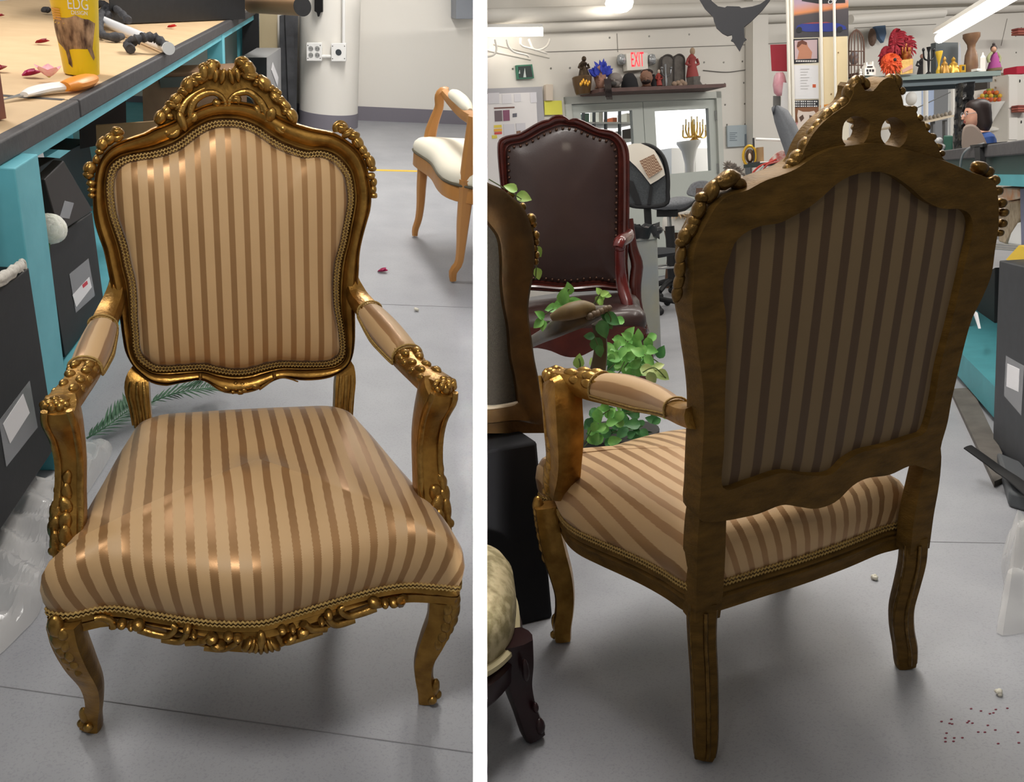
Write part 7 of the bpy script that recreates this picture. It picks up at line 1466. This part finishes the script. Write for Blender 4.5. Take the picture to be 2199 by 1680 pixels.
DK2 = Pl(FR,1460,480,8.5); t = thing(FR,'white_ottoman','white upholstered stool with tan fur behind the saddle stool','stool',V3((*DK2.p(1460,520)[:2],0))); mb = MB(); rg = []
for yy,w_ in ((493,34),(492,38),(480,40),(464,38),(456,30),(453,4)): c_ = DK2.p(1462,yy); rg.append([c_+DK2.u*w_*DK2.m*math.cos(2*PI*k/24)+DK2.n*.14*math.sin(2*PI*k/24) for k in range(24)])
mb.loft(rg); part('cushion',mb,mat('white_cover','ebe7df',.7),t,angle=80)
mb = MB(); rnd = random.Random(1)
for k in range(60): c_ = DK2.p(1450+rnd.random()*42,458+rnd.random()*8,.08+rnd.random()*.08); a_ = rnd.random()*6.3; mb.leaf(c_,DK2.u*math.cos(a_)+V3((0,0,.3*math.sin(a_)))+DK2.n*.5,(0,0,1),.06,.02,curl=.3,m=3)
part('fur_throw',mb,mat('tan_fur','c7a377',.9,0,'e0c9a2',50,.5),t,angle=80)
for x in (1430,1492): a = DK2.p(x,492); mb = MB(); mb.tube(cr([a,(a[0],a[1],a[2]*.6),(a[0],a[1],0)],10,False)+np.outer(np.sin(np.linspace(0,PI*1.5,10)),DK2.u*.02),.022,10); part('leg',mb,mat('brown_leg','5e4330',.4),t)
mb = MB(); DK2.box(mb,1448,640,1478,500,.05,.0); part('hanging_cover',mb,mat('brown_skirt','5b4635',.8),t,bevel=.01)
MC = Pl(FR,1390,380,6.9); t = thing(FR,'mesh_office_chair','black mesh office chair draped with a cream cloth','chair',V3((*MC.p(1390,440)[:2],0))); pts = [(1352,440),(1346,400),(1346,350),(1356,325),(1380,312),(1405,318),(1424,338),(1433,370),(1434,410),(1426,440)]
mb = MB(); MC.tube(mb,[(x,y,0) for x,y in pts],5,8,res=50,closed=True); part('back_frame',mb,BLACKB,t); mb = MB(); MC.prism(mb,cr(pts,40),.012,0); part('back_mesh',mb,mat('dark_grey_mesh','4c5053',.7,0,'3a3d40',90,.5),t,smooth=False)
mb = MB(); MC.prism(mb,[(1346,385),(1360,390),(1372,420),(1378,440),(1366,440),(1350,410)],.02,.015); MC.prism(mb,[(1396,396),(1402,402),(1398,440),(1390,440)],.02,.015); part('lumbar_frame',mb,BLACKB,t,smooth=False)
mb = MB(); rows = []
G_ = [[(1348,312),(1350,330),(1352,345)],[(1362,308),(1364,330),(1366,358)],[(1376,308),(1378,338),(1380,374)],[(1390,314),(1392,350),(1397,396)],[(1405,322),(1412,352),(1414,386)],[(1414,336),(1424,358),(1428,376)]]
for ci,colm in enumerate(G_): q = cr(np.array([[*MC.p(x,y,.03+.012*math.sin(ci*1.7+k))] for k,(x,y) in enumerate(colm)]),10,False); rows.append(list(q))
mb.grid(rows); dc = thing(FR,'draped_cloth','cream cloth draped over the black mesh chair with a woven brown patch','cloth',MC.p(1397,396,.03)); part('cloth',mb,mat('cream_cloth','e6ded0',.8),dc,angle=80)
wm = bpy.data.materials.new('woven_patch'); wm.use_nodes = True; nt = NT(wm); ck = nt.new('ShaderNodeTexChecker'); ck.inputs['Scale'].default_value = 90; ck.inputs['Color1'].default_value = lin('7d5a44'); ck.inputs['Color2'].default_value = lin('b59a80'); tc = nt.new('ShaderNodeTexCoord'); nt.link(tc.outputs['Object'],ck.inputs['Vector']); nt.link(ck.outputs['Color'],nt.n['Principled BSDF'].inputs['Base Color'])
mb = MB(); MC.prism(mb,[(1373,346),(1404,331),(1423,364),(1393,383)],.006,.062); part('woven_patch',mb,wm,dc,smooth=False)
q = MC.p(1390,445,-.05); mb = MB(); mb.tube([q,(q[0],q[1],.1)],.03,10); part('pedestal',mb,BLACKB,t); mb = MB(); mb.blob((q[0]+MC.n[0]*.2,q[1]+MC.n[1]*.2,.48),MC.u*.24,MC.n*.22,(0,0,.04),14,6); part('seat',mb,mat('dark_seat_fabric','2e3033',.8),t); mb = MB()
for k in range(5): a_ = 2*PI*k/5; mb.tube([(q[0],q[1],.11),(q[0]+.28*math.cos(a_),q[1]+.28*math.sin(a_),.04)],.02,8); mb.ball((q[0]+.28*math.cos(a_),q[1]+.28*math.sin(a_),.03),.03)
part('wheel_base',mb,BLACKB,t)
# ---------------------------------------------------------------- second gilt chair at the left edge, on a black block
LD = 2.05; LC = Pl(FR,1110,640,LD,yaw=18)
lc = thing(FR,'gilded_armchair','old gilded chair with grey burlap back and ivy, standing on a black block','chair',LC.p(1110,915))
LO = [(980,340),(1020,372),(1049,392),(1078,405),(1103,424),(1126,447),(1140,478),(1148,515),(1150,550),(1148,585),(1141,625),(1137,655),(1138,690),(1144,730),(1150,774),(1161,827),(1168,875),(1168,912),(1110,906),(1040,912),(960,905)]
LI = [(970,420),(1020,440),(1049,480),(1071,512),(1077,559),(1077,607),(1082,654),(1091,701),(1096,764),(1105,805),(1111,843),(1112,866),(1080,874),(1040,880),(970,872)]
DGOLD = mat('worn_dark_gilding','5f4520',.45,.5,'33230f',16,.8,.5,90)
mb = MB(); inn = ringframe(LC,LO,LI,[(0,-.05),(0,-.014),(.03,-.002),(.1,.0),(.9,.0),(1,-.006),(1.0,-.045),(.97,-.05)],mb); lf = part('back_frame',mb,DGOLD,lc,clip=CLIP_R)
mb = MB(); mb.loft([inn(s_,h) for s_,h in ((1.01,-.018),(.9,-.02),(.5,-.022),(.02,-.022))][::-1]); part('back_panel',mb,mat('grey_burlap','403b32',.9,0,'332f28',160,.6,.8,500),lc,clip=CLIP_R)
mb = MB(); LC.tube(mb,[(1030,874,-.008),(1060,875,-.006),(1090,871,-.006),(1112,866,-.008)],5,8,res=20); part('welt',mb,mat('pale_worn_welt','a89a86',.8),lc,clip=CLIP_R)
mb = MB()
for x,y,r_ in ((1098,418,9),(1122,445,9),(1140,472,13),(1146,482,8),(1139,492,9),(1150,506,10),(1151,520,8),(1148,534,8),(1152,548,8),(1150,562,8)): LC.blob(mb,x,y,r_,r_*1.1,r_,-.025)
part('shoulder_carved_trim',mb,MATS['shaded_bronze_carving'],lf)
# its arm
mb = MB(); LA = Pl(FR,1230,690,LD+.22,yaw=18); LA.tube(mb,[(1140,735,-.2),(1165,722,-.1),(1190,708,.0),(1225,690,.05),(1265,676,.05),(1305,664,.03)],[13,15,19,22,20,9],12,res=30,flat=(1,.8)); part('arm',mb,mat('dark_carved_wood','2c261e',.45,0,'4a3a24',20,.6),lc,clip=CLIP_R)
mb = MB(); LA.tube(mb,[(1185,682,.06),(1215,672,.08),(1245,664,.08),(1272,664,.07)],[8,17,19,12],12,res=20); part('arm_pad',mb,mat('dull_gold_cloth','6f5c38',.6,0,'5a4829',30,.5),lc)
mb = MB(); 
for k in range(12): LA.blob(mb,1264+k*4,680-k*1.8+((k*7)%3),7,7,7,.08+.02*(k%2))
part('arm_carved_trim',mb,mat('grey_brown_carving','6e5d48',.6,0,'4d4031',40,.6),lc)
mb = MB(); LA.tube(mb,[(1285,690,.03),(1290,730,.0),(1288,770,.0),(1280,815,.02)],[15,14,16,19],10,res=20,sq=.5); part('arm_post',mb,mat('olive_brown_wood','4b3d22',.5),lc)
mb = MB(); q = [LC.p(980,905,-.03),LC.p(1168,905,-.03)]; mb.obox(q[0]-V3((0,0,.03)),q[1]-q[0],-LC.n*.5,(0,0,.05)); part('seat_rail',mb,DGOLD,lc,clip=CLIP_R,smooth=False)
# black draped block under it
b0 = FR.z(1188,1328); BKp = Pl(FR,0,0,p0=b0,n=LC.n); zt_b = float(LC.p(1110,905)[2])-.034
mb = MB(); a = b0+V3((0,0,0)); a2 = BKp.p(1020,1360); a2[2] = 0; a[2] = 0; tb0 = BKp.p(1180,905); mb.hexa([a2,a,a-BKp.n*.62,a2-BKp.n*.62,V3((a2[0],a2[1],zt_b)),V3((a[0],a[1],zt_b)),V3((a[0],a[1],zt_b))-BKp.n*.62,V3((a2[0],a2[1],zt_b))-BKp.n*.62])
solo(FR,'black_block',mb,mat('black_velvet','0d0d11',.9),'black cloth covered block carrying the old gilded chair','block',clip=CLIP_R,bevel=.008)
# damask stool in the lower left corner
l0 = FR.z(1150,1588); SD_ = Pl(FR,0,0,p0=l0,n=nrm(V3((-FR.fwd()[0],-FR.fwd()[1],0)))); ms = SD_.m
DAM = mat('cream_damask','b4a682',.7,0,'857a55',34,.2,.3,200); DBURG = mat('dark_burgundy_wood','2a1014',.35,0,'1d0a0d',12,.5)
st = thing(FR,'damask_footstool','footstool with cream damask cushion and dark burgundy carved legs, lower left corner','stool',V3((*SD_.p(1060,1588)[:2],0)))
mb = MB(); rg = []; cz = SD_.p(1000,1290)
for y_,rx,ry in ((1352,122,.20),(1345,126,.205),(1300,130,.21),(1262,124,.20),(1236,106,.17),(1214,70,.12),(1204,4,.01)):
    c_ = SD_.p(988,y_,-.10); rg.append([c_+SD_.u*rx*ms*math.cos(2*PI*k/48)*(1-.04*math.cos(4*PI*k/24))+SD_.n*ry*math.sin(2*PI*k/48) for k in range(48)])
mb.loft(rg); part('cushion',mb,DAM,st,clip=CLIP_R,angle=80)
mb = MB(); c_ = SD_.p(988,1340,-.10); mb.tube([c_+SD_.u*128*ms*math.cos(2*PI*k/60)*(1-.04*math.cos(4*PI*k/30))+SD_.n*.21*math.sin(2*PI*k/60)-V3((0,0,.0)) for k in range(60)],.010,8,closed=True); part('welt',mb,mat('cream_welt','c0b48e',.8),st,clip=CLIP_R)
mb = MB(); rg = []
for y_,rx,ry in ((1356,132,.215),(1362,138,.225),(1400,136,.22),(1412,128,.21)): c_ = SD_.p(990,y_,-.10); rg.append([c_+SD_.u*rx*ms*math.cos(2*PI*k/48)+SD_.n*ry*math.sin(2*PI*k/48) for k in range(48)])
mb.loft(rg); part('rail',mb,DBURG,st,clip=CLIP_R)
mb = MB(); SD_.tube(mb,[(1100,1370,0),(1106,1420,0),(1112,1470,0),(1126,1520,0),(1140,1560,0),(1148,1580,0)],[42,38,30,25,26,23],12,res=30,sq=.3); lg_ = part('leg',mb,DBURG,st,clip=CLIP_R); mb = MB(); SD_.blob(mb,1158,1560,13,20,14,.01); SD_.blob(mb,1150,1520,7,12,8,.02); SD_.blob(mb,1128,1440,8,26,8,.045); part('leg_carved_trim',mb,DBURG,lg_)
mb = MB(); SD_.tube(mb,[(1058,1400,-.25),(1060,1440,-.25),(1064,1490,-.25),(1072,1530,-.25)],[14,13,10,9],10,res=20); part('leg',mb,DBURG,st,clip=CLIP_R)
# ---------------------------------------------------------------- ivy
IVY = [mat('ivy_green','4f9140',.45,0,'86b85c',30,.6),mat('ivy_dark','2f6636',.45,0,'4f8446',30,.6),mat('ivy_light','7fae4a',.45,0,'a8c46c',30,.6),mat('ivy_pale','b9bd7c',.5,0,'8fae62',30,.6)]
def ivy(label,stem,leaves,D,m_,seed,size=15,jit=.06,yaw=0,st_r=1.3):
    rnd = random.Random(seed); xs = [s_[0] for s_ in leaves]; P_ = Pl(FR,float(np.mean(xs)),float(np.mean([s_[1] for s_ in leaves])),D,yaw=yaw); mb = MB()
    t = thing(FR,'ivy_sprig',label,'ivy',P_.p(leaves[0][0],max(l[1] for l in leaves)))
    for s_ in stem: P_.tube(mb,[(x,y,rnd.uniform(-jit*.3,jit*.3)) for x,y in s_],st_r,5,res=max(8,len(s_)*5))
    part('stem',mb,mat('ivy_stem','4a5a2c',.6),t,clip=CLIP_R); mb = MB()
    for l in leaves:
        x,y = l[:2]; an = math.radians(l[2] if len(l) > 2 else rnd.uniform(0,360)); sz = (l[3] if len(l) > 3 else size*rnd.uniform(.8,1.25))*P_.m*2; d = P_.u*math.cos(an)+V3((0,0,math.sin(an)))+P_.n*rnd.uniform(-.2,.5); c_ = P_.p(x,y,rnd.uniform(-jit,jit)); mb.leaf(c_-nrm(d)*sz*.5,d,P_.n+V3((0,0,.6))+P_.u*rnd.uniform(-.5,.5),sz,sz*.78,curl=.2,fold=.12)
    part('leaves',mb,m_,t,clip=CLIP_R,angle=80); return t
ivy('two bright ivy leaves on the top edge of the old gilded chair',[[(1050,385),(1072,398),(1100,415),(1120,428)]],[(1097,403,150,15),(1125,423,-20,17)],2.0,IVY[2],1,jit=.005)
ivy('pair of ivy leaves half hidden behind the old gilded chair side',[[(1148,520),(1152,560),(1150,600)]],[(1157,541,-60,13),(1155,588,-80,13)],2.12,IVY[2],2,jit=.005)
ivy('green ivy spray lying over the arm of the old gilded chair',[[(1150,690),(1175,672),(1200,660),(1240,655),(1262,650)],[(1160,700),(1180,690),(1185,705)],[(1200,660),(1215,635),(1222,620)]],[(1210,636,80,18),(1222,620,95,14),(1200,655,200,15),(1185,662,180,15),(1235,650,10,18),(1224,652,40,12),(1160,676,130,13),(1156,695,210,14),(1166,700,250,12),(1182,710,-60,17),(1205,645,120,13)],2.28,IVY[0],3,jit=.03)
ivy('pale budding ivy tip rising from the chair arm',[[(1265,668),(1280,645),(1290,630)]],[(1286,625,120,9),(1298,630,20,10),(1305,634,-10,9),(1284,645,-110,10),(1290,650,-70,9),(1294,638,60,9)],2.25,IVY[2],4,jit=.01)
ivy('dark ivy leaves hanging from the end of the chair arm',[[(1305,670),(1312,685),(1308,700)],[(1275,720),(1285,745),(1290,760)]],[(1316,686,-30,20),(1295,708,-80,20),(1308,695,-60,14),(1283,742,-60,19),(1288,755,-75,14),(1265,722,170,12),(1300,676,60,12)],2.2,IVY[1],5,jit=.02)
rnd = random.Random(21)
L1 = [(1310+rnd.gauss(35,26),760+rnd.gauss(2,24)) for k in range(50)]+[(1352,715,60,15),(1372,720,100,14),(1362,728,40,15),(1330,732,150,15),(1385,755,-30,16),(1395,775,-40,15),(1345,790,-100,20),(1320,768,180,16)]
ivy('dense clump of fresh ivy leaves above the striped arm pad',[[(1300,800),(1330,770),(1352,725)],[(1340,790),(1370,760),(1400,770),(1415,780)],[(1330,800),(1345,770),(1372,735)]],L1,2.75,IVY[0],6,jit=.10,size=12)
L2 = [(1350+rnd.gauss(0,30),780+rnd.gauss(0,14)) for k in range(22)]
ivy('darker ivy leaves inside the clump above the arm pad',[[(1320,810),(1350,785),(1390,790)]],L2,2.9,IVY[1],7,jit=.05,size=14)
ivy('pale yellow ivy leaves right of the clump over the arm pad',[[(1380,800),(1405,790),(1430,812)]],[(1392,796,-20,18),(1408,800,-30,20),(1424,806,-35,16),(1400,812,-60,15),(1415,786,20,12)],2.6,IVY[3],8,jit=.02)
L3 = [(1262+rnd.random()*150,880+rnd.random()*70) for k in range(46)]
ivy('bed of ivy leaves under the chair arm behind the post',[[(1255,960),(1290,920),(1330,890),(1400,885)],[(1270,950),(1310,930),(1380,915)]],L3,2.8,IVY[1],9,jit=.1,size=13)
L4 = [(1262+rnd.random()*70,870+rnd.random()*80) for k in range(20)]+[(1430,895,-10,8),(1440,893,10,7)]
ivy('lighter ivy leaves under the chair arm near the post',[[(1255,950),(1285,900),(1310,880)]],L4,2.6,IVY[0],10,jit=.05,size=13)
ivy('small upright ivy leaves above the arm knuckle',[[(1240,800),(1246,785),(1243,770)]],[(1243,776,80,16),(1272,778,95,10)],2.5,IVY[2],11,jit=.01)
mb = MB(); pz = Pl(FR,1320,880,2.9); t0 = pz.p(1330,1010); mb.lathe([(.10,0),(.12,.02),(.14,max(.1,float(pz.p(1330,925)[2]))),(.12,max(.1,float(pz.p(1330,925)[2])))],(t0[0],t0[1],0),n=24); solo(FR,'ivy_pot',mb,mat('dark_pot','23211f',.6),'dark pot holding ivy behind the striped seat','pot')
